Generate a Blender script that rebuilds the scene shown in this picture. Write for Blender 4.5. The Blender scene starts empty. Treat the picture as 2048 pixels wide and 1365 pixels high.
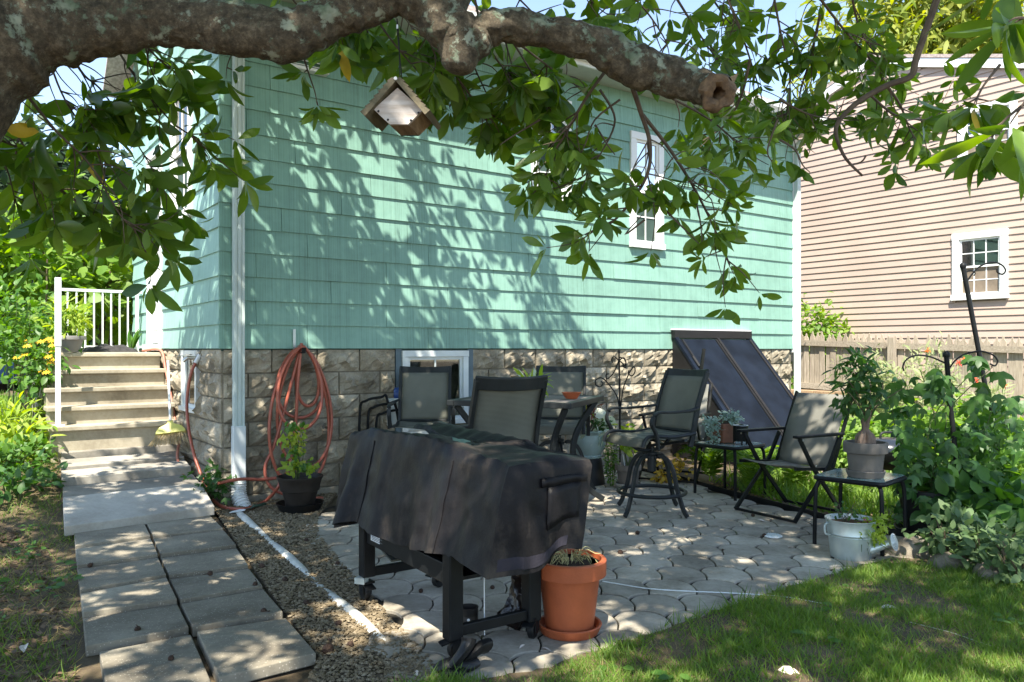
import bpy, bmesh, math, random
import numpy as np
from mathutils import Vector, Matrix

random.seed(7)
rng = np.random.default_rng(7)
SC = bpy.context.scene
COL = SC.collection
PI = math.pi
R = math.radians

# ------------------------------------------------------------------ camera
FPX, CX, HY, CAMH = 1580.0, 1024.0, 698.0, 1.3
cam_d = bpy.data.cameras.new('camera')
cam_d.sensor_width = 36.0
cam_d.lens = 36.0 * FPX / 2048.0
cam_d.shift_y = (HY - 682.5) / 2048.0
cam_d.clip_start = 0.05
cam_d.clip_end = 500
cam = bpy.data.objects.new('camera', cam_d)
cam.location = (0, 0, CAMH)
cam.rotation_euler = (PI / 2, 0, 0)
COL.objects.link(cam)
SC.camera = cam

# ------------------------------------------------------------------ light
SUN = Vector((-0.224, -1.396, 2.2)).normalized()
el = math.asin(SUN.z)
az = math.atan2(SUN.x, SUN.y)
w = bpy.data.worlds.new('World')
SC.world = w
w.use_nodes = True
wn = w.node_tree.nodes
sky = wn.new('ShaderNodeTexSky')
sky.sky_type = 'NISHITA'
sky.sun_disc = False
sky.sun_elevation = el
sky.sun_rotation = az
sky.air_density = 1.0
sky.dust_density = 0.2
sky.ozone_density = 1.0
bg = wn['Background']
bg.inputs['Strength'].default_value = 0.125
hs = wn.new('ShaderNodeHueSaturation')
hs.inputs['Saturation'].default_value = 0.92
w.node_tree.links.new(sky.outputs[0], hs.inputs['Color'])
w.node_tree.links.new(hs.outputs[0], bg.inputs[0])
sd = bpy.data.lights.new('sun', 'SUN')
sd.energy = 4.9
sd.angle = R(0.5)
sd.color = (1.0, 0.93, 0.80)
so = bpy.data.objects.new('sun', sd)
so.rotation_euler = (-SUN).to_track_quat('-Z', 'Y').to_euler()
so.location = (0, 0, 20)
COL.objects.link(so)
SC.view_settings.view_transform = 'Standard'
SC.view_settings.look = 'None'
SC.view_settings.gamma = 1
SC.view_settings.exposure = 1.55
SC.view_settings.use_curve_mapping = False
SC.cycles.max_bounces = 6
SC.cycles.transparent_max_bounces = 12

# ------------------------------------------------------------------ helpers
def P(px, py, Y):
    return Vector(((px - CX) / FPX * Y, Y, CAMH - (py - HY) / FPX * Y))

def G(px, py, z=0.0):
    Y = FPX * (CAMH - z) / (py - HY)
    return Vector(((px - CX) / FPX * Y, Y, z))

def sstep(a, b, x):
    t = max(0.0, min(1.0, (x - a) / (b - a)))
    return t * t * (3 - 2 * t)

HA = Vector((-2.40, 6.53, 0))
ang = R(35.9)
HU = Vector((math.cos(ang), math.sin(ang), 0))
HN = Vector((math.sin(ang), -math.cos(ang), 0))
HW = -HN
ZV = Vector((0, 0, 1))

def W(t, d, z):          # main wall: t along, d out of it
    return HA + HU * t + HN * d + ZV * z

def LW(t, d, z):         # side wall
    return HA + HW * t - HU * d + ZV * z

def gz(x, y):
    p = Vector((x, y, 0))
    q = (p - Vector((-3.08, 5.45, 0))).dot(HW)
    t = (p - HA).dot(HU)
    a = 0.19 * max(0, min(1.75, q)) * (1 - sstep(-0.45, 0.15, t))
    b = 0.40 * sstep(9.3, 12.3, y) * sstep(2.2, 4.2, x)
    return a + b

class MB:
    def __init__(s):
        s.v = []; s.f = []
    def add(s, vs, fs):
        o = len(s.v)
        s.v += [Vector(v) for v in vs]
        s.f += [tuple(i + o for i in f) for f in fs]
        return s
    def obox(s, o, ax, lo, hi):
        o = Vector(o); vs = []
        for k in (lo[2], hi[2]):
            for j, i in ((lo[1], lo[0]), (lo[1], hi[0]), (hi[1], hi[0]), (hi[1], lo[0])):
                vs.append(o + ax[0] * i + ax[1] * j + ax[2] * k)
        return s.hexa(vs)
    def hexa(s, vs):
        return s.add(vs, [(0, 3, 2, 1), (4, 5, 6, 7), (0, 1, 5, 4), (1, 2, 6, 5), (2, 3, 7, 6), (3, 0, 4, 7)])
    def box(s, c, size, rz=0.0):
        ax = (Vector((math.cos(rz), math.sin(rz), 0)), Vector((-math.sin(rz), math.cos(rz), 0)), ZV)
        h = [q / 2 for q in size]
        return s.obox(c, ax, (-h[0], -h[1], -h[2]), (h[0], h[1], h[2]))
    def tube(s, pts, r, n=8, closed=False, flat=1.0, up=None):
        pts = [Vector(p) for p in pts]
        m = len(pts)
        rs = r if isinstance(r, (list, tuple)) else [r] * m
        T = []
        for i in range(m):
            if closed:
                d = pts[(i + 1) % m] - pts[i - 1]
            else:
                d = pts[min(i + 1, m - 1)] - pts[max(i - 1, 0)]
            T.append(d.normalized() if d.length > 1e-9 else Vector((0, 0, 1)))
        a = Vector(up) if up else (Vector((0, 0, 1)) if abs(T[0].z) < .9 else Vector((1, 0, 0)))
        N = (a - T[0] * a.dot(T[0])).normalized()
        vs = []
        for i in range(m):
            N = (N - T[i] * N.dot(T[i]))
            N = N.normalized() if N.length > 1e-6 else T[i].orthogonal().normalized()
            B = T[i].cross(N)
            for k in range(n):
                an = 2 * PI * k / n
                vs.append(pts[i] + (N * math.cos(an) * flat + B * math.sin(an)) * rs[i])
        fs = []
        for i in range(m if closed else m - 1):
            for k in range(n):
                i2 = (i + 1) % m
                fs.append((i * n + k, i * n + (k + 1) % n, i2 * n + (k + 1) % n, i2 * n + k))
        if not closed:
            fs.append(tuple(range(n))[::-1])
            fs.append(tuple((m - 1) * n + k for k in range(n)))
        return s.add(vs, fs)
    def bar(s, pts, wx, wy, up=(0, 0, 1)):
        # rectangular section bar along pts; wx across, wy along up
        pts = [Vector(p) for p in pts]; m = len(pts); vs = []
        for i in range(m):
            d = (pts[min(i + 1, m - 1)] - pts[max(i - 1, 0)]).normalized()
            U = Vector(up); sx = d.cross(U)
            sx = sx.normalized() if sx.length > 1e-5 else d.orthogonal().normalized()
            U2 = sx.cross(d)
            for a, b in ((-1, -1), (1, -1), (1, 1), (-1, 1)):
                vs.append(pts[i] + sx * a * wx / 2 + U2 * b * wy / 2)
        fs = []
        for i in range(m - 1):
            for k in range(4):
                fs.append((i * 4 + k, i * 4 + (k + 1) % 4, i * 4 + 4 + (k + 1) % 4, i * 4 + 4 + k))
        fs.append((3, 2, 1, 0)); e = (m - 1) * 4
        fs.append((e, e + 1, e + 2, e + 3))
        return s.add(vs, fs)
    def lathe(s, prof, n=24, c=(0, 0, 0), M=None, wob=0.0):
        c = Vector(c); vs = []
        for (r, z) in prof:
            for k in range(n):
                an = 2 * PI * k / n
                p = Vector((r * math.cos(an), r * math.sin(an), z))
                if M is not None: p = M @ p
                vs.append(c + p)
        fs = []
        for i in range(len(prof) - 1):
            for k in range(n):
                fs.append((i * n + k, i * n + (k + 1) % n, (i + 1) * n + (k + 1) % n, (i + 1) * n + k))
        fs.append(tuple(range(n))[::-1])
        e = (len(prof) - 1) * n
        fs.append(tuple(e + k for k in range(n)))
        return s.add(vs, fs)
    def prism(s, poly, top, bot):
        # poly: list of (x,y) ; closed prism between z=bot and z=top
        n = len(poly)
        vs = [Vector((p[0], p[1], bot)) for p in poly] + [Vector((p[0], p[1], top)) for p in poly]
        fs = [tuple(range(n))[::-1], tuple(range(n, 2 * n))] + [(i, (i + 1) % n, n + (i + 1) % n, n + i) for i in range(n)]
        return s.add(vs, fs)
    def surf(s, rows, closed_u=False):
        m = len(rows); n = len(rows[0])
        vs = [v for r in rows for v in r]; fs = []
        for i in range(m - 1):
            for k in range(n if closed_u else n - 1):
                fs.append((i * n + k, i * n + (k + 1) % n, (i + 1) * n + (k + 1) % n, (i + 1) * n + k))
        return s.add(vs, fs)
    def mesh(s, name, mt, smooth=False, off=None):
        me = bpy.data.meshes.new(name)
        vs = [tuple(v - off) if off is not None else tuple(v) for v in s.v]
        me.from_pydata(vs, [], s.f)
        me.materials.append(mt)
        if smooth:
            me.polygons.foreach_set('use_smooth', [True] * len(me.polygons))
            me.set_sharp_from_angle(angle=R(38))
        me.update()
        return me
    def build(s, name, mt, parent=None, smooth=False, world=True, bevel=0, solid=0, sub=0):
        off = None
        if parent is not None and world:
            off = rootloc(parent)
        return put(name, s.mesh(name, mt, smooth, off), parent, bevel, solid, sub)

def rootloc(o):
    p = Vector((0, 0, 0))
    while o is not None:
        p = p + Vector(o.location); o = o.parent
    return p

def put(name, me, parent=None, bevel=0, solid=0, sub=0):
    o = bpy.data.objects.new(name, me)
    COL.objects.link(o)
    if parent is not None: o.parent = parent
    if sub:
        m = o.modifiers.new('sub', 'SUBSURF'); m.levels = m.render_levels = sub
    if solid:
        m = o.modifiers.new('solid', 'SOLIDIFY'); m.thickness = solid; m.offset = 0
    if bevel:
        m = o.modifiers.new('bevel', 'BEVEL'); m.width = bevel; m.segments = 2; m.limit_method = 'ANGLE'
    return o

def tag(o, label, cat, group=None):
    o['label'] = label; o['category'] = cat
    if group: o['group'] = group
    return o

def thing(name, label, cat, loc=(0, 0, 0), rz=0.0, group=None):
    o = bpy.data.objects.new(name, None)
    o.empty_display_size = 0.1
    COL.objects.link(o)
    o.location = loc; o.rotation_euler = (0, 0, rz)
    return tag(o, label, cat, group)

def kind(o, k):
    o['kind'] = k
    return o

def dup(root, loc, rz, label):
    r = root.copy(); COL.objects.link(r)
    r.location = loc; r.rotation_euler = (0, 0, rz); r['label'] = label
    for ch in list(root.children):
        c = ch.copy(); COL.objects.link(c); c.parent = r
        for g in ch.children:
            d = g.copy(); COL.objects.link(d); d.parent = c
    return r

def mesh_np(name, V, F, mt, parent=None, smooth=True, off=None):
    V = np.asarray(V, dtype=np.float32)
    if parent is not None and off is None:
        V = V - np.array(rootloc(parent), dtype=np.float32)
    F = np.asarray(F, dtype=np.int32)
    me = bpy.data.meshes.new(name)
    me.vertices.add(len(V)); me.vertices.foreach_set('co', V.ravel())
    me.loops.add(F.size); me.loops.foreach_set('vertex_index', F.ravel())
    me.polygons.add(len(F))
    k = F.shape[1]
    me.polygons.foreach_set('loop_start', np.arange(0, F.size, k, dtype=np.int32))
    me.polygons.foreach_set('use_smooth', np.full(len(F), smooth))
    me.materials.append(mt)
    me.update(); me.validate()
    return put(name, me, parent)

def spline(pts, k=6):
    pts = [Vector(p) for p in pts]; out = []
    n = len(pts)
    for i in range(n - 1):
        p0 = pts[max(i - 1, 0)]; p1 = pts[i]; p2 = pts[i + 1]; p3 = pts[min(i + 2, n - 1)]
        for j in range(k):
            t = j / k
            out.append(0.5 * ((2 * p1) + (p2 - p0) * t + (2 * p0 - 5 * p1 + 4 * p2 - p3) * t * t + (3 * p1 - p0 - 3 * p2 + p3) * t ** 3))
    out.append(pts[-1])
    return out

# ------------------------------------------------------------------ materials
def ramp(nt, pairs):
    r = nt.nodes.new('ShaderNodeValToRGB')
    e = r.color_ramp.elements
    while len(e) < len(pairs): e.new(0.5)
    for i, (p, c) in enumerate(pairs):
        e[i].position = p; e[i].color = (*c, 1)
    return r

def base_mat(name):
    m = bpy.data.materials.new(name); m.use_nodes = True
    nt = m.node_tree
    return m, nt, nt.nodes['Principled BSDF'], nt.links.new

def noise(nt, scale, detail=4, rough=.55, vec=None):
    n = nt.nodes.new('ShaderNodeTexNoise')
    n.inputs['Scale'].default_value = scale
    n.inputs['Detail'].default_value = detail
    n.inputs['Roughness'].default_value = rough
    if vec is None:
        g = nt.nodes.new('ShaderNodeNewGeometry'); vec = g.outputs['Position']
    nt.links.new(vec, n.inputs['Vector'])
    return n

def math_n(nt, op, a, b=None):
    n = nt.nodes.new('ShaderNodeMath'); n.operation = op
    for i, x in enumerate((a, b)):
        if x is None: continue
        if isinstance(x, (int, float)): n.inputs[i].default_value = x
        else: nt.links.new(x, n.inputs[i])
    return n.outputs[0]

def hsv_rand(nt, col_out, amt, island=True):
    oi = nt.nodes.new('ShaderNodeObjectInfo')
    src = oi.outputs['Random']
    if island:
        g = nt.nodes.new('ShaderNodeNewGeometry')
        src = math_n(nt, 'FRACT', math_n(nt, 'ADD', src, g.outputs['Random Per Island']))
    v = math_n(nt, 'ADD', math_n(nt, 'MULTIPLY', src, 2 * amt), 1 - amt)
    h = nt.nodes.new('ShaderNodeHueSaturation')
    nt.links.new(v, h.inputs['Value'])
    nt.links.new(col_out, h.inputs['Color'])
    return h.outputs[0], src

def M(name, col, rough=.7, var=.2, scale=6, bump=0.0, bscale=60, metal=0.0, spec=.4, rand=0.06, col2=None, detail=5, lo=.35, hi=.65):
    m, nt, b, ln = base_mat(name)
    c1 = tuple(x * (1 - var) for x in col)
    c2 = col2 if col2 else tuple(min(1, x * (1 + var)) for x in col)
    n = noise(nt, scale, detail)
    r = ramp(nt, [(lo, c1), (hi, c2)])
    ln(n.outputs['Fac'], r.inputs[0])
    out, _ = hsv_rand(nt, r.outputs[0], rand, False)
    ln(out, b.inputs['Base Color'])
    b.inputs['Roughness'].default_value = rough
    b.inputs['Metallic'].default_value = metal
    b.inputs['Specular IOR Level'].default_value = spec
    if bump:
        n2 = noise(nt, bscale, 4)
        bp = nt.nodes.new('ShaderNodeBump')
        bp.inputs['Strength'].default_value = 1.0
        bp.inputs['Distance'].default_value = bump
        ln(n2.outputs['Fac'], bp.inputs['Height'])
        ln(bp.outputs[0], b.inputs['Normal'])
    return m

def LEAF(name, c1, c2, trans=.35, rough=.45, amt=.3, spec=.4, tcol=None, odd=None):
    m, nt, b, ln = base_mat(name)
    g = nt.nodes.new('ShaderNodeNewGeometry')
    oi = nt.nodes.new('ShaderNodeObjectInfo')
    src = math_n(nt, 'FRACT', math_n(nt, 'ADD', oi.outputs['Random'], g.outputs['Random Per Island']))
    n = noise(nt, 1.4, 2)
    mixv = math_n(nt, 'ADD', math_n(nt, 'MULTIPLY', src, .65), math_n(nt, 'MULTIPLY', n.outputs['Fac'], .35))
    pairs = [(0.08, c1), (0.8, c2)]
    if odd: pairs = [(0.08, c1), (0.78, c2), (0.86, c2), (0.90, odd)]
    r = ramp(nt, pairs)
    ln(mixv, r.inputs[0])
    n2 = noise(nt, 45, 3)
    h = nt.nodes.new('ShaderNodeHueSaturation')
    ln(math_n(nt, 'ADD', math_n(nt, 'MULTIPLY', n2.outputs['Fac'], amt), 1 - amt / 2), h.inputs['Value'])
    ln(r.outputs[0], h.inputs['Color'])
    ln(h.outputs[0], b.inputs['Base Color'])
    b.inputs['Roughness'].default_value = rough
    b.inputs['Specular IOR Level'].default_value = spec
    tr = nt.nodes.new('ShaderNodeBsdfTranslucent')
    h2 = nt.nodes.new('ShaderNodeHueSaturation')
    h2.inputs['Hue'].default_value = 0.485
    h2.inputs['Saturation'].default_value = 1.2
    h2.inputs['Value'].default_value = 1.9
    ln(h.outputs[0], h2.inputs['Color'])
    ln(h2.outputs[0], tr.inputs['Color'])
    mx = nt.nodes.new('ShaderNodeMixShader')
    mx.inputs[0].default_value = trans
    ln(b.outputs[0], mx.inputs[1]); ln(tr.outputs[0], mx.inputs[2])
    ln(mx.outputs[0], nt.nodes['Material Output'].inputs['Surface'])
    return m

def glass_mat(name, tint, refl=.12):
    m, nt, b, ln = base_mat(name)
    t = nt.nodes.new('ShaderNodeBsdfTransparent'); t.inputs[0].default_value = (*tint, 1)
    g = nt.nodes.new('ShaderNodeBsdfGlossy'); g.inputs['Roughness'].default_value = .03
    fr = nt.nodes.new('ShaderNodeFresnel'); fr.inputs[0].default_value = 1.45
    f = math_n(nt, 'ADD', fr.outputs[0], refl)
    mx = nt.nodes.new('ShaderNodeMixShader')
    ln(f, mx.inputs[0]); ln(t.outputs[0], mx.inputs[1]); ln(g.outputs[0], mx.inputs[2])
    ln(mx.outputs[0], nt.nodes['Material Output'].inputs['Surface'])
    return m

def siding_mat(name, col, axis_rot, freq, bump=.0006):
    m, nt, b, ln = base_mat(name)
    g = nt.nodes.new('ShaderNodeNewGeometry')
    mp = nt.nodes.new('ShaderNodeMapping'); mp.vector_type = 'TEXTURE'
    mp.inputs['Rotation'].default_value = (0, 0, axis_rot)
    ln(g.outputs['Position'], mp.inputs['Vector'])
    mp2 = nt.nodes.new('ShaderNodeMapping'); mp2.inputs['Scale'].default_value = (freq, 1, .4)
    ln(mp.outputs[0], mp2.inputs['Vector'])
    n = noise(nt, 1.0, 2, .5, mp2.outputs[0])
    n2 = noise(nt, .9, 4)
    n3 = noise(nt, 7, 6, .7)
    mix = math_n(nt, 'ADD', math_n(nt, 'MULTIPLY', n.outputs['Fac'], .40), math_n(nt, 'ADD', math_n(nt, 'MULTIPLY', n2.outputs['Fac'], .35), math_n(nt, 'MULTIPLY', n3.outputs['Fac'], .25)))
    r = ramp(nt, [(.36, tuple(x * .68 for x in col)), (.5, col), (.64, tuple(min(1, x * 1.12 + .03) for x in col))])
    ln(mix, r.inputs[0])
    out, _ = hsv_rand(nt, r.outputs[0], .06, False)
    ln(out, b.inputs['Base Color'])
    b.inputs['Roughness'].default_value = .55
    b.inputs['Specular IOR Level'].default_value = .35
    bp = nt.nodes.new('ShaderNodeBump'); bp.inputs['Distance'].default_value = bump
    ln(n.outputs['Fac'], bp.inputs['Height']); ln(bp.outputs[0], b.inputs['Normal'])
    return m

def wood_mat(name, c1, c2, axis='Z', scale=8, rough=.8):
    m, nt, b, ln = base_mat(name)
    tc = nt.nodes.new('ShaderNodeTexCoord')
    oi = nt.nodes.new('ShaderNodeObjectInfo')
    ad = nt.nodes.new('ShaderNodeVectorMath'); ad.operation = 'MULTIPLY_ADD'
    ln(oi.outputs['Random'], ad.inputs[0]); ad.inputs[1].default_value = (37, 21, 55)
    ln(tc.outputs['Object'], ad.inputs[2])
    mp = nt.nodes.new('ShaderNodeMapping')
    sc = {'X': (.6, 6, 6), 'Y': (6, .6, 6), 'Z': (6, 6, .6)}[axis]
    mp.inputs['Scale'].default_value = sc
    ln(ad.outputs[0], mp.inputs['Vector'])
    n = noise(nt, scale, 6, .65, mp.outputs[0])
    r = ramp(nt, [(.3, c1), (.7, c2)])
    ln(n.outputs['Fac'], r.inputs[0])
    out, _ = hsv_rand(nt, r.outputs[0], .18, False)
    ln(out, b.inputs['Base Color'])
    b.inputs['Roughness'].default_value = rough
    bp = nt.nodes.new('ShaderNodeBump'); bp.inputs['Distance'].default_value = .002
    ln(n.outputs['Fac'], bp.inputs['Height']); ln(bp.outputs[0], b.inputs['Normal'])
    return m

def bark_mat():
    m, nt, b, ln = base_mat('bark')
    n = noise(nt, 26, 12, .8)
    r = ramp(nt, [(.38, (.026, .02, .012)), (.5, (.09, .07, .044)), (.63, (.21, .172, .118))])
    ln(n.outputs['Fac'], r.inputs[0])
    l1 = noise(nt, 13, 3, .6); l2 = noise(nt, 42, 8, .85)
    gg = nt.nodes.new('ShaderNodeNewGeometry'); sx = nt.nodes.new('ShaderNodeSeparateXYZ'); ln(gg.outputs['Normal'], sx.inputs[0])
    s = math_n(nt, 'ADD', math_n(nt, 'ADD', math_n(nt, 'MULTIPLY', l1.outputs['Fac'], .56), math_n(nt, 'MULTIPLY', l2.outputs['Fac'], .50)), math_n(nt, 'MULTIPLY', sx.outputs[2], .035))
    lr = ramp(nt, [(.558, (0, 0, 0)), (.58, (.9, .9, .9))])
    ln(s, lr.inputs[0])
    lc = noise(nt, 14, 3)
    lcr = ramp(nt, [(.4, (.14, .19, .12)), (.6, (.34, .38, .30))])
    ln(lc.outputs['Fac'], lcr.inputs[0])
    mx = nt.nodes.new('ShaderNodeMix'); mx.data_type = 'RGBA'
    ln(lr.outputs[0], mx.inputs[0]); ln(r.outputs[0], mx.inputs[6]); ln(lcr.outputs[0], mx.inputs[7])
    ln(mx.outputs[2], b.inputs['Base Color'])
    b.inputs['Roughness'].default_value = .85
    hsum = math_n(nt, 'ADD', math_n(nt, 'MULTIPLY', lr.outputs[0], .5), math_n(nt, 'ADD', math_n(nt, 'MULTIPLY', n.outputs['Fac'], .6), math_n(nt, 'MULTIPLY', l2.outputs['Fac'], .6)))
    bp = nt.nodes.new('ShaderNodeBump'); bp.inputs['Distance'].default_value = .024
    bp.inputs['Strength'].default_value = .8
    ln(hsum, bp.inputs['Height']); ln(bp.outputs[0], b.inputs['Normal'])
    return m

def weave_mat(name, c1, c2, freq=260, trans=.15):
    m, nt, b, ln = base_mat(name)
    tc = nt.nodes.new('ShaderNodeTexCoord')
    wv = nt.nodes.new('ShaderNodeTexWave'); wv.bands_direction = 'Z'
    wv.inputs['Scale'].default_value = freq / 6.28; wv.inputs['Distortion'].default_value = .4
    ln(tc.outputs['Object'], wv.inputs['Vector'])
    n = noise(nt, 5, 4)
    f = math_n(nt, 'ADD', math_n(nt, 'MULTIPLY', wv.outputs['Fac'], .5), math_n(nt, 'MULTIPLY', n.outputs['Fac'], .6))
    r = ramp(nt, [(.25, c1), (.75, c2)])
    ln(f, r.inputs[0]); ln(r.outputs[0], b.inputs['Base Color'])
    b.inputs['Roughness'].default_value = .75
    tr = nt.nodes.new('ShaderNodeBsdfTranslucent'); ln(r.outputs[0], tr.inputs['Color'])
    mx = nt.nodes.new('ShaderNodeMixShader'); mx.inputs[0].default_value = trans
    ln(b.outputs[0], mx.inputs[1]); ln(tr.outputs[0], mx.inputs[2])
    ln(mx.outputs[0], nt.nodes['Material Output'].inputs['Surface'])
    return m

def ground_mat():
    m, nt, b, ln = base_mat('soil_and_turf')
    n1 = noise(nt, 1.6, 5, .6); n2 = noise(nt, 22, 5, .7); n3 = noise(nt, 90, 3, .7)
    f = math_n(nt, 'ADD', math_n(nt, 'MULTIPLY', n1.outputs['Fac'], .55), math_n(nt, 'ADD', math_n(nt, 'MULTIPLY', n2.outputs['Fac'], .3), math_n(nt, 'MULTIPLY', n3.outputs['Fac'], .2)))
    r = ramp(nt, [(.36, (.035, .024, .014)), (.5, (.085, .06, .034)), (.6, (.12, .09, .048)), (.7, (.08, .085, .03))])
    ln(f, r.inputs[0]); ln(r.outputs[0], b.inputs['Base Color'])
    b.inputs['Roughness'].default_value = .95
    bp = nt.nodes.new('ShaderNodeBump'); bp.inputs['Distance'].default_value = .012
    ln(f, bp.inputs['Height']); ln(bp.outputs[0], b.inputs['Normal'])
    return m

def stone_mat(name, c1, c2, c3, rough=.85, bump=.004, sc=5):
    m, nt, b, ln = base_mat(name)
    n1 = noise(nt, sc, 5, .6); n2 = noise(nt, sc * 14, 4, .7)
    f = math_n(nt, 'ADD', math_n(nt, 'MULTIPLY', n1.outputs['Fac'], .7), math_n(nt, 'MULTIPLY', n2.outputs['Fac'], .3))
    r = ramp(nt, [(.35, c1), (.5, c2), (.64, c3)])
    ln(f, r.inputs[0])
    out, _ = hsv_rand(nt, r.outputs[0], .20, False)
    ln(out, b.inputs['Base Color'])
    b.inputs['Roughness'].default_value = rough
    b.inputs['Specular IOR Level'].default_value = .25
    bp = nt.nodes.new('ShaderNodeBump'); bp.inputs['Distance'].default_value = bump
    ln(f, bp.inputs['Height']); ln(bp.outputs[0], b.inputs['Normal'])
    return m

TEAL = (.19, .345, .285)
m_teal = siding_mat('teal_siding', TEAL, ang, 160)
m_teal_side = siding_mat('teal_siding_sky_tint', (.24, .41, .36), ang + PI / 2, 160)  # lighter and bluer than the front wall: sky light put into the colour
m_wallback = M('sheathing', (.04, .07, .06), .9)
m_beige = M('beige_vinyl', (.42, .325, .272), .5, .05, 1.5, rand=.03)
m_white = M('white_paint', (.74, .75, .74), .45, .05, 3)
m_alu = M('white_aluminium', (.62, .66, .66), .4, .06, 4)
m_downsp = M('pale_downspout', (.50, .58, .56), .45, .06, 3)
m_stone = stone_mat('rock_face_block', (.14, .118, .085), (.27, .235, .175), (.40, .36, .285), bump=.006)
m_mortar = M('mortar', (.17, .15, .115), .95, .25, 12, .004, 80)
m_paver = stone_mat('patio_paver', (.20, .175, .135), (.335, .30, .24), (.44, .40, .33), bump=.0015, sc=3)
m_slab = stone_mat('pale_slab', (.30, .275, .235), (.38, .355, .31), (.45, .43, .38), bump=.002, sc=3)
def agg_mat():
    m = stone_mat('aggregate_slab', (.145, .125, .095), (.22, .195, .15), (.30, .27, .21), bump=.003, sc=2.5)
    nt = m.node_tree; b = nt.nodes['Principled BSDF']
    v = nt.nodes.new('ShaderNodeTexVoronoi'); v.inputs['Scale'].default_value = 95
    g = nt.nodes.new('ShaderNodeNewGeometry'); nt.links.new(g.outputs['Position'], v.inputs['Vector'])
    r = ramp(nt, [(.12, (1, 1, 1)), (.32, (0, 0, 0))]); nt.links.new(v.outputs['Distance'], r.inputs[0])
    bw = nt.nodes.new('ShaderNodeSeparateColor'); nt.links.new(v.outputs['Color'], bw.inputs[0])
    k = math_n(nt, 'MULTIPLY', r.outputs[0], math_n(nt, 'GREATER_THAN', bw.outputs[0], .62))
    mx = nt.nodes.new('ShaderNodeMix'); mx.data_type = 'RGBA'
    src = b.inputs['Base Color'].links[0].from_socket
    nt.links.new(math_n(nt, 'MULTIPLY', k, .75), mx.inputs[0]); nt.links.new(src, mx.inputs[6]); mx.inputs[7].default_value = (.55, .50, .42, 1)
    nt.links.new(mx.outputs[2], b.inputs['Base Color'])
    return m
m_agg = agg_mat()
m_step = stone_mat('concrete_step', (.25, .215, .16), (.36, .32, .245), (.44, .40, .32), bump=.002, sc=2.2)
m_ground = ground_mat()
m_gravel = stone_mat('pea_gravel', (.10, .075, .042), (.20, .155, .095), (.33, .275, .195), bump=.001, sc=30)
m_gravelbase = M('gravel_bed', (.14, .11, .07), .95, .35, 40, .01, 120)
m_black = M('black_metal', (.007, .008, .009), .5, .25, 12, spec=.22)
m_dgrey = M('charcoal_frame', (.018, .021, .022), .48, .2, 8, spec=.28)
m_sling = weave_mat('olive_sling', (.085, .09, .07), (.185, .185, .15))
m_gsling = weave_mat('grey_sling', (.17, .165, .14), (.26, .255, .22), trans=.25)
m_hose = M('red_hose', (.33, .085, .05), .38, .15, 9, spec=.5)
m_hose2 = M('faded_red_hose', (.42, .17, .12), .5, .15, 9)
m_terra = M('terracotta_plastic', (.36, .088, .032), .55, .16, 6, .0012, 90, rand=.02)
m_greypot = M('grey_pot', (.13, .115, .10), .7, .18, 7, .001, 60)
m_blackpot = M('black_pot', (.010, .010, .010), .5, .3, 8, spec=.25)
m_brownpot = M('dark_brown_pot', (.020, .016, .013), .5, .4, 7, spec=.3)
m_soil = M('potting_soil', (.035, .022, .014), .95, .4, 30, .01, 90)
m_mulch = M('mulch', (.14, .065, .03), .95, .4, 40, .012, 70)
m_galv = M('galvanised_metal', (.52, .58, .57), .42, .14, 7, metal=.55)
m_bulk = M('blue_grey_steel', (.008, .012, .021), .6, .3, 3.5, spec=.07)
m_bulkdark = M('dark_steel', (.009, .009, .010), .5, .2, 5)
m_bark = bark_mat()
m_twig = M('twig_bark', (.085, .062, .045), .8, .3, 20)
m_fence = wood_mat('weathered_picket', (.20, .165, .125), (.40, .345, .27))
m_timber = wood_mat('brown_timber', (.22, .14, .08), (.40, .28, .17), 'X')
m_birdroof = wood_mat('mossy_roof_wood', (.06, .055, .03), (.15, .12, .075), 'Y', 12)
m_birdwood = wood_mat('old_brown_wood', (.12, .07, .035), (.28, .19, .11), 'Y', 10)
m_birdwhite = wood_mat('weathered_white_wood', (.36, .28, .22), (.66, .62, .60), 'X', 7)
m_roof = M('roof_shingle', (.36, .30, .28), .9, .25, 30, .004, 60)
m_glass = glass_mat('window_glass', (.55, .6, .6), .10)
m_tglass = M('reflection_tint_glass', (.20, .29, .28), .12, .15, 9, spec=.8)  # pale green reflections put into the base colour of the glass
m_dark = M('dark_interior', (.022, .024, .024), .9, .3, 2)
m_screen = M('window_screen', (.045, .045, .05), .8, .2, 3)
m_lace = M('lace_curtain', (.62, .62, .50), .9, .2, 25)
m_blueframe = M('slate_blue_paint', (.10, .14, .165), .6, .15, 6)
m_blue = M('blue_plastic', (.02, .06, .22), .4, .15, 5)
m_chrome = M('bolt_metal', (.55, .53, .48), .35, .1, 10, metal=.8)
m_brass = M('brass', (.45, .33, .12), .35, .1, 10, metal=.8)
m_label = M('paper_label', (.66, .68, .68), .6, .12, 60)
m_concrete = stone_mat('footing', (.16, .14, .11), (.24, .215, .17), (.32, .29, .24), sc=3)

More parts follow.
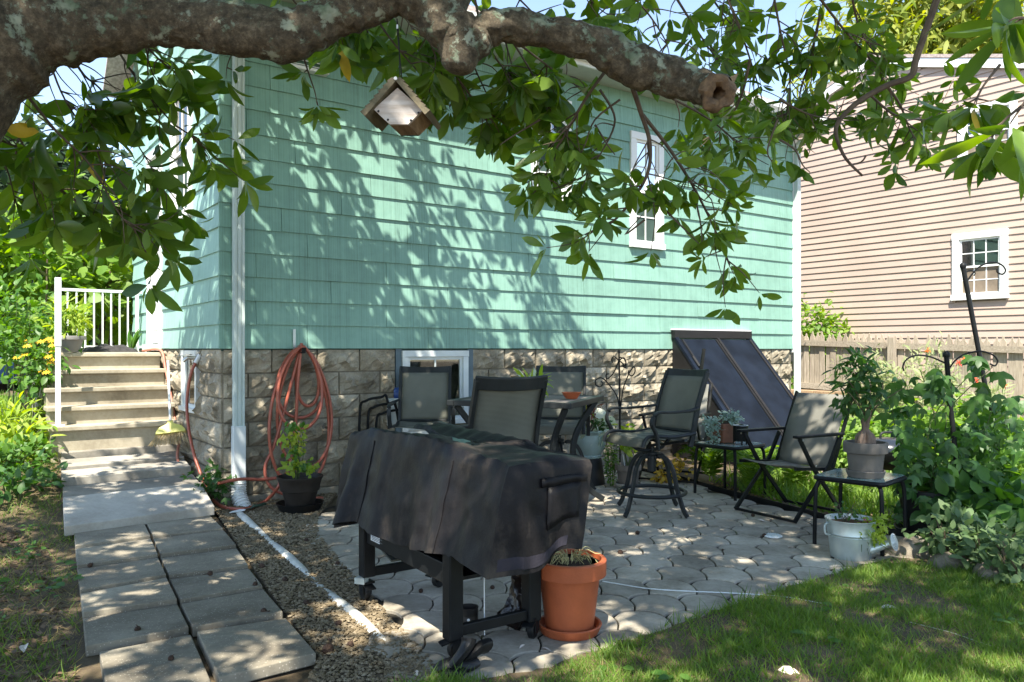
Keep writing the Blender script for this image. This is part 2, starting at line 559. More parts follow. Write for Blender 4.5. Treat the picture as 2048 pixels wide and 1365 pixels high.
# ================================================================== GROUND
def build_ground():
    xs = sorted(set([-70, -45, -30, -20, -14, -10, -8, -7] + [i * .25 - 6 for i in range(0, 65)] + [12, 15, 20, 30, 45, 70]))
    ys = sorted(set([-30, -15, -8, -4, -2, 0, 1, 1.5] + [2 + i * .25 for i in range(0, 55)] + [17, 20, 25, 35, 50, 80, 120]))
    rows = []
    for y in ys:
        rows.append([Vector((x, y, gz(x, y) - .004 + (.012 * math.sin(x * 5.1 + y * 3.3) * math.sin(y * 4.7 - x * 2.2) if abs(x) < 8 and y < 16 else 0) - .012)) for x in xs])
    o = MB().surf(rows).build('ground', m_ground, smooth=True)
    kind(o, 'structure')
build_ground()

# ------------------------------------------------------------ patio pavers
def inpoly(x, y, poly):
    c = False; n = len(poly)
    for i in range(n):
        x1, y1 = poly[i]; x2, y2 = poly[i - 1]
        if (y1 > y) != (y2 > y) and x < (x2 - x1) * (y - y1) / (y2 - y1) + x1: c = not c
    return c

def gp(px, py, z=0): 
    v = G(px, py, z); return (v.x, v.y)

wl = lambda t, d: (W(t, d, 0).x, W(t, d, 0).y)
PATIO = [(-.42, 3.02), (.05, 3.12), (.62, 3.62), (1.25, 4.13), (1.75, 4.48), (2.2, 4.82), (2.75, 5.3), (2.45, 5.75), (2.1, 6.5), (1.85, 7.1), (1.62, 7.9), (1.25, 8.45), wl(4.4, .25), wl(.95, .42), (-1.72, 6.05), (-1.42, 5.45), (-1.0, 4.6), (-.62, 3.75)]
def paver_mesh(v):
    a, vj, zz = .2515, .169, .095
    gap = .0065
    hw = a / 2 - gap / 2
    q = .0085
    def edge(p, r, amp, n=5):
        p = Vector((*p, 0)); r = Vector((*r, 0)); d = r - p; nn = Vector((-d.y, d.x, 0))
        return [p + d * (i / n) + nn * amp * math.sin(PI * i / n) for i in range(n)]
    L1 = (-hw, vj / 2 - q); L2 = (-hw, -vj / 2 + q); R1 = (hw, vj / 2 - q); R2 = (hw, -vj / 2 + q)
    T = (0, vj / 2 + zz - 1.6 * q); B = (0, -vj / 2 - zz + 1.6 * q)
    am = .17
    out = edge(L2, L1, 0, 2)[::-1]
    ring = []
    ring += edge(B, R2, am) + edge(R2, R1, -.07, 4) + edge(R1, T, -am) + edge(T, L1, -am) + edge(L1, L2, .07, 4) + edge(L2, B, am)
    b = MB(); n = len(ring)
    rr = random.Random(v)
    vs = [Vector((p.x, p.y, -.03)) for p in ring] + [Vector((p.x, p.y, -.003)) for p in ring]
    ins = []
    for p in ring:
        l = p.length; ins.append(Vector((p.x * (1 - .003 / l), p.y * (1 - .003 / l), 0)))
    vs += ins
    fs = []
    for i in range(n):
        j = (i + 1) % n
        fs.append((i, j, n + j, n + i)); fs.append((n + i, n + j, 2 * n + j, 2 * n + i))
    fs.append(tuple(range(2 * n, 3 * n)))
    b.add(vs, fs)
    return b.mesh('paver', m_paver)
patio_bed = MB().prism(PATIO, -.004, -.02).build('patio', M('paver_joint', (.03, .026, .018), .95, .3, 30))
kind(patio_bed, 'structure')
pm = [paver_mesh(i) for i in range(2)]
cand = []
for j in range(-2, 26):
    for i in range(-14, 16):
        x = .896 + i * .2535 + j * .1175 - .127; y = 4.425 + .085 + (j - 6) * .2645
        if inpoly(x, y, PATIO) or inpoly(x - .10, y + .16, PATIO): cand.append((x, y))
for k, (x, y) in enumerate(cand):
    o = put('paver', pm[k % 2], patio_bed)
    o.location = (x, y, .012 + random.uniform(-.002, .002))
    o.rotation_euler = (random.uniform(-.014, .014), random.uniform(-.014, .014), random.uniform(-.012, .012))
print('pavers', len(cand))

# ------------------------------------------------------------ walkway
def quad_slab(name, c, th, mt, parent, jit=.006, bev=.006, notop=False):
    # c: four corners (near-left, near-right, far-right, far-left) world, top
    vs = [Vector(p) - ZV * th for p in c] + [Vector(p) for p in c]
    return MB().hexa(vs).build(name, mt, parent, bevel=bev)

walk = MB().obox((0, 0, 0), (Vector((1, 0, 0)), Vector((0, 1, 0)), ZV), (-2.0, 4.6, -.05), (-1.9, 4.7, -.03)).build('walkway', m_gravelbase)
kind(walk, 'structure')
NL, NR = G(131, 1055, .085), G(432, 1014, .085)
FL, FR = G(122, 884, .455), G(347, 870, .455)
cuts = [0, .30, .49, .66, .83, 1.0]
def bil(a, b): return NL * (1 - a) * (1 - b) + NR * a * (1 - b) + FR * a * b + FL * (1 - a) * b
m_slab2 = stone_mat('grey_slab', (.19, .175, .15), (.27, .25, .215), (.34, .32, .28), bump=.002, sc=3)
for i in range(5):
    b0, b1 = cuts[i] + .009, cuts[i + 1] - .009
    j0 = random.uniform(-.012, .012)
    dz = 0.0 if i == 0 else -.026 + (-.012, .006, -.01, .004)[i - 1]
    c = [bil(j0, b0), bil(1 + j0, b0), bil(1 + j0, b1), bil(j0, b1)]
    c = [p + ZV * (dz + (.020 if q_ < 2 else -.014) * (0 if i == 0 else 1)) for q_, p in enumerate(c)]
    quad_slab('slab', c, .07, m_slab if i == 0 else m_slab2, walk)
# aggregate pavers, two columns
pR = [G(x, y, .035) for x, y in ((417, 1024), (447, 1058), (473, 1092), (497, 1131), (526, 1172), (567, 1228), (634, 1314))]
pC = [G(x, y, .035) for x, y in ((289, 1040), (304, 1074), (319, 1112), (336, 1152), (358, 1202), (382, 1258), (428, 1369))]
pL = [G(x, y, .035) for x, y in ((148, 1060), (151, 1096), (155, 1135), (161, 1184), (166, 1230), (172, 1296), (190, 1425))]
pC2 = pC[:-2] + [G(402, 1252, .035), G(432, 1365, .035)]
for col in range(2):
    a, b = (pL, pC) if col == 0 else (pC, pR)
    for i in range(6):
        p0, p1, p2, p3 = a[i + 1], b[i + 1], b[i], a[i]
        gx = (p1 - p0).normalized() * (.008 if col == 0 else .008)
        gy = (p3 - p0).normalized() * .012
        dz = random.uniform(-.010, .008)
        if col == 0: p1 = p1 - gx; p2 = p2 - gx
        else: p0 = p0 + gx; p3 = p3 + gx
        if i == 5:
            p0 = p0 + gx * (6 if col == 0 else 1.5); p3 = p3 + gx * (6 if col == 0 else 1.5); p2 = p2 - gy * 3; p3 = p3 - gy * 3
        c = [p0 + gy, p1 + gy, p2 - gy, p3 - gy]
        c = [p + ZV * (dz + random.uniform(-.003, .003) + (.010 if q_ < 2 else -.007)) for q_, p in enumerate(c)]
        quad_slab('slab', c, .05, m_agg, walk, bev=.005)

# ------------------------------------------------------------ gravel
GRAV = [gp(640, 1318), gp(560, 1215), gp(470, 1085), gp(420, 1010), gp(385, 950), gp(372, 905, .1), wl(-.1, .02), wl(.0, .04), wl(1.0, .03), (-1.5, 6.1), (-1.35, 5.5), (-.95, 4.6), (-.55, 3.72), (-.25, 3.1), (-.5, 2.85), (-.8, 3.1)]
gb = MB().prism(GRAV, .006, -.015).build('gravel_bed', m_gravelbase)
kind(gb, 'structure')
def stones(name, poly, n, smin, smax, mt, zf, parent=None):
    xs = [p[0] for p in poly]; ys = [p[1] for p in poly]
    base = np.array([(1, 0, 0), (-1, 0, 0), (0, 1, 0), (0, -1, 0), (0, 0, 1), (0, 0, -1), (.6, .6, .35), (-.55, .6, .3), (-.6, -.55, .35), (.6, -.6, .3)], dtype=np.float32)
    fc = np.array([(4, 0, 6), (4, 6, 2), (4, 2, 7), (4, 7, 1), (4, 1, 8), (4, 8, 3), (4, 3, 9), (4, 9, 0), (5, 6, 0), (5, 2, 6), (5, 7, 2), (5, 1, 7), (5, 8, 1), (5, 3, 8), (5, 9, 3), (5, 0, 9)])
    V = []; F = []; k = 0
    while k < n:
        x = random.uniform(min(xs), max(xs)); y = random.uniform(min(ys), max(ys))
        if not inpoly(x, y, poly): continue
        s = random.uniform(smin, smax) * random.uniform(.7, 1.2)
        b = base * np.array((s * random.uniform(.8, 1.4), s, s * random.uniform(.5, .85)), dtype=np.float32) * rng.uniform(.8, 1.15, (10, 1)).astype(np.float32)
        a = random.uniform(0, 6.28); ca, sa = math.cos(a), math.sin(a)
        rot = np.array([[ca, -sa, 0], [sa, ca, 0], [0, 0, 1]], dtype=np.float32)
        V.append(b @ rot.T + np.array((x, y, zf(x, y) + s * random.uniform(0, .6)), dtype=np.float32))
        F.append(fc + 10 * k); k += 1
    return mesh_np(name, np.concatenate(V), np.concatenate(F), mt, parent, smooth=False)
gs = stones('gravel', GRAV, 15000, .006, .012, m_gravel, lambda x, y: gz(x, y) * .3 + .009)
kind(gs, 'stuff'); gs['label'] = 'loose brown pea gravel between walkway and patio'; gs['category'] = 'gravel'

# ================================================================== HOUSE
EXPO = .2012
EAVE = 4.30
WLEN = 7.82
LLEN = 3.62
house = thing('teal_house', 'teal clapboard house on a rock-faced block foundation', 'house', HA)
AXM = (HU, HN, ZV)
AXL = (HW, -HU, ZV)
# wall cores
core = MB()
core.obox(HA, AXM, (0.0, -.25, 1.28), (WLEN, -.003, EAVE))
wall_main = core.build('wall', m_wallback, house)
RID_T, RID_Z = 2.3, 5.55
def gable_z(t):
    return EAVE + (RID_Z - EAVE) * (t / RID_T) if t < RID_T else RID_Z - (RID_Z - EAVE) * .9 * (t - RID_T) / RID_T
vsg = []
gpts = [(0.26, 1.28), (LLEN, 1.28), (LLEN, gable_z(LLEN)), (RID_T, RID_Z), (0.26, gable_z(.26))]
for d in (-.25, -.003):
    vsg += [LW(t, d, z) for t, z in gpts]
wall_side = MB().add(vsg, [(4, 3, 2, 1, 0), (5, 6, 7, 8, 9)] + [(i, (i + 1) % 5, 5 + (i + 1) % 5, 5 + i) for i in range(5)]).build('wall', m_wallback, house)

def board(fr, t0, t1, z0, z1, mt, parent, cut=None):
    z0 = z0 + random.uniform(-.0025, .0025)
    a, b = .027 + random.uniform(-.003, .004), .011
    h0 = EXPO + .006
    if cut is None:
        top0 = top1 = min(z0 + h0, z1)
    else:
        top0 = min(z0 + h0, cut(t0)); top1 = min(z0 + h0, cut(t1))
        if max(top0, top1) < z0 + .01: return
        top0 = max(top0, z0 + .002); top1 = max(top1, z0 + .002)
    f0 = a - (a - b) * (top0 - z0) / h0; f1 = a - (a - b) * (top1 - z0) / h0
    vs = [fr(t0, .001, z0), fr(t1, .001, z0), fr(t1, a, z0), fr(t0, a, z0), fr(t0, .001, top0), fr(t1, .001, top1), fr(t1, f1, top1), fr(t0, f0, top0)]
    MB().hexa(vs).build('siding_board', mt, parent)

W1 = (3.20, 3.74, 2.88, 4.02)
W2 = (4.65, 5.20, 2.49, 3.85)
LW1 = (.86, 1.62, 2.52, 3.85)
DOOR = (2.06, 2.72, 1.30, 3.42)
VENT = (.52, .90, 3.72, 4.06)
def holes_split(t0, t1, z0, z1, holes):
    segs = [(t0, t1)]
    for (a, b, c, d) in holes:
        if z0 < d - .02 and z1 > c + .02:
            ns = []
            for (s, e) in segs:
                if e <= a or s >= b: ns.append((s, e))
                else:
                    if s < a: ns.append((s, a))
                    if e > b: ns.append((b, e))
            segs = ns
    return [x for x in segs if x[1] - x[0] > .03]
def fill_part(fr, t0, t1, z0, holes, mt, parent):
    for (a, b, c, d) in holes:
        s, e = max(t0, a), min(t1, b)
        if e - s < .03: continue
        if z0 + .02 < c < z0 + EXPO - .02: board(fr, s, e, z0, c + .01, mt, parent)
        if z0 + .02 < d < z0 + EXPO - .02:
            bb = MB(); bb.hexa([fr(s, .001, d - .01), fr(e, .001, d - .01), fr(e, .02, d - .01), fr(s, .02, d - .01), fr(s, .001, z0 + EXPO + .005), fr(e, .001, z0 + EXPO + .005), fr(e, .011, z0 + EXPO + .005), fr(s, .011, z0 + EXPO + .005)])
            bb.build('siding_board', mt, parent)
offs = [.73, .28, .95, .28, .73, .50, 1.05, .12, .62, .20, .85, .40, 1.1, .33, .66, .15]
BL = 1.22
for i in range(15):
    z0 = 1.302 + i * EXPO
    t = -(BL - offs[i]) if False else offs[i] - BL
    while t < WLEN:
        a = max(t, -.026) if t < 0 else t
        e = min(t + BL - .004, WLEN)
        if e > .02:
            for s0, e0 in holes_split(max(a, -.026), e, z0, z0 + EXPO, [W1, W2]):
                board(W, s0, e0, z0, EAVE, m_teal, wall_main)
            fill_part(W, max(a, -.026), e, z0, [W1, W2], m_teal, wall_main)
        t += BL
loffs = [.5, 1.0, .3, .8, 1.15, .6, .2, .9, .45, 1.1, .7, .25, .95, .5, .1, .8, .4, 1.0, .6, .3, .9]
for i in range(21):
    z0 = 1.302 + i * EXPO
    t = loffs[i] - BL
    while t < LLEN:
        a = max(t, 0.002); e = min(t + BL - .004, LLEN)
        if e - a > .05:
            for s0, e0 in holes_split(a, e, z0, z0 + EXPO, [LW1, DOOR]):
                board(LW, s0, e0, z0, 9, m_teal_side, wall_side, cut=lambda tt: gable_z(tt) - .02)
            fill_part(LW, a, e, z0, [LW1, DOOR], m_teal_side, wall_side)
        t += BL

# corner trim at the far right end of main wall
MB().obox(HA, AXM, (WLEN - .005, -.1, 1.25), (WLEN + .09, .032, EAVE)).build('corner_trim', m_white, house)

# ---- foundation
fnd = MB()
fnd.obox(HA, AXM, (.012, -.22, -.35), (WLEN, -.012, 1.30))
fnd.obox(HA, AXL, (.222, -.22, -.35), (LLEN, -.012, 1.30))
foundation = fnd.build('foundation', m_mortar, house)
BW, BH = .405, .2035
def block_mesh(v, wdt, h):
    rr = random.Random(v * 13 + 5); b = MB(); nx, ny = 9, 6
    g = .006
    ph = [rr.uniform(0, 6.28) for _ in range(8)]
    rows = []
    for j in range(ny + 1):
        row = []
        for i in range(nx + 1):
            fx = i / nx; fy = j / ny
            x = g + fx * (wdt - 2 * g); z = -h + g + fy * (h - 2 * g)
            ex = min(i, nx - i); ez = min(j, ny - j)
            if ex == 0 or ez == 0: d = .002
            else:
                d = .026 + .018 * math.sin(fx * 9 + ph[0]) * math.sin(fy * 6 + ph[1]) + .016 * math.sin(fx * 19 + ph[2] + fy * 8) + .018 * rr.uniform(-1, 1)
                d += .012 * math.sin(fy * 3.1 + ph[3]); d = max(.006, d) * (.62 if min(ex, ez) == 1 else 1.15)
                x += rr.uniform(-.008, .008) if ex > 1 else 0; z += rr.uniform(-.006, .006) if ez > 1 else 0
            row.append(Vector((x, d, z)))
        rows.append(row)
    b.surf(rows)
    # rim back to wall
    ring = rows[0] + [r[-1] for r in rows[1:]] + rows[-1][::-1][1:] + [r[0] for r in rows[::-1][1:-1]]
    n = len(ring); o = len(b.v)
    b.v += ring + [Vector((p.x, -.014, p.z)) for p in ring]
    b.f += [(o + (i + 1) % n, o + i, o + n + i, o + n + (i + 1) % n) for i in range(n)]
    return b.mesh('block', m_stone, False)
bvar = {}
def get_block(wdt):
    key = round(wdt, 2)
    L = bvar.setdefault(key, [])
    mx = 9 if abs(wdt - BW) < .01 else 2
    if len(L) < mx: L.append(block_mesh(len(L) + int(wdt * 100), wdt, BH)); return L[-1]
    return random.choice(L)
BWIN = (1.60, 2.47, .52, 1.30)
LBWIN = (.68, 1.26, .70, 1.30)
rotM = math.atan2(HU.y, HU.x)
rotL = math.atan2(HW.y, HW.x)
def place_block(fr, t, z, wdt, side):
    me = get_block(wdt)
    o = put('block', me, foundation)
    p = fr(t, 0, z) - HA
    o.location = p
    if side:
        o.rotation_euler = (0, 0, rotL)     # local x along HW ; local y must be -HU
        o.scale = (1, 1, 1)
        # HW x rot: local y = rot90(HW) = -HU
    else:
        o.rotation_euler = (0, 0, rotM)
        o.scale = (1, -1, 1)
for c in range(6):
    z = 1.297 - c * (BH + .002)
    t = .012 if c % 2 == 0 else -.19
    while t < WLEN - .05:
        for s0, e0 in holes_split(max(t, .012), min(t + BW, WLEN), z - BH, z, [BWIN]):
            if e0 - s0 > .06: place_block(W, s0, z, e0 - s0, False)
        t += BW + .003
    t = .0 if c % 2 else -.2
    while t < LLEN - .05:
        for s0, e0 in holes_split(max(t, .012), min(t + BW, LLEN), z - BH, z, [LBWIN]):
            if e0 - s0 > .06: place_block(LW, s0, z, e0 - s0, True)
        t += BW + .003
MB().obox(HA, AXM, (-.02, -.2, -.3), (5.0, .035, .068)).build('footing', m_concrete, house, bevel=.01)

# ---- windows
def window(fr, ax, spec, name, cas=.085, muntins=(2, 2), sashes=2, dout=.045, mf=m_white, screen=False, parent=house, interior=True, lab=None, back=-.16):
    t0, t1, z0, z1 = spec
    root = MB()
    o = rootloc(parent)
    def bx(b, a0, a1, d0, d1, c0, c1):
        b.hexa([fr(a0, d0, c0), fr(a1, d0, c0), fr(a1, d1, c0), fr(a0, d1, c0), fr(a0, d0, c1), fr(a1, d0, c1), fr(a1, d1, c1), fr(a0, d1, c1)])
    c = cas
    bx(root, t0, t0 + c, -.02, dout, z0 + c * .8, z1 - c)
    bx(root, t1 - c, t1, -.02, dout, z0 + c * .8, z1 - c)
    bx(root, t0 - .003, t1 + .003, -.02, dout + .004, z1 - c, z1)
    win = root.build(name, mf, parent, bevel=.003)
    b = MB(); bx(b, t0 - .012, t1 + .012, -.02, dout + .02, z0, z0 + c * .8); b.build('sill', mf, win, bevel=.003)
    it0, it1, iz0, iz1 = t0 + c, t1 - c, z0 + c * .8, z1 - c
    if sashes == 2: zs = [(iz0, (iz0 + iz1) / 2 + .015, .0), ((iz0 + iz1) / 2 - .015, iz1, .016)]
    else: zs = [(iz0, iz1, .0)]
    s = .028
    for k, (a, e, d) in enumerate(zs):
        b = MB()
        bx(b, it0, it0 + s, -.02 + d, .01 + d, a, e); bx(b, it1 - s, it1, -.02 + d, .01 + d, a, e)
        bx(b, it0 + s, it1 - s, -.021 + d, .011 + d, a, a + s); bx(b, it0 + s, it1 - s, -.021 + d, .011 + d, e - s, e)
        b.build('sash', mf, win)
        b = MB(); bx(b, it0 + s, it1 - s, -.008 + d, -.005 + d, a + s, e - s); b.build('pane', m_glass, win)
        nx, nz = muntins
        for i in range(1, nx):
            tt = it0 + s + (it1 - it0 - 2 * s) * i / nx
            b = MB(); bx(b, tt - .007, tt + .007, -.004 + d, .006 + d, a + s, e - s); b.build('muntin', mf, win)
        for j in range(1, nz):
            zz = a + s + (e - a - 2 * s) * j / nz
            b = MB(); bx(b, it0 + s, it1 - s, -.003 + d, .005 + d, zz - .007, zz + .007); b.build('muntin', mf, win)
    if interior:
        b = MB(); bx(b, it0, it1, back, back + .02, iz0, iz1); b.build('dark_backing', m_dark if not screen else m_screen, win)  # dark panel behind the panes, the dim room painted as its colour
    return win
window(W, AXM, W1, 'window', back=-.05)
window(W, AXM, W2, 'window', back=-.05)
window(LW, AXL, LW1, 'window', muntins=(2, 1), back=-.05)
window(W, AXM, (1.665, 2.405, .56, 1.282), 'basement_window', cas=.06, muntins=(2, 1), sashes=1, dout=.03, mf=m_alu, back=-.05)
bb = MB()
for t0, t1 in ((1.60, 1.663), (2.407, 2.47)):
    bb = MB(); bb.obox(HA, AXM, (t0, -.03, .5), (t1, .012, 1.296)); bb.build('window_casing', m_blueframe, house)
window(LW, AXL, (.70, 1.24, .72, 1.285), 'basement_window', cas=.05, muntins=(1, 1), sashes=1, dout=.03, mf=m_alu, back=-.05)

# ---- door on the side wall
t0, t1, z0, z1 = DOOR
b = MB()
for a, e in ((t0, t0 + .08), (t1 - .08, t1)): b.obox(HA, AXL, (a, -.02, z0), (e, .045, z1 - .08))
b.obox(HA, AXL, (t0, -.02, z1 - .08), (t1, .05, z1))
door = b.build('door', m_white, house, bevel=.003)
b = MB(); b.obox(HA, AXL, (t0 + .08, -.02, z0 + .06), (t1 - .08, .012, z0 + 1.05)); b.obox(HA, AXL, (t0 + .08, -.02, z0 + 1.05), (t0 + .15, .012, z1 - .08)); b.obox(HA, AXL, (t1 - .15, -.02, z0 + 1.05), (t1 - .08, .012, z1 - .08)); b.obox(HA, AXL, (t0 + .15, -.02, z1 - .2), (t1 - .15, .012, z1 - .08))
b.build('door_leaf', m_white, door)
b = MB(); b.obox(HA, AXL, (t0 + .14, .012, z0 + .2), (t1 - .14, .018, z0 + .85)); b.build('door_panel', m_white, door, bevel=.004)
b = MB(); b.obox(HA, AXL, (t0 + .15, -.012, z0 + 1.05), (t1 - .15, -.006, z1 - .2)); b.build('pane', m_glass, door)
b = MB(); b.obox(HA, AXL, (t0 + .15, -.019, z0 + 1.05), (t1 - .15, -.015, z1 - .2)); b.build('dark_backing', m_screen, door)  # dark sheet set just behind the door pane
b = MB(); b.obox(HA, AXL, (t0 + .02, -.02, z0 - .02), (t1 - .02, .09, z0 + .045)); b.build('threshold', m_alu, door)
b = MB(); b.tube([LW(t0 + .12, .02, z0 + 1.0), LW(t0 + .12, .06, z0 + 1.0), LW(t0 + .2, .065, z0 + .99)], .011, 8); b.build('handle', m_chrome, door, True)

# ---- eave, gutter, roof
b = MB()
b.obox(HA, AXM, (-.25, -.3, EAVE), (WLEN + .22, .36, EAVE + .03))
soff = b.build('soffit', M('soffit_paint', (.42, .46, .42), .6, .08), house)
b = MB(); b.obox(HA, AXM, (-.25, .36, EAVE - .01), (WLEN + .22, .385, EAVE + .17)); b.build('fascia', m_white, house)
# K style gutter
prof = [(.387, EAVE + .035), (.46, EAVE + .035), (.475, EAVE + .07), (.50, EAVE + .10), (.505, EAVE + .15), (.497, EAVE + .15), (.49, EAVE + .105), (.465, EAVE + .075), (.452, EAVE + .045), (.387, EAVE + .045)]
vs = [W(t, d, z) for t in (-.27, WLEN + .27) for d, z in prof]
n = len(prof)
MB().add(vs, [tuple(range(n)), tuple(range(n, 2 * n))[::-1]] + [(i, n + i, n + (i + 1) % n, (i + 1) % n) for i in range(n)]).build('gutter', m_white, house)
rf = MB()
def roofpt(t, s, th):  # s: distance back from the eave line
    return W(t, .43 - s, EAVE + .16 + th + s * .545)
for s0, s1, th in ((0, 2.73, 0),):
    vs = [roofpt(-.3, s0, -.05), roofpt(WLEN + .25, s0, -.05), roofpt(WLEN + .25, s1, -.05), roofpt(-.3, s1, -.05), roofpt(-.3, s0, 0), roofpt(WLEN + .25, s0, 0), roofpt(WLEN + .25, s1, 0), roofpt(-.3, s1, 0)]
    rf.hexa(vs)
s1 = 2.73
rid0, rid1 = roofpt(-.3, s1, -.05), roofpt(WLEN + .25, s1, -.05)
e0, e1 = W(-.3, -LLEN - .3, EAVE + .05), W(WLEN + .25, -LLEN - .3, EAVE + .05)
rf.hexa([rid0, rid1, e1, e0, rid0 + ZV * .05, rid1 + ZV * .05, e1 + ZV * .05, e0 + ZV * .05])
roof = rf.build('roof', m_roof, house)
nrow = 16
for i in range(nrow):
    s0 = i * .165
    b = MB()
    vs = [roofpt(-.31, s0, .002), roofpt(WLEN + .26, s0, .002), roofpt(WLEN + .26, s0 + .17, .002), roofpt(-.31, s0 + .17, .002), roofpt(-.31, s0, .013), roofpt(WLEN + .26, s0, .013), roofpt(WLEN + .26, s0 + .17, .004), roofpt(-.31, s0 + .17, .004)]
    b.hexa(vs).build('shingle_course', m_roof, roof)
# gable rake trim on side wall
for (ta, tb) in ((-.4, RID_T), (RID_T, LLEN + .25)):
    za, zb = (gable_z(max(ta, 0)) + (ta if ta < 0 else 0) * .54, gable_z(tb))
    b = MB(); b.bar([LW(ta, .22, za + .03), LW(tb, .22, zb + .03)], .03, .16); b.build('rake_board', m_white, house)

# ---- downspouts
def downspout(t, z_top, z_bot, wdt=.1, dep=.075, elbow=None, d0=.03):
    b = MB()
    # ribbed rectangular pipe
    pr = [(-.5, 0), (-.5, 1), (-.28, 1), (-.25, .9), (-.16, .9), (-.13, 1), (.13, 1), (.16, .9), (.25, .9), (.28, 1), (.5, 1), (.5, 0)]
    vs = [W(t + x * wdt, d0 + y * dep, z) for z in (z_bot, z_top) for x, y in pr]; n = len(pr)
    b.add(vs, [tuple(range(n))[::-1], tuple(range(n, 2 * n))] + [(i, (i + 1) % n, n + (i + 1) % n, n + i) for i in range(n)])
    return b.build('downspout', m_downsp, house)
ds = downspout(.118, EAVE - .05, .62, .085, .065)
b = MB(); b.obox(HA, AXM, (.068, .024, .12), (.168, .102, .66)); b.build('lower_section', m_alu, ds, bevel=.004)
b = MB()
path = spline([W(.155, .07, .16), W(.155, .072, .08), W(.17, .10, .01), W(.2, .2, -.06)], 8)
rs = [.058 + (.007 if i % 2 else 0) for i in range(len(path))]
path2 = []; rs2 = []
pp = spline([W(.118, .065, .19), W(.115, .07, .11), W(.125, .115, .03), W(.15, .195, -.05)], 14)
for i, p in enumerate(pp):
    path2.append(p); rs2.append(.066 if (i // 2) % 2 == 0 else .055)
b.tube(path2, rs2, 16); b.build('drain_elbow', m_white, ds, True)
ds2 = downspout(WLEN + .04, EAVE - .2, .25, .075, .06, d0=.035)
b = MB(); b.tube(spline([W(WLEN + .04, .065, EAVE - .22), W(WLEN + .04, .09, EAVE - .12), W(WLEN + .05, .3, EAVE - .08), W(WLEN + .06, .42, EAVE + .04)], 5), .034, 10); b.build('elbow', m_alu, ds2, True)

# ---- wall vent box
t0, t1, z0, z1 = VENT
b = MB(); b.obox(HA, AXM, (t0, .0, z0), (t1, .10, z0 + .03)); b.obox(HA, AXM, (t0, .0, z1 - .03), (t1, .10, z1)); b.obox(HA, AXM, (t0, 0, z0 + .03), (t0 + .03, .10, z1 - .03)); b.obox(HA, AXM, (t1 - .03, 0, z0 + .03), (t1, .10, z1 - .03))
vent = b.build('wall_vent', m_white, house, bevel=.004)
for i in range(7):
    z = z0 + .04 + i * .038
    b = MB(); b.hexa([W(t0 + .03, .03, z + .02), W(t1 - .03, .03, z + .02), W(t1 - .03, .09, z), W(t0 + .03, .09, z), W(t0 + .03, .03, z + .026), W(t1 - .03, .03, z + .026), W(t1 - .03, .09, z + .006), W(t0 + .03, .09, z + .006)]); b.build('louvre', m_white, vent)

# ---- cellar bulkhead
BT0, BT1 = 5.36, 6.80
def bulk(t, s, off=0.0):   # slope line
    z = 1.47 - 1.16 * s
    return W(t, .03 + s, z) + (HN * .757 + ZV * .653) * off
SE = 1.24
vs = []
b = MB()
for t in (BT0, BT1):
    for tt in (t,):
        a = [W(t, .03, -.1), W(t, .03, 1.47), bulk(t, SE), W(t, .03 + SE, -.1)]
        a2 = [p + HU * (.03 if t == BT0 else -.03) for p in a]
        b.hexa([a[0], a[1], a[2], a[3], a2[0], a2[1], a2[2], a2[3]])
bulkhead = b.build('cellar_bulkhead', m_bulkdark, house)
b = MB(); b.obox(HA, AXM, (BT0 - .02, .028, 1.43), (BT1 + .02, .09, 1.53)); b.build('header', m_bulkdark, bulkhead, bevel=.004)
b = MB(); b.obox(HA, AXM, (BT0 - .03, .028, 1.53), (BT1 + .03, .07, 1.545)); b.build('flashing', m_white, bulkhead)
mid = (BT0 + BT1) / 2
for k, (a, e) in enumerate(((BT0 + .05, mid - .004), (mid + .004, BT1 - .05))):
    b = MB(); b.hexa([bulk(a, .06, 0), bulk(e, .06, 0), bulk(e, SE, 0), bulk(a, SE, 0), bulk(a, .06, .03), bulk(e, .06, .03), bulk(e, SE, .03), bulk(a, SE, .03)])
    d = b.build('door_leaf', m_bulk, bulkhead, bevel=.006)
    for q in (a + .02, e - .02):
        b = MB(); b.bar([bulk(q, .07, .036), bulk(q, SE - .02, .036)], .03, .014, up=HN); b.build('edge_rail', m_bulkdark, d)
b = MB(); b.bar([bulk(mid + .01, .06, .045), bulk(mid + .01, SE, .045)], .04, .022, up=HN); b.build('centre_rail', m_bulkdark, bulkhead)
for t in (BT0 + .012, BT1 - .012):
    b = MB(); b.bar([bulk(t, .02, .012), bulk(t, SE, .012)], .055, .03, up=HN); b.build('frame_rail', m_bulk, bulkhead)
b = MB(); b.bar([P(1397, 780, 8.85), P(1408, 698, 8.85)], .045, .012, up=HN); b.build('prop_bar', m_bulkdark, bulkhead)
for q in (.25, .95):
    b = MB(); b.tube([bulk(BT0 + .05, q, .04), bulk(BT0 + .05, q + .1, .04)], .014, 8); b.build('hinge', m_bulkdark, bulkhead, True)
b = MB(); b.tube(spline([bulk(mid + .07, .98, .03), bulk(mid + .07, 1.0, .07), bulk(mid + .07, 1.09, .07), bulk(mid + .07, 1.11, .03)], 4), .009, 6); b.build('handle', m_bulkdark, bulkhead, True)

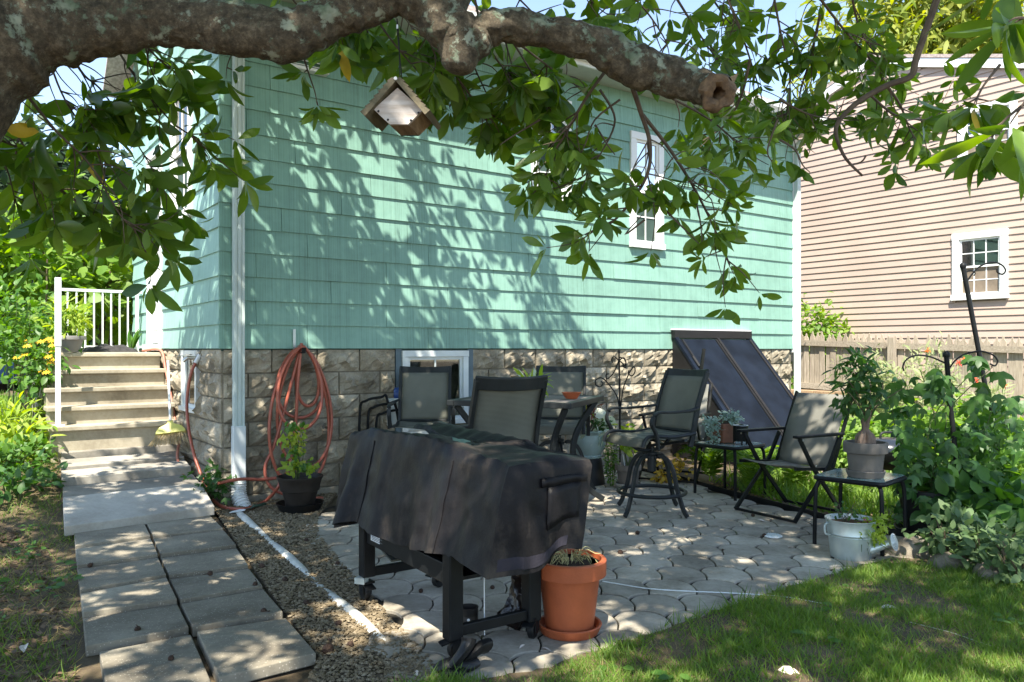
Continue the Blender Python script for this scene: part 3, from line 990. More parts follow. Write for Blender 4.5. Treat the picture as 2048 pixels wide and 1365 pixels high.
# ---- spigot and hose hanger
b = MB(); b.tube([LW(.70, 0, 1.22), LW(.70, .10, 1.22), LW(.72, .13, 1.19)], .016, 10); sp = b.build('spigot', m_chrome, house, True)
b = MB(); b.lathe([(.001, 0), (.03, 0), (.03, .008), (.001, .008)], 10, LW(.70, .09, 1.245)); b.build('spigot_handle', m_chrome, sp, True)
HT = .607
b = MB(); b.obox(HA, AXM, (HT - .012, .028, 1.24), (HT + .012, .034, 1.47)); hb = b.build('hose_hanger', m_galv, house)
b = MB(); b.bar([W(HT + .03, .03, 1.28), W(HT + .03, .17, 1.265), W(HT + .03, .18, 1.31)], .035, .008); b.build('hook', m_bulkdark, hb)

# ================================================================== STEPS
ST0, SW, SG = 1.25, 1.05, .05
RISE = (1.262 - .455) / 5
TREAD = .19
steps = thing('concrete_steps', 'pale concrete steps with five risers beside the side door', 'steps', LW(ST0, .5, .4))
for k in range(5):
    z1 = .455 + RISE * (k + 1); z0 = z1 - RISE - (.3 if k == 0 else .02)
    t = ST0 + TREAD * k
    te = 3.15 if k == 4 else t + TREAD + .06
    b = MB(); b.obox(HA, AXL, (t, SG, z0), (te, SG + SW, z1 - .041)); b.obox(HA, AXL, (t - .045, SG - .01, z1 - .042), (te, SG + SW + .02, z1))
    st = b.build('step' if k < 4 else 'landing', m_step, steps, bevel=.008)
b = MB(); b.obox(HA, AXL, (ST0 + .82, SG + .01, 0), (3.14, SG + SW - .01, 1.0)); b.build('base', m_step, steps)

# railing
rail = thing('stair_railing', 'white aluminium railing with thin balusters on the landing', 'railing', LW(ST0 + .2, SW, .6))
def PR(px, py, tt, dd): return P(px, py, LW(tt, dd, 0).y)
zl = 1.262
dpo = SG + SW - .06
b = MB(); b.obox(HA, AXL, (ST0 + .05, dpo - .02, .455 + RISE), (ST0 + .09, dpo + .02, 1.32)); b.obox(HA, AXL, (ST0 + .045, dpo - .025, 1.32), (ST0 + .095, dpo + .025, 1.93)); b.build('newel_post', m_alu, rail, bevel=.003)
b = MB(); b.obox(HA, AXL, (ST0 + .03, dpo - .05, .455 + RISE), (ST0 + .11, dpo + .05, .455 + RISE + .012)); b.build('base_plate', m_alu, rail)
RT = 3.08
dpo = .87
b = MB(); b.bar([LW(RT, dpo, zl + .68), LW(RT, SG - .05 + .02, zl + .68)], .03, .03); b.build('top_rail', m_alu, rail)
b = MB(); b.bar([LW(RT, dpo, zl + .06), LW(RT, SG - .03, zl + .06)], .025, .025); b.build('bottom_rail', m_alu, rail)
dpo = .87
for i in range(10):
    d = dpo - .02 - i * (dpo - SG) / 9.6
    b = MB(); b.bar([LW(RT, d, zl + .06), LW(RT, d, zl + .68)], .016, .016, up=HU); b.build('baluster', m_alu, rail)
b = MB(); b.bar([LW(RT, dpo, zl), LW(RT, dpo, zl + .7)], .03, .03, up=HU); b.build('corner_post', m_alu, rail)
b = MB(); b.bar([LW(RT, SG + .02, zl), LW(RT, SG + .02, zl + .7)], .03, .03, up=HU); b.build('corner_post', m_alu, rail)

# ================================================================== NEIGHBOUR HOUSE
NA = Vector((5.1, 14.0, 0)); NU = HN.copy(); NN = -HU
def NW(s, d, z): return NA + NU * s + NN * d + ZV * z
nb = thing('beige_house', 'beige vinyl-sided gable house behind the picket fence', 'house', NA)
PKS, PKZ = 1.35, 5.92
def ng(s): return PKZ - (.375 * (PKS - s) if s < PKS else .30 * (s - PKS))
S0, S1 = -3.0, 5.2
pts = [(S0, .2), (S1, .2), (S1, ng(S1)), (PKS, PKZ), (S0, ng(S0))]
vs = [NW(s, d, z) for d in (-.2, 0) for s, z in pts]
nwall = MB().add(vs, [(4, 3, 2, 1, 0), (5, 6, 7, 8, 9)] + [(i, (i + 1) % 5, 5 + (i + 1) % 5, 5 + i) for i in range(5)]).build('wall', M('beige_back', (.2, .16, .12), .9), nb)
NE = .104
NWIN = [(2.62, 3.38, 2.02, 3.02), (2.70, 3.50, 4.04, 4.87)]
i = 0; z = .95
while z < PKZ - .02:
    s0 = S0; s1 = S1
    if ng(s0) < z + NE * .5: s0 = PKS - (PKZ - z - NE * .5) / .375
    if ng(s1) < z + NE * .5: s1 = PKS + (PKZ - z - NE * .5) / .30
    for a, e in holes_split(s0, s1, z, z + NE, [(q[0] + .03, q[1] - .03, q[2], q[3]) for q in NWIN]):
        if e - a > .05:
            MB().hexa([NW(a, .001, z), NW(e, .001, z), NW(e, .021, z), NW(a, .021, z), NW(a, .001, z + NE), NW(e, .001, z + NE), NW(e, .005, z + NE + .004), NW(a, .005, z + NE + .004)]).build('siding_course', m_beige, nwall)
    z += NE; i += 1
for q, cur in zip(NWIN, (1, 0)):
    wn_ = window(NW, (NU, NN, ZV), q, 'window', cas=.10, muntins=(3, 2), sashes=2, dout=.05, parent=nb, back=-.10)
    if cur:
        t0, t1, z0, z1 = q
        for za, zb in ((z1 - .36, z1 - .1), (z0 + .08, z0 + .42)):
            rows = []
            for zz in (za, zb):
                rows.append([NW(t0 + .1 + (t1 - t0 - .2) * k / 24, -.05 + .012 * math.sin(k * 1.7), zz + (.02 * math.sin(k * 2.1) if zz == za else 0)) for k in range(25)])
            MB().surf(rows).build('lace_curtain', m_lace, wn_, True, solid=.003)
for sa, sb in ((S0 - .2, PKS), (PKS, S1 + .2)):
    b = MB(); b.bar([NW(sa, .035, ng(sa) + .05), NW(sb, .035, ng(sb) + .05)], .07, .13); b.build('rake_trim', m_white, nb)
    b = MB(); b.bar([NW(sa, -2.12, ng(sa) + .15), NW(sb, -2.12, ng(sb) + .15)], 4.4, .05); b.build('roof', m_roof, nb)
b = MB(); b.obox(NA, (NU, NN, ZV), (S0, -.2, .1), (S1, .004, .95)); b.build('foundation', M('pale_parge', (.45, .36, .28), .9, .1), nb)

# ================================================================== PICKET FENCE
FA = Vector((4.45, 13.30, 0))
def FW(s, d, z): return FA + HN * s + NN * d + ZV * z
fence = thing('picket_fence', 'weathered grey wooden picket fence in front of the beige house', 'fence', FA)
fl = 4.05
ft = lambda s: 1.585 - .035 * s
pk = MB()
pp = [(-.045, 0), (.045, 0), (.045, 1.06), (.038, 1.10), (.016, 1.13), (.010, 1.165), (0, 1.18), (-.010, 1.165), (-.016, 1.13), (-.038, 1.10), (-.045, 1.06)]
n = len(pp)
pk.add([Vector((x, y, z)) for y in (0, .018) for x, z in pp], [tuple(range(n)), tuple(range(n, 2 * n))[::-1]] + [((i + 1) % n, i, n + i, n + (i + 1) % n) for i in range(n)])
pkm = pk.mesh('picket', m_fence)
s = -1.2
rzf = math.atan2(HN.y, HN.x)
while s < fl:
    if not (2.42 < s < 2.50):
        o = put('picket', pkm, fence)
        o.location = FW(s, random.uniform(-.004, .004), ft(s) - 1.18 + random.uniform(-.014, .014)) - FA
        o.rotation_euler = (random.uniform(-.015, .015), random.uniform(-.012, .012), rzf)
        o.scale = (random.uniform(.92, 1.04), 1, random.uniform(.985, 1.01))
    s += .098
for dz in (.17, .86):
    b = MB(); b.bar([FW(-1.2, .03, ft(-1.2) - dz), FW(fl + .02, .03, ft(fl) - dz)], .04, .085); b.build('rail', wood_mat('fence_rail', (.2, .165, .125), (.40, .345, .27), 'X'), fence)
for sp_ in (-.2, 2.0, fl - .06):
    b = MB(); b.obox(FA, (HN, NN, ZV), (sp_, .05, .2), (sp_ + .09, .14, ft(sp_) - .05)); b.build('post', m_fence, fence)

# timbers behind the garden
tim = thing('retaining_timbers', 'low stack of brown landscape timbers below the picket fence', 'retaining wall', FW(.2, .5, .45))
for r_ in range(2):
    for k in range(7):
        s = -.6 + k * .36 + (.18 if r_ else 0)
        b = MB(); b.obox(FA, (HN, NN, ZV), (s, .35 + random.uniform(-.015, .015), .40 + r_ * .13), (s + .35, .5, .525 + r_ * .13)); b.build('timber', m_timber, tim, bevel=.008)

# chain link fence at the far right
cl = thing('chain_link_fence', 'grey chain-link fence with round post at the right garden edge', 'fence', G(2030, 900, .3))
c0 = FW(fl + .1, .15, .3); c1 = c0 + Vector((2.2, -.9, 0))
for p in (c0, c1):
    b = MB(); b.tube([p - ZV * .3, p + ZV * .95], .03, 10); b.lathe([(.001, 0), (.036, 0), (.03, .03), (.001, .045)], 10, p + ZV * .95); b.build('post', m_galv, cl, True)
b = MB(); b.tube([c0 + ZV * .9, c1 + ZV * .9], .022, 8); b.build('top_rail', m_galv, cl, True)
V = []; F = []
dd = (c1 - c0); L_ = dd.length; dn = dd / L_
b = MB(); k = 0
x = -0.9
while x < L_:
    for sg in (1, -1):
        xa, xb = (x, x + .9) if sg == 1 else (x + .9, x)
        za, zb = 0, .9
        lo, hi = 0, 1
        # clip to [0,L]
        if xa < 0: lo = (0 - xa) / (xb - xa)
        if xb < 0: hi = (0 - xa) / (xb - xa)
        if xb > L_: hi = (L_ - xa) / (xb - xa)
        if xa > L_: lo = (L_ - xa) / (xb - xa)
        if hi - lo > .02:
            b.tube([c0 + dn * (xa + (xb - xa) * lo) + ZV * (.9 * lo), c0 + dn * (xa + (xb - xa) * hi) + ZV * (.9 * hi)], .0022, 3)
    x += .07
kind(b.build('wire_mesh', m_galv, cl), 'stuff')

# ================================================================== HOSES
def hose(name, label, pts, r, mt, k=8):
    return tag(MB().tube(spline(pts, k), r, 10).build(name, mt, None, True), label, 'hose')
def coil_pts():
    pts = []
    c = HT + .03
    # several long drooping loops over the hook
    loops = [(.0, .40, .60, .10), (-.02, .50, 1.20, .13), (-.03, .36, .70, .16), (.04, .44, 1.05, .12), (.08, .18, .52, .09)]
    top = 1.305
    for k, (sh, wd, dr, dp) in enumerate(loops):
        n = 18
        for i in range(n):
            a = 2 * PI * i / n
            zz = math.cos(a)
            yy = math.sin(a)
            prof = abs(math.sin(a / 2)) ** .9
            x = c + sh * prof + yy * wd * .62 * (.45 + .55 * prof)
            z = top - dr * (1 - zz) / 2 + .004 * k
            pts.append(W(x, dp + .02 * math.cos(a * 1.5 + k), z))
    return pts
cp = coil_pts()
tail = [W(.42, .12, .55), W(.32, .12, .3), W(.38, .16, .12), W(.62, .2, .03), W(.78, .25, .02)]
lead = [W(-.08, .18, .22), W(.10, .17, .235), W(.35, .15, .21), W(.52, .12, .26), W(.58, .12, .6), W(.60, .13, 1.0)]
hose('garden_hose', 'red garden hose looped over a hook on the teal house wall', lead + cp + tail, .0135, m_hose, 5)
hose('garden_hose', 'red garden hose curving down from the white spigot by the basement window',
     [P(394, 722, 7.03), P(382, 748, 7.0), P(374, 800, 6.98), P(377, 855, 6.92), P(389, 912, 6.82), P(406, 960, 6.7), G(416, 985, .1), G(430, 1004, .05), G(452, 1016, .03), G(492, 1018, .03), G(530, 1003, .04), P(556, 975, 6.42), P(563, 950, 6.5)], .0135, m_hose)
b = MB(); b.tube([P(401, 709, 7.05), P(391, 727, 7.02)], .021, 10)
tag(b.build('hose_collar', m_white, None, True), 'white plastic hose connector on the spigot', 'connector')
hose('garden_hose', 'faded pink hose running down beside the concrete steps',
     [LW(2.3, .16, 1.28), LW(1.95, .06, 1.285), LW(1.80, .045, 1.10), LW(1.6, .042, .86), LW(1.42, .04, .60), LW(1.18, .05, .50), LW(.9, .14, .32), LW(.6, .17, .22), LW(.3, .2, .12), LW(.12, .22, .08)], .013, m_hose2)

# buried drain pipe
p0, p1 = G(478, 1030, 0), G(835, 1345, 0)
pts = []
for i in range(15):
    p = p0.lerp(p1, i / 14)
    pts.append(Vector((p.x + random.uniform(-.004, .004), p.y, -.004 + .010 * math.sin(i * 1.3) - .012 * i / 14)))
tag(MB().tube(pts, .034, 14).build('drain_pipe', M('dirty_pvc', (.55, .55, .51), .5, .15, 14), None, True), 'half-buried white plastic drain pipe in the gravel', 'pipe')

# trowel
tr_ = thing('garden_trowel', 'trowel with white blade lying on gravel near the downspout', 'trowel', G(475, 1022, .03))
a = G(458, 1026, .03); c = G(505, 1016, .035); dd = (c - a).normalized(); sd_ = Vector((-dd.y, dd.x, 0))
b = MB(); b.add([a, a + dd * .05 + sd_ * .03, a + dd * .12 + sd_ * .035, a + dd * .15, a + dd * .12 - sd_ * .035, a + dd * .05 - sd_ * .03, a + dd * .08 - ZV * .012], [(0, 6, 1), (1, 6, 2), (2, 6, 3), (3, 6, 4), (4, 6, 5), (5, 6, 0)]); b.build('blade', m_white, tr_, solid=.002)
b = MB(); b.tube([a + dd * .14, a + dd * .2, a + dd * .22 + ZV * .01, a + dd * .33 + ZV * .01], [.005, .006, .013, .012], 8); b.build('handle', M('green_grip', (.03, .06, .04), .5), tr_, True)

# broom
br = thing('push_broom', 'straw broom with yellow head leaning against the foundation', 'broom', LW(1.02, .22, .36))
hb_, ht_ = LW(1.1, .17, .62), LW(1.62, .03, 1.22)
hb_ = P(341, 853, 7.28); ht_ = P(336, 722, 7.62)
b = MB(); b.tube([hb_, ht_], .011, 8); b.build('handle', m_alu, br, True)
du = (ht_ - hb_).normalized(); sx = Vector((1, .25, 0)); sx = (sx - du * sx.dot(du)).normalized()
fw = du.cross(sx)
b = MB()
rows = [(.02, .016, .05), (.03, .018, .02), (.095, .02, -.01), (.125, .02, -.05), (.128, .02, -.075)]
vs = []
for w_, d_, h_ in rows: vs.append([hb_ + sx * x * w_ + fw * y * d_ + du * h_ for x, y in ((-1, -1), (1, -1), (1, 1), (-1, 1))])
b.surf(vs, True); o = len(b.v); b.f += [(0, 1, 2, 3), (o - 1, o - 2, o - 3, o - 4)]
b.build('head', M('yellow_plastic', (.58, .55, .13), .45, .08), br, bevel=.003)
m_straw = M('straw', (.46, .36, .2), .9, .3, 40)
b = MB()
for i in range(150):
    x = random.uniform(-1, 1); y = random.uniform(-.8, .8)
    p = hb_ + sx * x * .122 + fw * y * .015 - du * .07
    q = p - du * random.uniform(.09, .125) + sx * (x * .05 - .02 + random.uniform(-.012, .012)) + fw * random.uniform(-.015, .015)
    b.tube([p, p.lerp(q, .5) + sx * random.uniform(-.004, .004), q], .0017, 3)
kind(b.build('bristles', m_straw, br), 'stuff')

# dark cloth bag + pot on the landing
zl = 1.262
bag = MB(); rows = []
for j in range(9):
    v = j / 8; row = []
    for i in range(15):
        u_ = i / 14
        d = .12 + u_ * .58; t = 1.98 + TREAD + v * .28
        edge_ = (math.sin(PI * v) ** .5) * (math.sin(PI * u_) ** .35)
        row.append(LW(t + .02 * math.sin(u_ * 7), SG + .42 + (u_ - .5) * .5, zl + .004 + .07 * edge_ * (1 + .35 * math.sin(u_ * 17 + v * 6) * .6 + .2 * math.sin(v * 11))))
    rows.append(row)
bag.surf(rows)
tag(bag.build('folded_bag', M('dark_grey_cloth', (.035, .033, .034), .85, .3, 20, .004, 60), None, True), 'dark grey folded cloth bag lying on the top landing', 'bag')

# ================================================================== FURNITURE
def sling_chair(name, label, grp, base=True):
    # counter-height swivel chair ; faces local -y ; origin on the ground
    c = thing(name, label, 'chair', group=grp)
    def B(): return MB()
    SH = .625
    hw = .235
    # seat sling
    rows = []
    for j in range(11):
        v = j / 10; y = -.27 + .50 * v
        z = SH + .012 - .03 * math.sin(PI * v) - (.085 * (1 - v / .18) ** 2 if v < .18 else 0)
        rows.append([Vector((x * hw, y, z - .012 * (1 - x * x))) for x in (-1, -.6, -.2, .2, .6, 1)])
    b = B().surf(rows); b.build('seat', m_sling, c, True, False, solid=.008)
    # seat side rails
    for s in (-1, 1):
        b = B(); b.tube(spline([(s * hw, -.29, SH - .075), (s * hw, -.27, SH - .02), (s * hw, -.2, SH + .005), (s * hw, .02, SH - .012), (s * hw, .24, SH + .005)], 4), .014, 8); b.build('seat_rail', m_dgrey, c, True, False)
    # back: sling, rails, top bar
    def bp(x, h):  # h 0..1 up the back
        y = .22 + .155 * h; z = SH - .02 + .50 * h
        return Vector((x, y, z))
    bw = .225
    rows = []
    for j in range(11):
        h = .06 + .86 * j / 10
        rows.append([bp(x * (bw - .005), h) + Vector((0, .035 * (1 - x * x) * (.6 + .4 * h) - .02 * math.sin(PI * h), 0)) for x in (-1, -.6, -.2, .2, .6, 1)])
    B().surf(rows).build('back_sling', m_sling, c, True, False, solid=.006)
    for s in (-1, 1):
        bk = B(); bk.bar([bp(s * bw, -.16), bp(s * bw, 0), bp(s * bw, .5) + Vector((0, -.02, 0)), bp(s * bw, 1.0)], .026, .042, up=(0, 1, 0))
        bk.build('back_frame', m_dgrey, c, False, False, bevel=.005)
    b = B()
    pts = [bp(x * (bw + .012), .965) + Vector((0, .042 * (1 - x * x), -.012 * (1 - x * x))) for x in (-1, -.7, -.35, 0, .35, .7, 1)]
    b.bar(pts, .024, .085, up=(0, .3, 1)); b.build('top_rail', m_dgrey, c, False, False, bevel=.008)
    b = B(); b.tube([bp(-bw, .07), bp(bw, .07)], .012, 8); b.build('lower_rail', m_dgrey, c, True, False)
    # arms
    for s in (-1, 1):
        x = s * (hw + .035)
        b = B()
        b.bar(spline([(s * bw, .28, SH + .20), (x, .15, SH + .185), (x, -.05, SH + .18), (x, -.16, SH + .185), (x + s * .005, -.215, SH + .165), (x, -.235, SH + .10), (x, -.20, SH + .04), (x, -.18, SH - .02), (x, -.17, SH - .10)], 4), .034, .02, up=(0, .5, .8))
        b.build('arm', m_dgrey, c, False, False, bevel=.005)
    # under-seat cross pieces and swivel
    b = B()
    b.bar([(-hw, -.14, SH - .06), (0, -.12, SH - .10), (hw, -.14, SH - .06)], .03, .02)
    b.bar([(-hw, .14, SH - .045), (0, .12, SH - .10), (hw, .14, SH - .045)], .03, .02)
    b.tube(spline([(0, -.2, SH - .02), (0, -.19, SH - .09), (0, -.1, SH - .13), (0, 0, SH - .13), (0, .1, SH - .12), (0, .2, SH - .04)], 4), .015, 8)
    b.build('seat_support', m_dgrey, c, False, False)
    if base:
        b = B(); b.lathe([(.001, SH - .30), (.034, SH - .30), (.034, SH - .18), (.05, SH - .165), (.05, SH - .15), (.022, SH - .145), (.022, SH - .10), (.001, SH - .10)], 14); b.build('swivel_post', m_dgrey, c, True, False)
        for k in range(4):
            a = PI / 2 * k + R(12)
            ca, sa = math.cos(a), math.sin(a)
            pr = [(.03, SH - .19), (.085, SH - .175), (.15, SH - .20), (.205, SH - .28), (.235, SH - .40), (.265, .14), (.30, .055), (.335, .012)]
            b = B(); b.bar(spline([(r * ca, r * sa, z) for r, z in pr], 3), .022, .032, up=(ca, sa, .25)); b.build('leg', m_dgrey, c, False, False, bevel=.004)
        b = B(); n = 36
        b.tube([(.262 * math.cos(2 * PI * i / n), .262 * math.sin(2 * PI * i / n), .165) for i in range(n)], .0155, 8, closed=True); b.build('foot_ring', m_dgrey, c, True, False)
    return c
GRP = 'counter-height sling chairs'
def face(fx, fy): return math.atan2(fy, fx) + PI / 2   # local -y to (fx,fy)
ch = sling_chair('swivel_chair', 'charcoal swivel sling chair standing clear of the table before the bulkhead', GRP)
ch.location = (1.10, 6.22, .013); ch.rotation_euler = (0, 0, face(-.83, -.50))
dup(ch, (-.78, 6.92, .013), face(.05, -1), 'sling chair against the basement window, left of the patio table')
dup(ch, (-.16, 5.08, .013), face(-.42, .9), 'sling chair with its back to the viewer, right behind the covered grill')
dup(ch, (.42, 7.12, .013), face(-.12, -1), 'sling chair behind the patio table, nearest the scroll trellis')

# patio table
TN = Vector((.43, 5.75, 0)); e1 = Vector((.35, .937, 0)).normalized(); e2 = Vector((-.937, .35, 0)).normalized()
tb = thing('patio_table', 'square counter-height patio table with brown slatted top', 'table', TN + (e1 + e2) * .5)
TZ = .905
fr_ = MB()
fr_.obox(TN, (e1, e2, ZV), (0, 0, TZ - .045), (1, .06, TZ)); fr_.obox(TN, (e1, e2, ZV), (0, .94, TZ - .045), (1, 1, TZ))
fr_.obox(TN, (e1, e2, ZV), (0, .06, TZ - .044), (.06, .94, TZ - .001)); fr_.obox(TN, (e1, e2, ZV), (.94, .06, TZ - .044), (1, .94, TZ - .001))
fr_.build('frame', m_dgrey, tb, bevel=.006)
m_tslat = wood_mat('table_slat', (.13, .11, .095), (.24, .21, .185), 'X')
for i in range(8):
    y0 = .064 + i * .109
    MB().obox(TN, (e1, e2, ZV), (.064, y0, TZ - .03), (.936, y0 + .104, TZ - .004)).build('slat', m_tslat, tb, bevel=.003)
for a, c_ in ((.06, .06), (.94, .06), (.94, .94), (.06, .94)):
    ctr = TN + (e1 + e2) * .5
    d = (TN + e1 * a + e2 * c_ - ctr)
    pts = [ctr + d * 1.0 + ZV * (TZ - .045), ctr + d * .72 + ZV * .62, ctr + d * .66 + ZV * .40, ctr + d * .84 + ZV * .16, ctr + d * 1.12 + ZV * .03]
    MB().bar(spline(pts, 4), .035, .045, up=(d.x, d.y, .1)).build('leg', m_dgrey, tb, bevel=.005)
MB().tube([TN + (e1 + e2) * .5 + Vector((.22 * math.cos(2 * PI * i / 24), .22 * math.sin(2 * PI * i / 24), .40)) for i in range(24)], .013, 8, closed=True).build('ring_brace', m_dgrey, tb, True)

# bowl on the table
bp_ = P(1143, 790, 6.25); bp_.z = TZ + .001
tag(MB().lathe([(.001, 0), (.045, 0), (.052, .01), (.075, .045), (.078, .05), (.068, .047), (.04, .014), (.001, .012)], 22, bp_).build('clay_bowl', m_terra, None, True), 'small orange clay bowl on the patio table', 'bowl')

# glass side tables
def side_table(name, label, c, rz, s=.44, h=.455):
    t = thing(name, label, 'side table', c, rz, 'glass-top side tables')
    hs = s / 2
    n = 6; ring = []
    for k in range(4):
        a0 = k * PI / 2
        cx, cy = [(hs - .05, hs - .05), (-hs + .05, hs - .05), (-hs + .05, -hs + .05), (hs - .05, -hs + .05)][k]
        for i in range(n): a = a0 + PI / 2 * i / (n - 1); ring.append((cx + .05 * math.cos(a), cy + .05 * math.sin(a)))
    b = MB(); b.tube([(x, y, h - .018) for x, y in ring], .016, 8, closed=True); b.build('frame', m_black, t, True, False)
    b = MB(); b.prism([(x * .985, y * .985) for x, y in ring], h, h - .008); b.build('glass_top', m_tglass, t, False, False)
    for sx, sy in ((1, 1), (-1, 1), (-1, -1), (1, -1)):
        x, y = sx * (hs - .018), sy * (hs - .018)
        b = MB(); b.tube(spline([(x * .8, y * .8, h - .03), (x * .95, y * .95, h - .04), (x * 1.02, y * 1.02, h - .09), (x * 1.05, y * 1.05, .2), (x * 1.06, y * 1.06, 0)], 4), .0135, 8); b.build('leg', m_black, t, True, False)
    return t
side_table('side_table', 'low glass-topped side table holding the succulent pot and black lantern', (1.93, 7.0, .013), R(38))
side_table('side_table', 'low glass-topped side table holding the grey pot with gnarled trunk', (2.30, 5.22, .013), R(46))

# folding chairs : faces local -y
def fold_chair(name, label):
    c = thing(name, label, 'folding chair', group='folding sling chairs')
    hw = .25
    def B(): return MB()
    rows = []
    for j in range(9):
        v = j / 8; y = -.26 + .46 * v
        rows.append([Vector((x * (hw - .02), y, .425 - .05 * v - .02 * math.sin(PI * v) - .02 * (1 - x * x))) for x in (-1, -.5, 0, .5, 1)])
    B().surf(rows).build('seat', m_gsling, c, True, False, solid=.006)
    rows = []
    for j in range(11):
        v = j / 10
        rows.append([Vector((x * (hw - .015 * v), .19 + .23 * v - .02 * math.sin(PI * v) + .015 * (1 - x * x), .36 + .56 * v)) for x in (-1, -.5, 0, .5, 1)])
    B().surf(rows).build('back_sling', m_gsling, c, True, False, solid=.008)
    for s in (-1, 1):
        x = s * (hw + .012)
        b = B(); b.bar([(x, .44, .93), (x, .17, .33)], .016, .026, up=(0, 1, 0)); b.build('back_post', m_black, c, False, False)
        b = B(); b.bar([(x, -.20, .62), (x, -.05, .40), (x, .30, .02)], .018, .028, up=(0, 1, 0)); b.build('rear_leg', m_black, c, False, False)
        b = B(); b.bar([(x + s * .02, .24, .60), (x + s * .02, .12, .40), (x + s * .02, -.28, .015)], .018, .03, up=(0, 1, 0)); b.build('front_leg', m_black, c, False, False)
        b = B(); b.bar([(x + s * .008, -.26, .635), (x + s * .008, .30, .63)], .045, .022); b.build('arm', m_black, c, False, False, bevel=.006)
        b = B(); b.bar([(x, -.25, .40), (x, .22, .36)], .016, .024); b.build('seat_rail', m_black, c, False, False)
        for q in ((-.05, .41), (.26, .60), (-.20, .61)):
            b = B(); b.lathe([(.001, 0), (.008, 0), (.006, .004), (.001, .005)], 8, (x + s * .032, q[0], q[1]), Matrix.Rotation(s * PI / 2, 3, 'Y')); b.build('rivet', m_chrome, c, True, False)
    b = B(); b.bar([(-hw - .03, -.28, .02), (hw + .03, -.28, .02)], .016, .02); b.build('front_bar', m_black, c, False, False)
    b = B(); b.bar([(-hw, .30, .025), (hw, .30, .025)], .016, .02); b.build('rear_bar', m_black, c, False, False)
    return c
fc = fold_chair('folding_chair', 'grey sling folding chair with black arms at the right of the patio')
fc.location = (2.16, 6.18, .013); fc.rotation_euler = (0, 0, face(-.80, -.50))
dup(fc, (1.62, 7.86, .013), face(-.45, -.85), 'grey sling folding chair tucked behind the swivel chair by the bulkhead')

# ================================================================== COVERED GRILL
d1 = Vector((.565, -.825, 0)).normalized(); d2 = Vector((.825, .565, 0)).normalized()
gr = thing('covered_grill', 'flat-top grill cart under a dusty black fabric cover', 'grill', (-.3, 3.75, 0))
P1 = Vector((-.74, 4.03, 0)); P2 = Vector((-.245, 3.27, 0)); P3 = P2 + d2 * .40; P4 = P1 + d2 * .40
for p in (P1, P2, P3, P4):
    MB().obox(p, (d1, d2, ZV), (-.033, -.033, .10 if p is not P1 else .14), (.033, .033, .455)).build('leg', m_black, gr, bevel=.006)
for p, q, z, hh in ((P1, P2, .36, .085), (P4, P3, .36, .085), (P1, P4, .36, .085), (P2, P3, .43, .06), (P2, P3, .13, .045), (P1, P4, .16, .045)):
    MB().bar([p + ZV * z, q + ZV * z], .03, hh).build('crossbar', m_black, gr, bevel=.004)
MB().obox(P1, (d1, d2, ZV), (0, 0, .335), (.91, .40, .35)).build('shelf', m_black, gr)
MB().add([P1 + d1 * .02 + d2 * .03 + ZV * .32, P1 + d1 * .22 + d2 * .03 + ZV * .26, P1 + d1 * .22 + d2 * .4 + ZV * .26, P1 + d1 * .02 + d2 * .4 + ZV * .32], [(0, 1, 2, 3)]).build('grease_tray', M('dull_tray', (.12, .13, .12), .4, .1, metal=.6), gr, solid=.01)
MB().obox(P1, (d1, d2, ZV), (.09, -.0195, .345), (.34, -.0165, .40)).build('rating_label', m_label, gr)
m_ink = M('grey_ink', (.12, .13, .14), .8)
for i in range(6):
    MB().obox(P1, (d1, d2, ZV), (.10, -.0205, .351 + i * .0075), (.19 if i % 2 else .225, -.0196, .354 + i * .0075)).build('label_text', m_ink, gr)
MB().obox(P1, (d1, d2, ZV), (.245, -.0205, .352), (.265, -.0196, .375)).build('label_text', m_ink, gr)
b = MB(); b.tube([P1 + d1 * .3 + d2 * .3 + ZV * .33, P1 + d1 * .3 + d2 * .3 + ZV * .16], .002, 4); b.build('cord', m_white, gr)
cpt = P(968, 1150, 3.42); b = MB(); b.tube([Vector((cpt.x, cpt.y, .45)), Vector((cpt.x + .002, cpt.y, .06))], .0028, 5); b.build('hanging_cable', m_white, gr)
def caster(p, rz, nm='caster'):
    M3 = Matrix.Rotation(rz, 3, 'Z'); M4 = M3 @ Matrix.Rotation(PI / 2, 3, 'X')
    cc = p + M3 @ Vector((.02, 0, 0))
    b = MB(); ax = (M3 @ Vector((1, 0, 0)), M3 @ Vector((0, 1, 0)), ZV)
    b.obox(p, ax, (-.03, -.03, .095), (.03, .03, .104)); b.obox(cc, ax, (-.026, -.024, .035), (.022, -.019, .095)); b.obox(cc, ax, (-.026, .019, .035), (.022, .024, .095))
    c_ = b.build(nm, m_black, gr)
    b = MB(); b.lathe([(.001, -.015), (.036, -.015), (.042, -.010), (.042, .010), (.036, .015), (.001, .015)], 20, cc + ZV * .043, M4); b.build('wheel', m_blackpot, c_, True)
    b = MB(); b.lathe([(.001, -.018), (.009, -.018), (.009, .018), (.001, .018)], 10, cc + ZV * .043, M4); b.build('axle', m_chrome, c_, True)
    b = MB(); b.hexa([cc + M3 @ Vector(v) for v in ((-.075, -.025, .07), (-.02, -.025, .085), (-.02, .025, .085), (-.075, .025, .07), (-.075, -.025, .076), (-.02, -.025, .092), (-.02, .025, .092), (-.075, .025, .076))]); b.build('brake_lever', m_black, c_)
for p, a in ((P1, 2.2), (P2, .4), (P3, 1.2), (P4, .8)): caster(p + ZV * .012, a)
MB().box(P1 + ZV * .125 - d2 * .03, (.055, .045, .03), R(-20)).build('foot_plate', m_galv, gr)
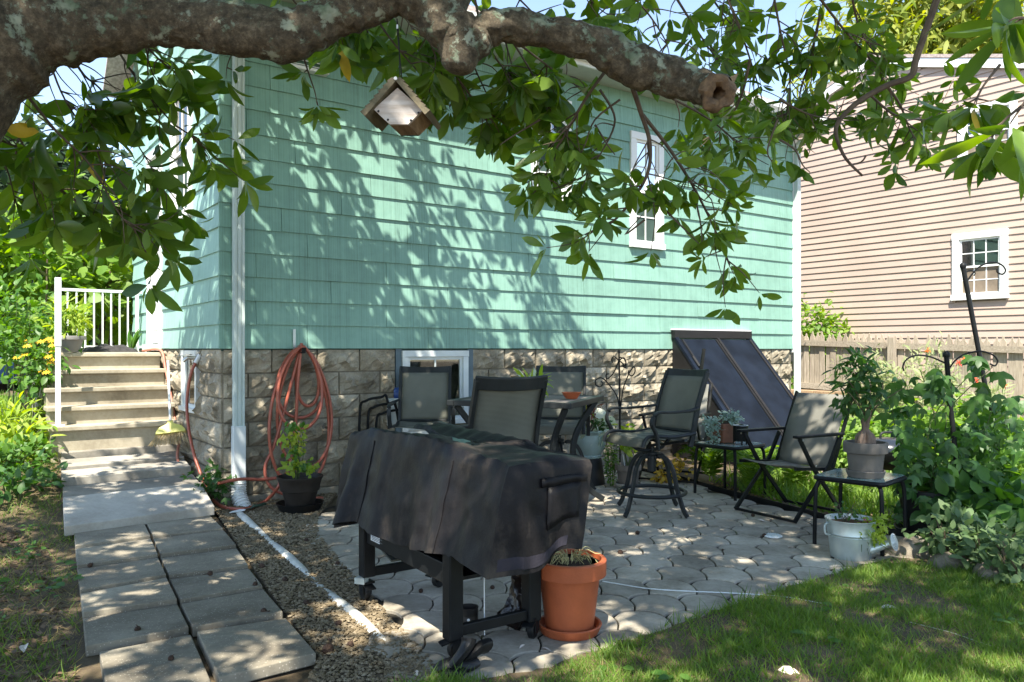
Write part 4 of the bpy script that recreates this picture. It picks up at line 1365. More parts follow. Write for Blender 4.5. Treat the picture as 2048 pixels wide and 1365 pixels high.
# cover
CN = Vector((.035, 3.05, 0)) - d2 * .055; CLEN = 1.56; CWID = .41
CF = CN - d1 * CLEN
from mathutils import noise as mnoise
CTOT = 2 * (CLEN + CWID)
def cinfo(s):
    s %= CTOT
    if s < CLEN: p, nn, f, side = CN - d1 * s, -d2, s / CLEN, 0
    elif s < CLEN + CWID: f = (s - CLEN) / CWID; p, nn, side = CF + d2 * (f * CWID), -d1, 1
    elif s < 2 * CLEN + CWID: f = (s - CLEN - CWID) / CLEN; p, nn, side = CF + d2 * CWID + d1 * (f * CLEN), d2, 2
    else: f = (s - 2 * CLEN - CWID) / CWID; p, nn, side = CN + d2 * (CWID * (1 - f)), d1, 3
    if side == 0: hz = .435 - .02 * f + .025 * math.sin(f * 9) - .09 * sstep(.75, 1.0, f); tz = .855 + .01 * math.sin(f * 5) + .025 * sstep(.25, .45, f) - .035 * sstep(.88, 1.0, f)
    elif side == 1: hz = .33 + .05 * f; tz = .845
    elif side == 2: hz = .42 + .06 * sstep(.7, 1, f); tz = .855 + .02 * (1 - f)
    else: hz = .50 - .065 * f + .02 * math.sin(f * 7); tz = .852 + .012 * math.sin(f * 3)
    return p, nn, tz, hz, f, side
def csurf(s, v, off=0.0):
    p, nn, tz, hz, f, side = cinfo(s)
    z = tz - .03 + (hz - tz + .03) * v
    fold = (.020 * (1 - abs(math.sin(s * 5.5 + .6))) ** 3 + .008 * math.sin(s * 15) + .012 * math.sin(s * 31 + 1.3) * math.sin(s * 3.1) + .011 * math.sin(s * 8.3 + 2 + v * 1.5)) * (v ** .8) + .012 * math.sin(s * 6 + 1) * v * v
    fl = .012 + .085 * v if side == 0 else .012 + .03 * v
    if side == 0: fl += .05 * math.exp(-((f - .86) / .05) ** 2) * v - .05 * math.exp(-((f - .93) / .03) ** 2) * v
    if side == 3: p = p - d2 * (.09 * v * (1 - f))
    if side == 2: fl -= (.09 * v + .03 * v) * sstep(.55, 1, f)
    crease = .012 * mnoise.noise(Vector((p.x * 9, p.y * 9, z * 5))) + .006 * mnoise.noise(Vector((p.x * 22 + 4, p.y * 22, z * 16)))
    return p + nn * (fl + fold + crease + off) + ZV * z
def cover():
    b = MB(); nP = 128; nz = 22
    rows = [[csurf(CTOT * i / nP, j / nz) for i in range(nP)] for j in range(nz + 1)]
    ctr = CN + d2 * CWID / 2 - d1 * CLEN / 2
    tops = []
    for k, (ins, dz) in enumerate(((.0, -.008), (.05, .002), (.12, .003), (.2, .003), (.3, 0), (.4, -.002), (.5, -.004), (.6, -.005), (.7, -.006), (.8, -.006), (.9, -.006), (.97, -.006))):
        row = []
        for i in range(nP):
            p, nn, tz, hz, f, side = cinfo(CTOT * i / nP)
            q = p.lerp(ctr, ins)
            z = tz + dz + .004 * math.sin(q.x * 23 + q.y * 11) * (1 if ins > .02 else 0) + .004 * math.sin(q.x * 41 - q.y * 37)
            l = (q - CN).dot(-d1)
            z += .022 * sstep(.30, .44, l) * (1 - sstep(1.25, 1.4, l))
            mm = (q - CN).dot(d2)
            z -= .034 * math.exp(-((l - .98) / .34) ** 2 - ((mm - .19) / .13) ** 2)
            row.append(q + ZV * z)
        tops.append(row)
    b.surf(tops[::-1] + rows, True)
    b.f.append(tuple(range(nP)))
    return b
def cover_mat():
    m, nt, b, ln = base_mat('dusty_black_cover')
    g_ = nt.nodes.new('ShaderNodeNewGeometry'); mp_ = nt.nodes.new('ShaderNodeMapping'); mp_.inputs['Scale'].default_value = (1, 1, .3); ln(g_.outputs['Position'], mp_.inputs['Vector'])
    n1 = noise(nt, 6, 5, .6, mp_.outputs[0]); n2 = noise(nt, 130, 3, .6); n3 = noise(nt, 7, 6, .7)
    r = ramp(nt, [(.42, (.005, .005, .0065)), (.53, (.012, .011, .012)), (.68, (.055, .046, .038))])
    f = math_n(nt, 'ADD', math_n(nt, 'MULTIPLY', n1.outputs['Fac'], .6), math_n(nt, 'MULTIPLY', n3.outputs['Fac'], .42))
    ln(f, r.inputs[0]); ln(r.outputs[0], b.inputs['Base Color'])
    rr = ramp(nt, [(.4, (.42, .42, .42)), (.7, (.75, .75, .75))]); ln(f, rr.inputs[0]); ln(rr.outputs[0], b.inputs['Roughness'])
    b.inputs['Specular IOR Level'].default_value = .16
    bp = nt.nodes.new('ShaderNodeBump'); bp.inputs['Distance'].default_value = .004
    ln(math_n(nt, 'ADD', n3.outputs['Fac'], math_n(nt, 'MULTIPLY', n2.outputs['Fac'], .12)), bp.inputs['Height']); ln(bp.outputs[0], b.inputs['Normal'])
    return m
m_cover = cover_mat()
cv = cover().build('cover', m_cover, gr, True)
# pool of rainwater on the cover top
m_water = M('rain_water', (.012, .014, .014), .03, .05, 3, spec=.9)
wc = CN + d2 * .19 - d1 * .98
MB().prism([((wc + d1 * .45 * math.cos(a) * (1 + .12 * math.sin(3 * a)) + d2 * .165 * math.sin(a) * (1 + .15 * math.sin(2 * a))).xy[:]) for a in [2 * PI * i / 36 for i in range(36)]], .866, .864).build('rain_puddle', m_water, cv)
# seam, pocket, tape on the near end
E0 = 2 * CLEN + CWID
def patchp(f0, f1, v0, v1, off, nf=8, nv=5, side0=E0, ln_=CWID):
    return [[csurf(side0 + ln_ * (f0 + (f1 - f0) * i / nf), v0 + (v1 - v0) * j / nv, off) for i in range(nf + 1)] for j in range(nv + 1)]
MB().surf(patchp(.14, .58, .20, .62, .006)).build('pocket', m_cover, cv, True, solid=.005)
MB().surf(patchp(.09, .66, .10, .19, .009, nv=2)).build('pocket_flap', m_cover, cv, True, solid=.006)
m_strap = M('grey_strap', (.026, .024, .032), .7, .25, spec=.15)
MB().surf(patchp(.22, 1.0, .83, .95, .003, nf=20, nv=4)).build('hem_strap', m_strap, cv, False)
for ss, w_ in ((.40, .0035), (1.19, .003)):
    MB().tube([csurf(ss, .02 + .97 * j / 18, .002) for j in range(19)], w_, 5).build('seam', m_cover, cv, True)

# ---- things under the grill
gc = thing('candle_tin', 'dark candle tin with a white emblem label under the grill', 'candle', G(943, 1262, .03))
c = G(938, 1262, .028)
MB().lathe([(.001, 0), (.040, 0), (.041, .004), (.041, .104), (.043, .106), (.043, .11), (.038, .11), (.037, .09), (.001, .088)], 26, c).build('tin', M('brown_black_tin', (.018, .015, .013), .45, .2), gc, True)
def on_tin(a, z, rr=.0416): return c + Vector((rr * math.sin(a), -rr * math.cos(a), z))
b = MB(); b.surf([[on_tin(-.75 + 1.5 * i / 10, z) for i in range(11)] for z in (.02, .075)]); b.build('label', M('dark_label', (.035, .031, .028), .6), gc, True)
b = MB(); b.add([on_tin(.0 + .16 * math.cos(2 * PI * i / 16), .062 + .0065 * math.sin(2 * PI * i / 16), .0422) for i in range(16)], [tuple(range(16))]); b.build('emblem', m_white, gc)
def text(body, size, parent, loc, rot, mt, name='lettering', align='CENTER', ext=.0003):
    cu = bpy.data.curves.new(name, 'FONT'); cu.body = body; cu.size = size; cu.align_x = align; cu.extrude = ext
    tmp = bpy.data.objects.new('tmp', cu); COL.objects.link(tmp)
    dg = bpy.context.evaluated_depsgraph_get()
    me = bpy.data.meshes.new_from_object(tmp.evaluated_get(dg))
    bpy.data.objects.remove(tmp)
    me.materials.clear(); me.materials.append(mt)
    o = put(name, me, parent); o.location = Vector(loc) - rootloc(parent); o.rotation_euler = rot
    return o
text('THRALPOST', .0105, gc, c + Vector((0, -.0425, .043)), (PI / 2, 0, 0), m_label)
text('RIVER', .0105, gc, c + Vector((0, -.0425, .033)), (PI / 2, 0, 0), m_label)

# charcoal bag
bgc = thing('charcoal_bag', 'crumpled dark brown printed bag slumped under the grill', 'bag', G(1010, 1262, .02))
bc = Vector((-.02, 3.62, .03)); bu = Vector((.42, .1, .9)).normalized(); bs = Vector((.86, .25, -.42)).normalized(); bn = bu.cross(bs)
rows = []
for j in range(15):
    v = j / 14
    thick = .055 * (math.sin(PI * min(1, v * 1.05 + .02)) ** .6) if v < .95 else .008
    wdt = .075 * (1 - .15 * math.sin(v * 5)) * (.85 + .15 * math.cos(v * 6))
    row = []
    for i in range(22):
        a = 2 * PI * i / 22
        w_ = .006 * math.sin(5 * a + v * 11) + .005 * math.sin(9 * a - v * 17)
        row.append(bc + bu * (v * .24) + bs * (math.cos(a) * (wdt + w_)) + bn * (math.sin(a) * (thick + w_)))
    rows.append(row)
m_bag = M('glossy_brown_bag', (.016, .010, .009), .28, .35, 9, .006, 25, spec=.6)
b = MB(); b.surf(rows, True); b.f += [tuple(range(22))[::-1], tuple(14 * 22 + i for i in range(22))]
bg_ = b.build('bag_body', m_bag, bgc, True)
zc = -bn if bn.y > 0 else bn
for k, (v, w_) in enumerate(((.21, .10), (.165, .08), (.10, .05))):
    q = bc + bu * v + zc * .063
    b = MB(); b.bar([q - bs * w_ * .5, q + bs * w_ * .5], .003, .004, up=zc); b.build('print_line', M('grey_print', (.25, .24, .24), .5), bgc)
rm = Matrix((bs, bu, bs.cross(bu))).transposed()
if (rm @ Vector((0, 0, 1))).y > 0: rm = Matrix((-bs, bu, (-bs).cross(bu))).transposed()
text('CORKS', .026, bgc, bc + bu * .185 + zc * .058, rm.to_euler(), M('silver_print', (.3, .3, .31), .5))

# black gloves on the ground
glv = thing('work_gloves', 'pair of black rubber gloves dropped beside the front grill caster', 'gloves', G(915, 1335, 0))
m_rub = M('black_rubber', (.008, .008, .009), .5, .3, 20, .002, 60)
def blob(path, rad, flat, name='glove'):
    MB().tube(spline(path, 5), [r for r in np.interp(np.linspace(0, 1, (len(path) - 1) * 5 + 1), np.linspace(0, 1, len(rad)), rad)], 12, flat=flat, up=(0, 0, 1)).build(name, m_rub, glv, True)
g0 = G(880, 1342, .03); 
blob([G(868, 1340, .025), G(895, 1330, .04), G(930, 1330, .035), G(950, 1322, .04)], [.02, .036, .042, .036], .7)
blob([G(905, 1330, .05), G(922, 1310, .09), G(935, 1290, .12), G(938, 1278, .14)], [.03, .036, .045, .052], .6)
blob([G(925, 1325, .04), G(945, 1308, .08), G(962, 1295, .10), G(972, 1292, .10)], [.028, .034, .046, .05], .55)
for k in range(4):
    blob([G(900 + k * 9, 1340, .03), G(892 + k * 10, 1348, .028), G(880 + k * 11, 1352, .015)], [.015, .014, .011], .9, 'glove_finger')

# ================================================================== POTS
def pot(c, r0, r1, h, rim=.02, rimh=.05, mt=None, parent=None, saucer=None, smt=None, soil=m_soil, n=30, sz=0):
    c = Vector(c)
    b = MB(); b.lathe([(.001, sz), (r0, sz), (r0 + (r1 - r0) * .9 * (1 - rimh / h), h - rimh), (r1, h - rimh), (r1 + rim * .5, h - rimh + .004), (r1 + rim * .55, h - .006), (r1 + rim * .4, h), (r1 - .006, h), (r1 - .012, h - .035), (.001, h - .035)], n, c); b.build('pot', mt, parent, True)
    b = MB(); b.lathe([(.001, h - .034), (r1 - .02, h - .034), (r1 - .02, h - .024), (r1 * .5, h - .018), (.001, h - .016)], 18, c); b.build('soil', soil, parent, True)
    if saucer:
        b = MB(); b.lathe([(.001, 0), (saucer * .88, 0), (saucer, .04), (saucer - .004, .044), (saucer - .012, .042), (saucer * .86, .008), (.001, .008)], n, c); b.build('saucer', smt or mt, parent, True)

# big terracotta planter
tp = thing('terracotta_planter', 'large orange planter with dry grass beside the covered grill', 'planter', (.262, 3.60, .014))
pot((.262, 3.60, .014), .108, .152, .335, .03, .075, m_terra, tp, .148, sz=.012)
b = MB(); b.lathe([(.130, .315), (.140, .315), (.138, .26), (.128, .26), (.130, .315)], 26, (.262, 3.60, .014)); b.build('inner_liner', m_blackpot, tp, True)
m_dry = M('dry_grass', (.40, .36, .17), .85, .3, 30, rand=.2)
b = MB()
for i in range(46):
    a = random.uniform(0, 6.28); r_ = random.uniform(.0, .07)
    p = Vector((.262 + r_ * math.cos(a), 3.60 + r_ * math.sin(a), .33))
    dr = Vector((math.cos(a + random.uniform(-1, 1)), math.sin(a + random.uniform(-1, 1)), 0))
    l = random.uniform(.05, .13)
    b.tube(spline([p, p + dr * l * .3 + ZV * l * .5, p + dr * l * .7 + ZV * l * .35, p + dr * l * .95 + ZV * random.uniform(-.02, .05)], 3), .0016, 3)
kind(b.build('dry_grass', m_dry, tp), 'stuff')

# ================================================================== LEAF TOOLS
def leafbase(wd=.4, seg=4, fold=.12, curl=.18, ptip=1.0, wpos=.45):
    vs = [(0, 0, 0)]; L = []; C = []; Rr = []
    vl = []
    for i in range(1, seg):
        t = i / seg
        wv = wd / 2 * (math.sin(PI * (t ** (math.log(.5) / math.log(wpos)))) ** .8)
        z = -curl * t * t
        vl.append((t, wv, z))
    verts = [(0, 0, 0)]
    for t, wv, z in vl:
        verts += [(-wv, t, z + fold * wv), (0, t, z), (wv, t, z + fold * wv)]
    verts.append((0, 1, -curl))
    f = [(0, 2, 1), (0, 3, 2)]
    n = len(vl)
    for i in range(n - 1):
        a = 1 + 3 * i; b = a + 3
        f += [(a, a + 1, b + 1), (a, b + 1, b), (a + 1, a + 2, b + 2), (a + 1, b + 2, b + 1)]
    a = 1 + 3 * (n - 1); tip = len(verts) - 1
    f += [(a, a + 1, tip), (a + 1, a + 2, tip)]
    return np.array(verts, dtype=np.float32), np.array(f, dtype=np.int32)

def fanbase(outline, curl=.15):
    vs = [(0, .35, 0)] + [(x, y, -curl * (x * x + (y - .35) ** 2) * 2) for x, y in outline]
    n = len(outline)
    return np.array(vs, dtype=np.float32), np.array([(0, 1 + i, 1 + (i + 1) % n) for i in range(n)], dtype=np.int32)

LB_MAG = leafbase(.37, 5, .25, .2, wpos=.55)
LB_MAGS = [LB_MAG, leafbase(.33, 5, .45, .38, wpos=.5), leafbase(.42, 5, .1, .05, wpos=.6), leafbase(.30, 5, .3, -.15, wpos=.52)]
LB_OVAL = leafbase(.55, 4, .18, .2)
LB_NARROW = leafbase(.22, 4, .15, .3)
LB_ROUND = fanbase([(0, 0), (.3, .02), (.48, .3), (.42, .65), (.18, .9), (0, 1.0), (-.18, .9), (-.42, .65), (-.48, .3), (-.3, .02)])
LB_LOBE = fanbase([(0, .05), (.16, .02), (.5, .28), (.66, .62), (.36, .52), (.18, .5), (.2, .75), (0, 1.05), (-.2, .75), (-.18, .5), (-.36, .52), (-.66, .62), (-.5, .28), (-.16, .02)], .2)
LB_BLADE = (np.array([(-.5, 0, 0), (.5, 0, 0), (-.3, .5, -.04), (.3, .5, -.04), (0, 1, -.2)], dtype=np.float32) * np.array((.05, 1, 1), dtype=np.float32), np.array([(0, 1, 3), (0, 3, 2), (2, 3, 4)]))

def batch(base, pos, dirs, ups, sc):
    """stack copies of a leaf: y axis along dirs, z near ups"""
    bv, bf = base
    pos = np.asarray(pos, dtype=np.float32); d = np.asarray(dirs, dtype=np.float32); u = np.asarray(ups, dtype=np.float32)
    d = d / (np.linalg.norm(d, axis=1, keepdims=True) + 1e-9)
    x = np.cross(d, u); x /= (np.linalg.norm(x, axis=1, keepdims=True) + 1e-9)
    z = np.cross(x, d)
    sc = np.asarray(sc, dtype=np.float32).reshape(-1, 1, 1)
    Rm = np.stack([x, d, z], axis=1)
    V = np.einsum('vk,nkj->nvj', bv, Rm) * sc + pos[:, None, :]
    n = len(pos); m = len(bv)
    Fc = (bf[None] + (np.arange(n) * m)[:, None, None]).reshape(-1, bf.shape[1])
    return V.reshape(-1, 3), Fc

def leafmesh(name, base, pos, dirs, ups, sc, mt, parent=None, stuff=False):
    V, Fc = batch(base, pos, dirs, ups, sc)
    o = mesh_np(name, V, Fc, mt, parent, True)
    return o

def rnd(n): return rng.normal(size=(n, 3)).astype(np.float32)

def ell(n, c, rad, shell=.5, clumps=0, csz=.25, zmin=None):
    c = np.array(c, dtype=np.float32); rad = np.array(rad, dtype=np.float32)
    if clumps:
        k = rnd(clumps); k /= np.linalg.norm(k, axis=1, keepdims=True)
        k *= rng.uniform(shell, 1, (clumps, 1)); idx = rng.integers(0, clumps, n)
        p = k[idx] + rnd(n) * csz
    else:
        p = rnd(n); p /= np.linalg.norm(p, axis=1, keepdims=True); p *= rng.uniform(shell, 1, (n, 1)) ** .7
    out = p.astype(np.float32)
    pos = c + out * rad
    if zmin is not None: pos[:, 2] = np.maximum(pos[:, 2], zmin + rng.uniform(0, .06, n))
    return pos, out

def foliage(name, base, n, c, rad, size, mt, parent, shell=.35, clumps=40, csz=.2, droop=-.25, zmin=None, outw=.7):
    pos, out = ell(n, c, rad, shell, clumps, csz, zmin)
    d = out * outw + rnd(n) * .6 + np.array((0, 0, droop))
    u = out * .3 + rnd(n) * .45 + np.array((-.1, -.4, 1.0))
    return leafmesh(name, base, pos, d, u, size * rng.uniform(.6, 1.25, n), mt, parent)

def stems(name, base_p, tips, r0, r1, mt, parent, bend=.1, each=False):
    b = MB()
    for t in tips:
        a = Vector(base_p) + Vector((random.uniform(-.02, .02), random.uniform(-.02, .02), 0)); t = Vector(t)
        m_ = a.lerp(t, .5) + Vector((random.uniform(-1, 1), random.uniform(-1, 1), .3)) * bend * (t - a).length
        pts = spline([a, m_, t], 4)
        b.tube(pts, [r0 + (r1 - r0) * i / (len(pts) - 1) for i in range(len(pts))], 5)
    return b.build(name, mt, parent, True)

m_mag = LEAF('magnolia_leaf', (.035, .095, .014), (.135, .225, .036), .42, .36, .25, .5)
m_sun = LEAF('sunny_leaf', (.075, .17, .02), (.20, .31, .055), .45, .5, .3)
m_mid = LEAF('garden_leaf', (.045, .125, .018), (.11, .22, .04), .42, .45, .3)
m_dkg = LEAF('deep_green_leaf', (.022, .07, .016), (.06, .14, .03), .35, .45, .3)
m_pale = LEAF('pale_weed_leaf', (.17, .22, .09), (.34, .37, .2), .4, .6, .3)
m_silver = LEAF('silver_leaf', (.16, .25, .20), (.30, .38, .32), .2, .6, .2)
m_sage = LEAF('sage_leaf', (.05, .10, .035), (.12, .185, .075), .3, .6, .2)
m_lime = LEAF('lime_leaf', (.16, .28, .03), (.34, .42, .07), .45, .5, .3)
m_yell = LEAF('yellow_green_leaf', (.14, .26, .03), (.42, .42, .08), .45, .5, .3)
m_dist = LEAF('far_dark_leaf', (.015, .04, .018), (.05, .085, .035), .3, .6, .4)
m_gold = LEAF('golden_conifer', (.10, .17, .02), (.26, .28, .05), .4, .6, .4)
m_cream = LEAF('cream_leaf', (.42, .48, .36), (.62, .64, .52), .35, .5, .2)
m_grass = LEAF('grass_blade', (.055, .135, .018), (.165, .25, .042), .4, .55, .3)
m_grassdry = LEAF('dry_grass_blade', (.22, .18, .075), (.38, .32, .13), .3, .7, .3)
m_fern = LEAF('fern_frond', (.07, .16, .018), (.17, .27, .04), .45, .5, .3)
m_stem = M('green_stem', (.07, .10, .03), .7, .2, 12)
m_bstem = M('brown_stem', (.12, .09, .06), .8, .2, 12)
m_orange = M('orange_petal', (.75, .17, .02), .6, .15, 20)
m_yellowp = M('yellow_petal', (.75, .42, .02), .6, .15, 20)

# ------------------------------------------------------------ potted plants
def leggy(root, c, h, n, base, mt, size, spread=.12, nst=5, smt=m_stem):
    tips = []
    for i in range(nst):
        a = random.uniform(0, 6.28); tips.append(Vector(c) + Vector((math.cos(a) * spread * random.random(), math.sin(a) * spread * random.random(), h * random.uniform(.55, 1))))
    stems('stem', c, tips, .004, .0018, smt, root, .12)
    pos = []; 
    for i in range(n):
        t = random.choice(tips); f = random.uniform(.15, 1)
        p = Vector(c).lerp(t, f) + Vector((random.gauss(0, .022), random.gauss(0, .022), random.gauss(0, .015))); pos.append(p[:])
    pos = np.array(pos)
    d = rnd(n) + np.array((0, -.3, -.55)); u = rnd(n) * .5 + np.array((0, -.5, .9))
    leafmesh('foliage', base, pos, d, u, size * rng.uniform(.5, 1.2, n), mt, root)

c = G(600, 1020, .012)
pb = thing('potted_basil', 'leggy yellow-green basil in a dark brown pot with saucer by the hose', 'potted plant', c)
b = MB(); b.lathe([(.001, .03), (.115, .03), (.118, .07), (.140, .155), (.152, .16), (.158, .20), (.168, .235), (.182, .262), (.182, .272), (.168, .272), (.160, .235), (.001, .232)], 32, c); b.build('pot', m_brownpot, pb, True)
b = MB(); b.lathe([(.001, .233), (.158, .233), (.158, .238), (.001, .245)], 20, c); b.build('soil', m_soil, pb, True)
b = MB(); b.lathe([(.001, 0), (.155, 0), (.185, .055), (.188, .062), (.178, .062), (.15, .012), (.001, .012)], 32, c); b.build('saucer', m_blackpot, pb, True)
leggy(pb, c + Vector((-.02, -.02, .24)), .46, 90, LB_OVAL, m_yell, .055, .09, 6)
for i, (px, py) in enumerate(((585, 852), (578, 878), (588, 905), (582, 935), (605, 930), (622, 935))):
    pos = np.array([(P(px, py, c.y - .06) + Vector((random.gauss(0, .03), random.gauss(0, .03), random.gauss(0, .03))))[:] for k in range(20)])
    leafmesh('foliage', LB_OVAL, pos, rnd(20) + np.array((0, -.4, -.7)), rnd(20) * .4 + np.array((0, -.8, .6)), .062 * rng.uniform(.6, 1.2, 20), m_lime if i % 2 else m_mid, pb)

# ivy-like plant at the downspout corner
c = G(424, 996, .08)
iv = thing('ivy_clump', 'dark trailing ivy clump at the house corner by the downspout', 'plant', c)
stems('stem', c, [c + Vector((random.uniform(-.18, .18), random.uniform(-.1, .1), random.uniform(.08, .24))) for i in range(8)], .004, .002, m_bstem, iv)
foliage('foliage', LB_LOBE, 150, c + Vector((0, 0, .11)), (.17, .12, .12), .055, m_dkg, iv, zmin=.02)

# urn with caladium on an upturned black pot
c = G(1192, 948, .012); c = Vector((.735, 7.55, .012))
ur = thing('urn_planter', 'pale blue-green urn with white caladium on an upturned black pot', 'planter', c)
b = MB(); b.lathe([(.001, 0), (.155, 0), (.152, .03), (.125, .225), (.115, .245), (.001, .245)], 28, c); b.build('stand', m_blackpot, ur, True)
m_urn = M('pale_glaze', (.30, .40, .40), .35, .12, 6, spec=.6)
b = MB(); b.lathe([(.001, .247), (.105, .247), (.115, .262), (.105, .28), (.13, .31), (.158, .37), (.165, .43), (.155, .475), (.168, .49), (.175, .505), (.168, .515), (.15, .51), (.14, .48), (.001, .475)], 32, c); b.build('urn', m_urn, ur, True)
for i in range(26):
    a = 2 * PI * i / 26
    b = MB(); b.lathe([(.001, -.007), (.006, -.004), (.006, .004), (.001, .007)], 6, c + Vector((.119 * math.cos(a), .119 * math.sin(a), .272))); b.build('rim_bead', m_urn, ur, True)
stems('stem', c + Vector((0, 0, .48)), [c + Vector((random.uniform(-.2, .2), random.uniform(-.15, .1), random.uniform(.6, .78))) for i in range(16)], .004, .002, m_bstem, ur)
foliage('caladium_leaves', LB_ROUND, 34, c + Vector((.08, -.08, .56)), (.16, .12, .12), .11, m_cream, ur, clumps=0, droop=-.6)
foliage('foliage', LB_NARROW, 120, c + Vector((-.06, 0, .64)), (.17, .12, .13), .09, m_yell, ur, clumps=12, droop=.3)
foliage('foliage', LB_OVAL, 60, c + Vector((.12, -.02, .58)), (.14, .1, .1), .06, m_dkg, ur, clumps=8)
foliage('foliage', LB_NARROW, 50, c + Vector((-.02, 0, .66)), (.14, .1, .14), .09, LEAF('maroon_leaf', (.10, .03, .02), (.22, .09, .05), .3), ur, clumps=8, droop=.4)
# trailing sedum beside it
c2 = Vector((.93, 7.42, .012))
se = thing('trailing_sedum', 'narrow column of green trailing sedum beside the urn stand', 'plant', c2)
stems('stem', c2, [c2 + Vector((random.uniform(-.06, .06), 0, .42)) for i in range(6)], .004, .002, m_stem, se)
foliage('foliage', LB_OVAL, 520, c2 + Vector((0, 0, .22)), (.075, .06, .24), .026, m_mid, se, clumps=0, shell=.2, zmin=.015)
# grey pot with light leaves
c = Vector((1.08, 7.35, .012))
gpot = thing('potted_seedling', 'small grey-brown pot with bright green leaves behind the swivel chair', 'potted plant', c)
pot(c, .088, .112, .215, .02, .055, m_greypot, gpot, .13, M('pale_saucer', (.36, .34, .30), .7), m_soil, sz=.012)
b = MB(); b.tube([c + Vector((-.03, 0, .19)), c + Vector((-.05, .0, .32))], .004, 5); b.build('stake', m_alu, gpot)
stems('stem', c + Vector((0, 0, .19)), [c + Vector((random.uniform(-.1, .14), random.uniform(-.1, .1), random.uniform(.4, .58))) for i in range(7)], .004, .002, m_stem, gpot)
foliage('foliage', LB_OVAL, 110, c + Vector((.03, 0, .48)), (.16, .13, .13), .075, m_lime, gpot, clumps=14)
# hosta on the table
c = P(1062, 785, 6.45); c.z = .906
ho = thing('potted_hosta', 'small variegated hosta in a pot on the patio table', 'potted plant', c)
pot(c, .05, .065, .075, .01, .02, m_greypot, ho)
foliage('foliage', LB_NARROW, 70, c + Vector((0, 0, .10)), (.12, .12, .07), .15, m_lime, ho, clumps=0, shell=.1, droop=.15)
foliage('foliage', LB_NARROW, 40, c + Vector((0, 0, .11)), (.11, .11, .07), .14, m_cream, ho, clumps=0, shell=.1, droop=.1)
# succulent on side table
c = Vector((1.88, 7.02, .470))
su = thing('potted_succulent', 'silvery succulents spilling from a square brown clay pot on a side table', 'potted plant', c)
m_clay = M('brown_clay', (.20, .085, .05), .7, .25, 9)
b = MB(); b.box(c + Vector((0, 0, .085)), (.15, .15, .17), R(30)); b.build('pot', m_clay, su, bevel=.01)
b = MB(); b.box(c + Vector((0, 0, .172)), (.13, .13, .008), R(30)); b.build('soil', m_soil, su)
stems('stem', c + Vector((0, 0, .17)), [c + Vector((random.uniform(-.2, .2), random.uniform(-.15, .05), random.uniform(.12, .3))) for i in range(10)], .004, .002, m_stem, su)
foliage('foliage', LB_OVAL, 330, c + Vector((.06, 0, .225)), (.15, .1, .065), .032, m_silver, su, clumps=26, csz=.12)
foliage('foliage', LB_OVAL, 260, c + Vector((-.12, -.06, .12)), (.09, .07, .12), .034, m_silver, su, clumps=18, csz=.15)
# black lantern cup
c = Vector((1.985, 6.86, .470))
la = thing('black_lantern', 'black cylindrical lantern on short legs beside the succulent pot', 'lantern', c)
b = MB(); b.lathe([(.001, .03), (.062, .03), (.064, .035), (.064, .165), (.060, .165), (.058, .05), (.001, .05)], 24, c); b.build('cup', m_black, la, True)
for k in range(3):
    a = k * 2.094 + .4; b = MB(); b.bar([c + Vector((.055 * math.cos(a), .055 * math.sin(a), .06)), c + Vector((.066 * math.cos(a), .066 * math.sin(a), 0))], .016, .008, up=(math.cos(a), math.sin(a), 0)); b.build('leg', m_black, la)
b = MB(); n = 24; b.tube([c + Vector((.062 * math.cos(2 * PI * i / n), .062 * math.sin(2 * PI * i / n), .166)) for i in range(n)], .0025, 5, closed=True); b.build('rim', m_alu, la, True)

# desert rose in grey pot on side table
c = Vector((2.30, 5.14, .470))
dr_ = thing('potted_desert_rose', 'bushy dark-leaved plant with swollen trunk in a grey pot on a side table', 'potted plant', c)
pot(c, .098, .125, .225, .02, .07, m_greypot, dr_, .122, m_greypot, m_mulch, sz=.012)
b = MB()
for k in range(5):
    a = k * 1.25; q = c + Vector((.03 * math.cos(a), .03 * math.sin(a), .20))
    b.tube(spline([q, q + Vector((.012 * math.cos(a), .012 * math.sin(a), .05)), c + Vector((.01 * math.cos(a), .01 * math.sin(a), .31)), c + Vector((.04 * math.cos(a), .04 * math.sin(a), .42))], 4), [.028, .034, .032, .027, .024, .022, .019, .016, .013, .012, .010, .009, .008], 8)
b.build('trunk', M('caudex', (.17, .12, .09), .8, .25, 15, .003, 50), dr_, True)
stems('stem', c + Vector((0, 0, .36)), [c + Vector((random.uniform(-.2, .2), random.uniform(-.15, .15), random.uniform(.5, .78))) for i in range(16)], .005, .002, m_bstem, dr_)
foliage('foliage', leafbase(.34, 4, .15, .25), 330, c + Vector((0, 0, .58)), (.21, .19, .21), .085, m_dkg, dr_, clumps=34, csz=.16, droop=-.2)

# watering can planter
c = Vector((2.10, 4.90, .012))
wc_ = thing('watering_can', 'galvanised watering can used as a planter with ivy and red geranium', 'watering can', c)
b = MB(); b.lathe([(.001, .006), (.112, .006), (.116, 0), (.118, .006), (.130, .13), (.134, .134), (.131, .138), (.134, .146), (.138, .15), (.136, .154), (.146, .228), (.151, .232), (.151, .238), (.144, .236), (.136, .20), (.001, .196)], 34, c); b.build('body', m_galv, wc_, True)
b = MB(); b.lathe([(.001, .198), (.138, .198), (.138, .204), (.001, .214)], 18, c); b.build('soil', m_mulch, wc_, True)
sp0 = c + Vector((.09, -.06, .055)); sp1 = P(1781, 1087, 4.80)
b = MB(); b.tube([sp0, sp0.lerp(sp1, .5), sp1], [.032, .025, .018], 12); b.build('spout', m_galv, wc_, True)
dx = (sp1 - sp0).normalized()
dxf = Vector((dx.x * .75, -.62, .25)).normalized()
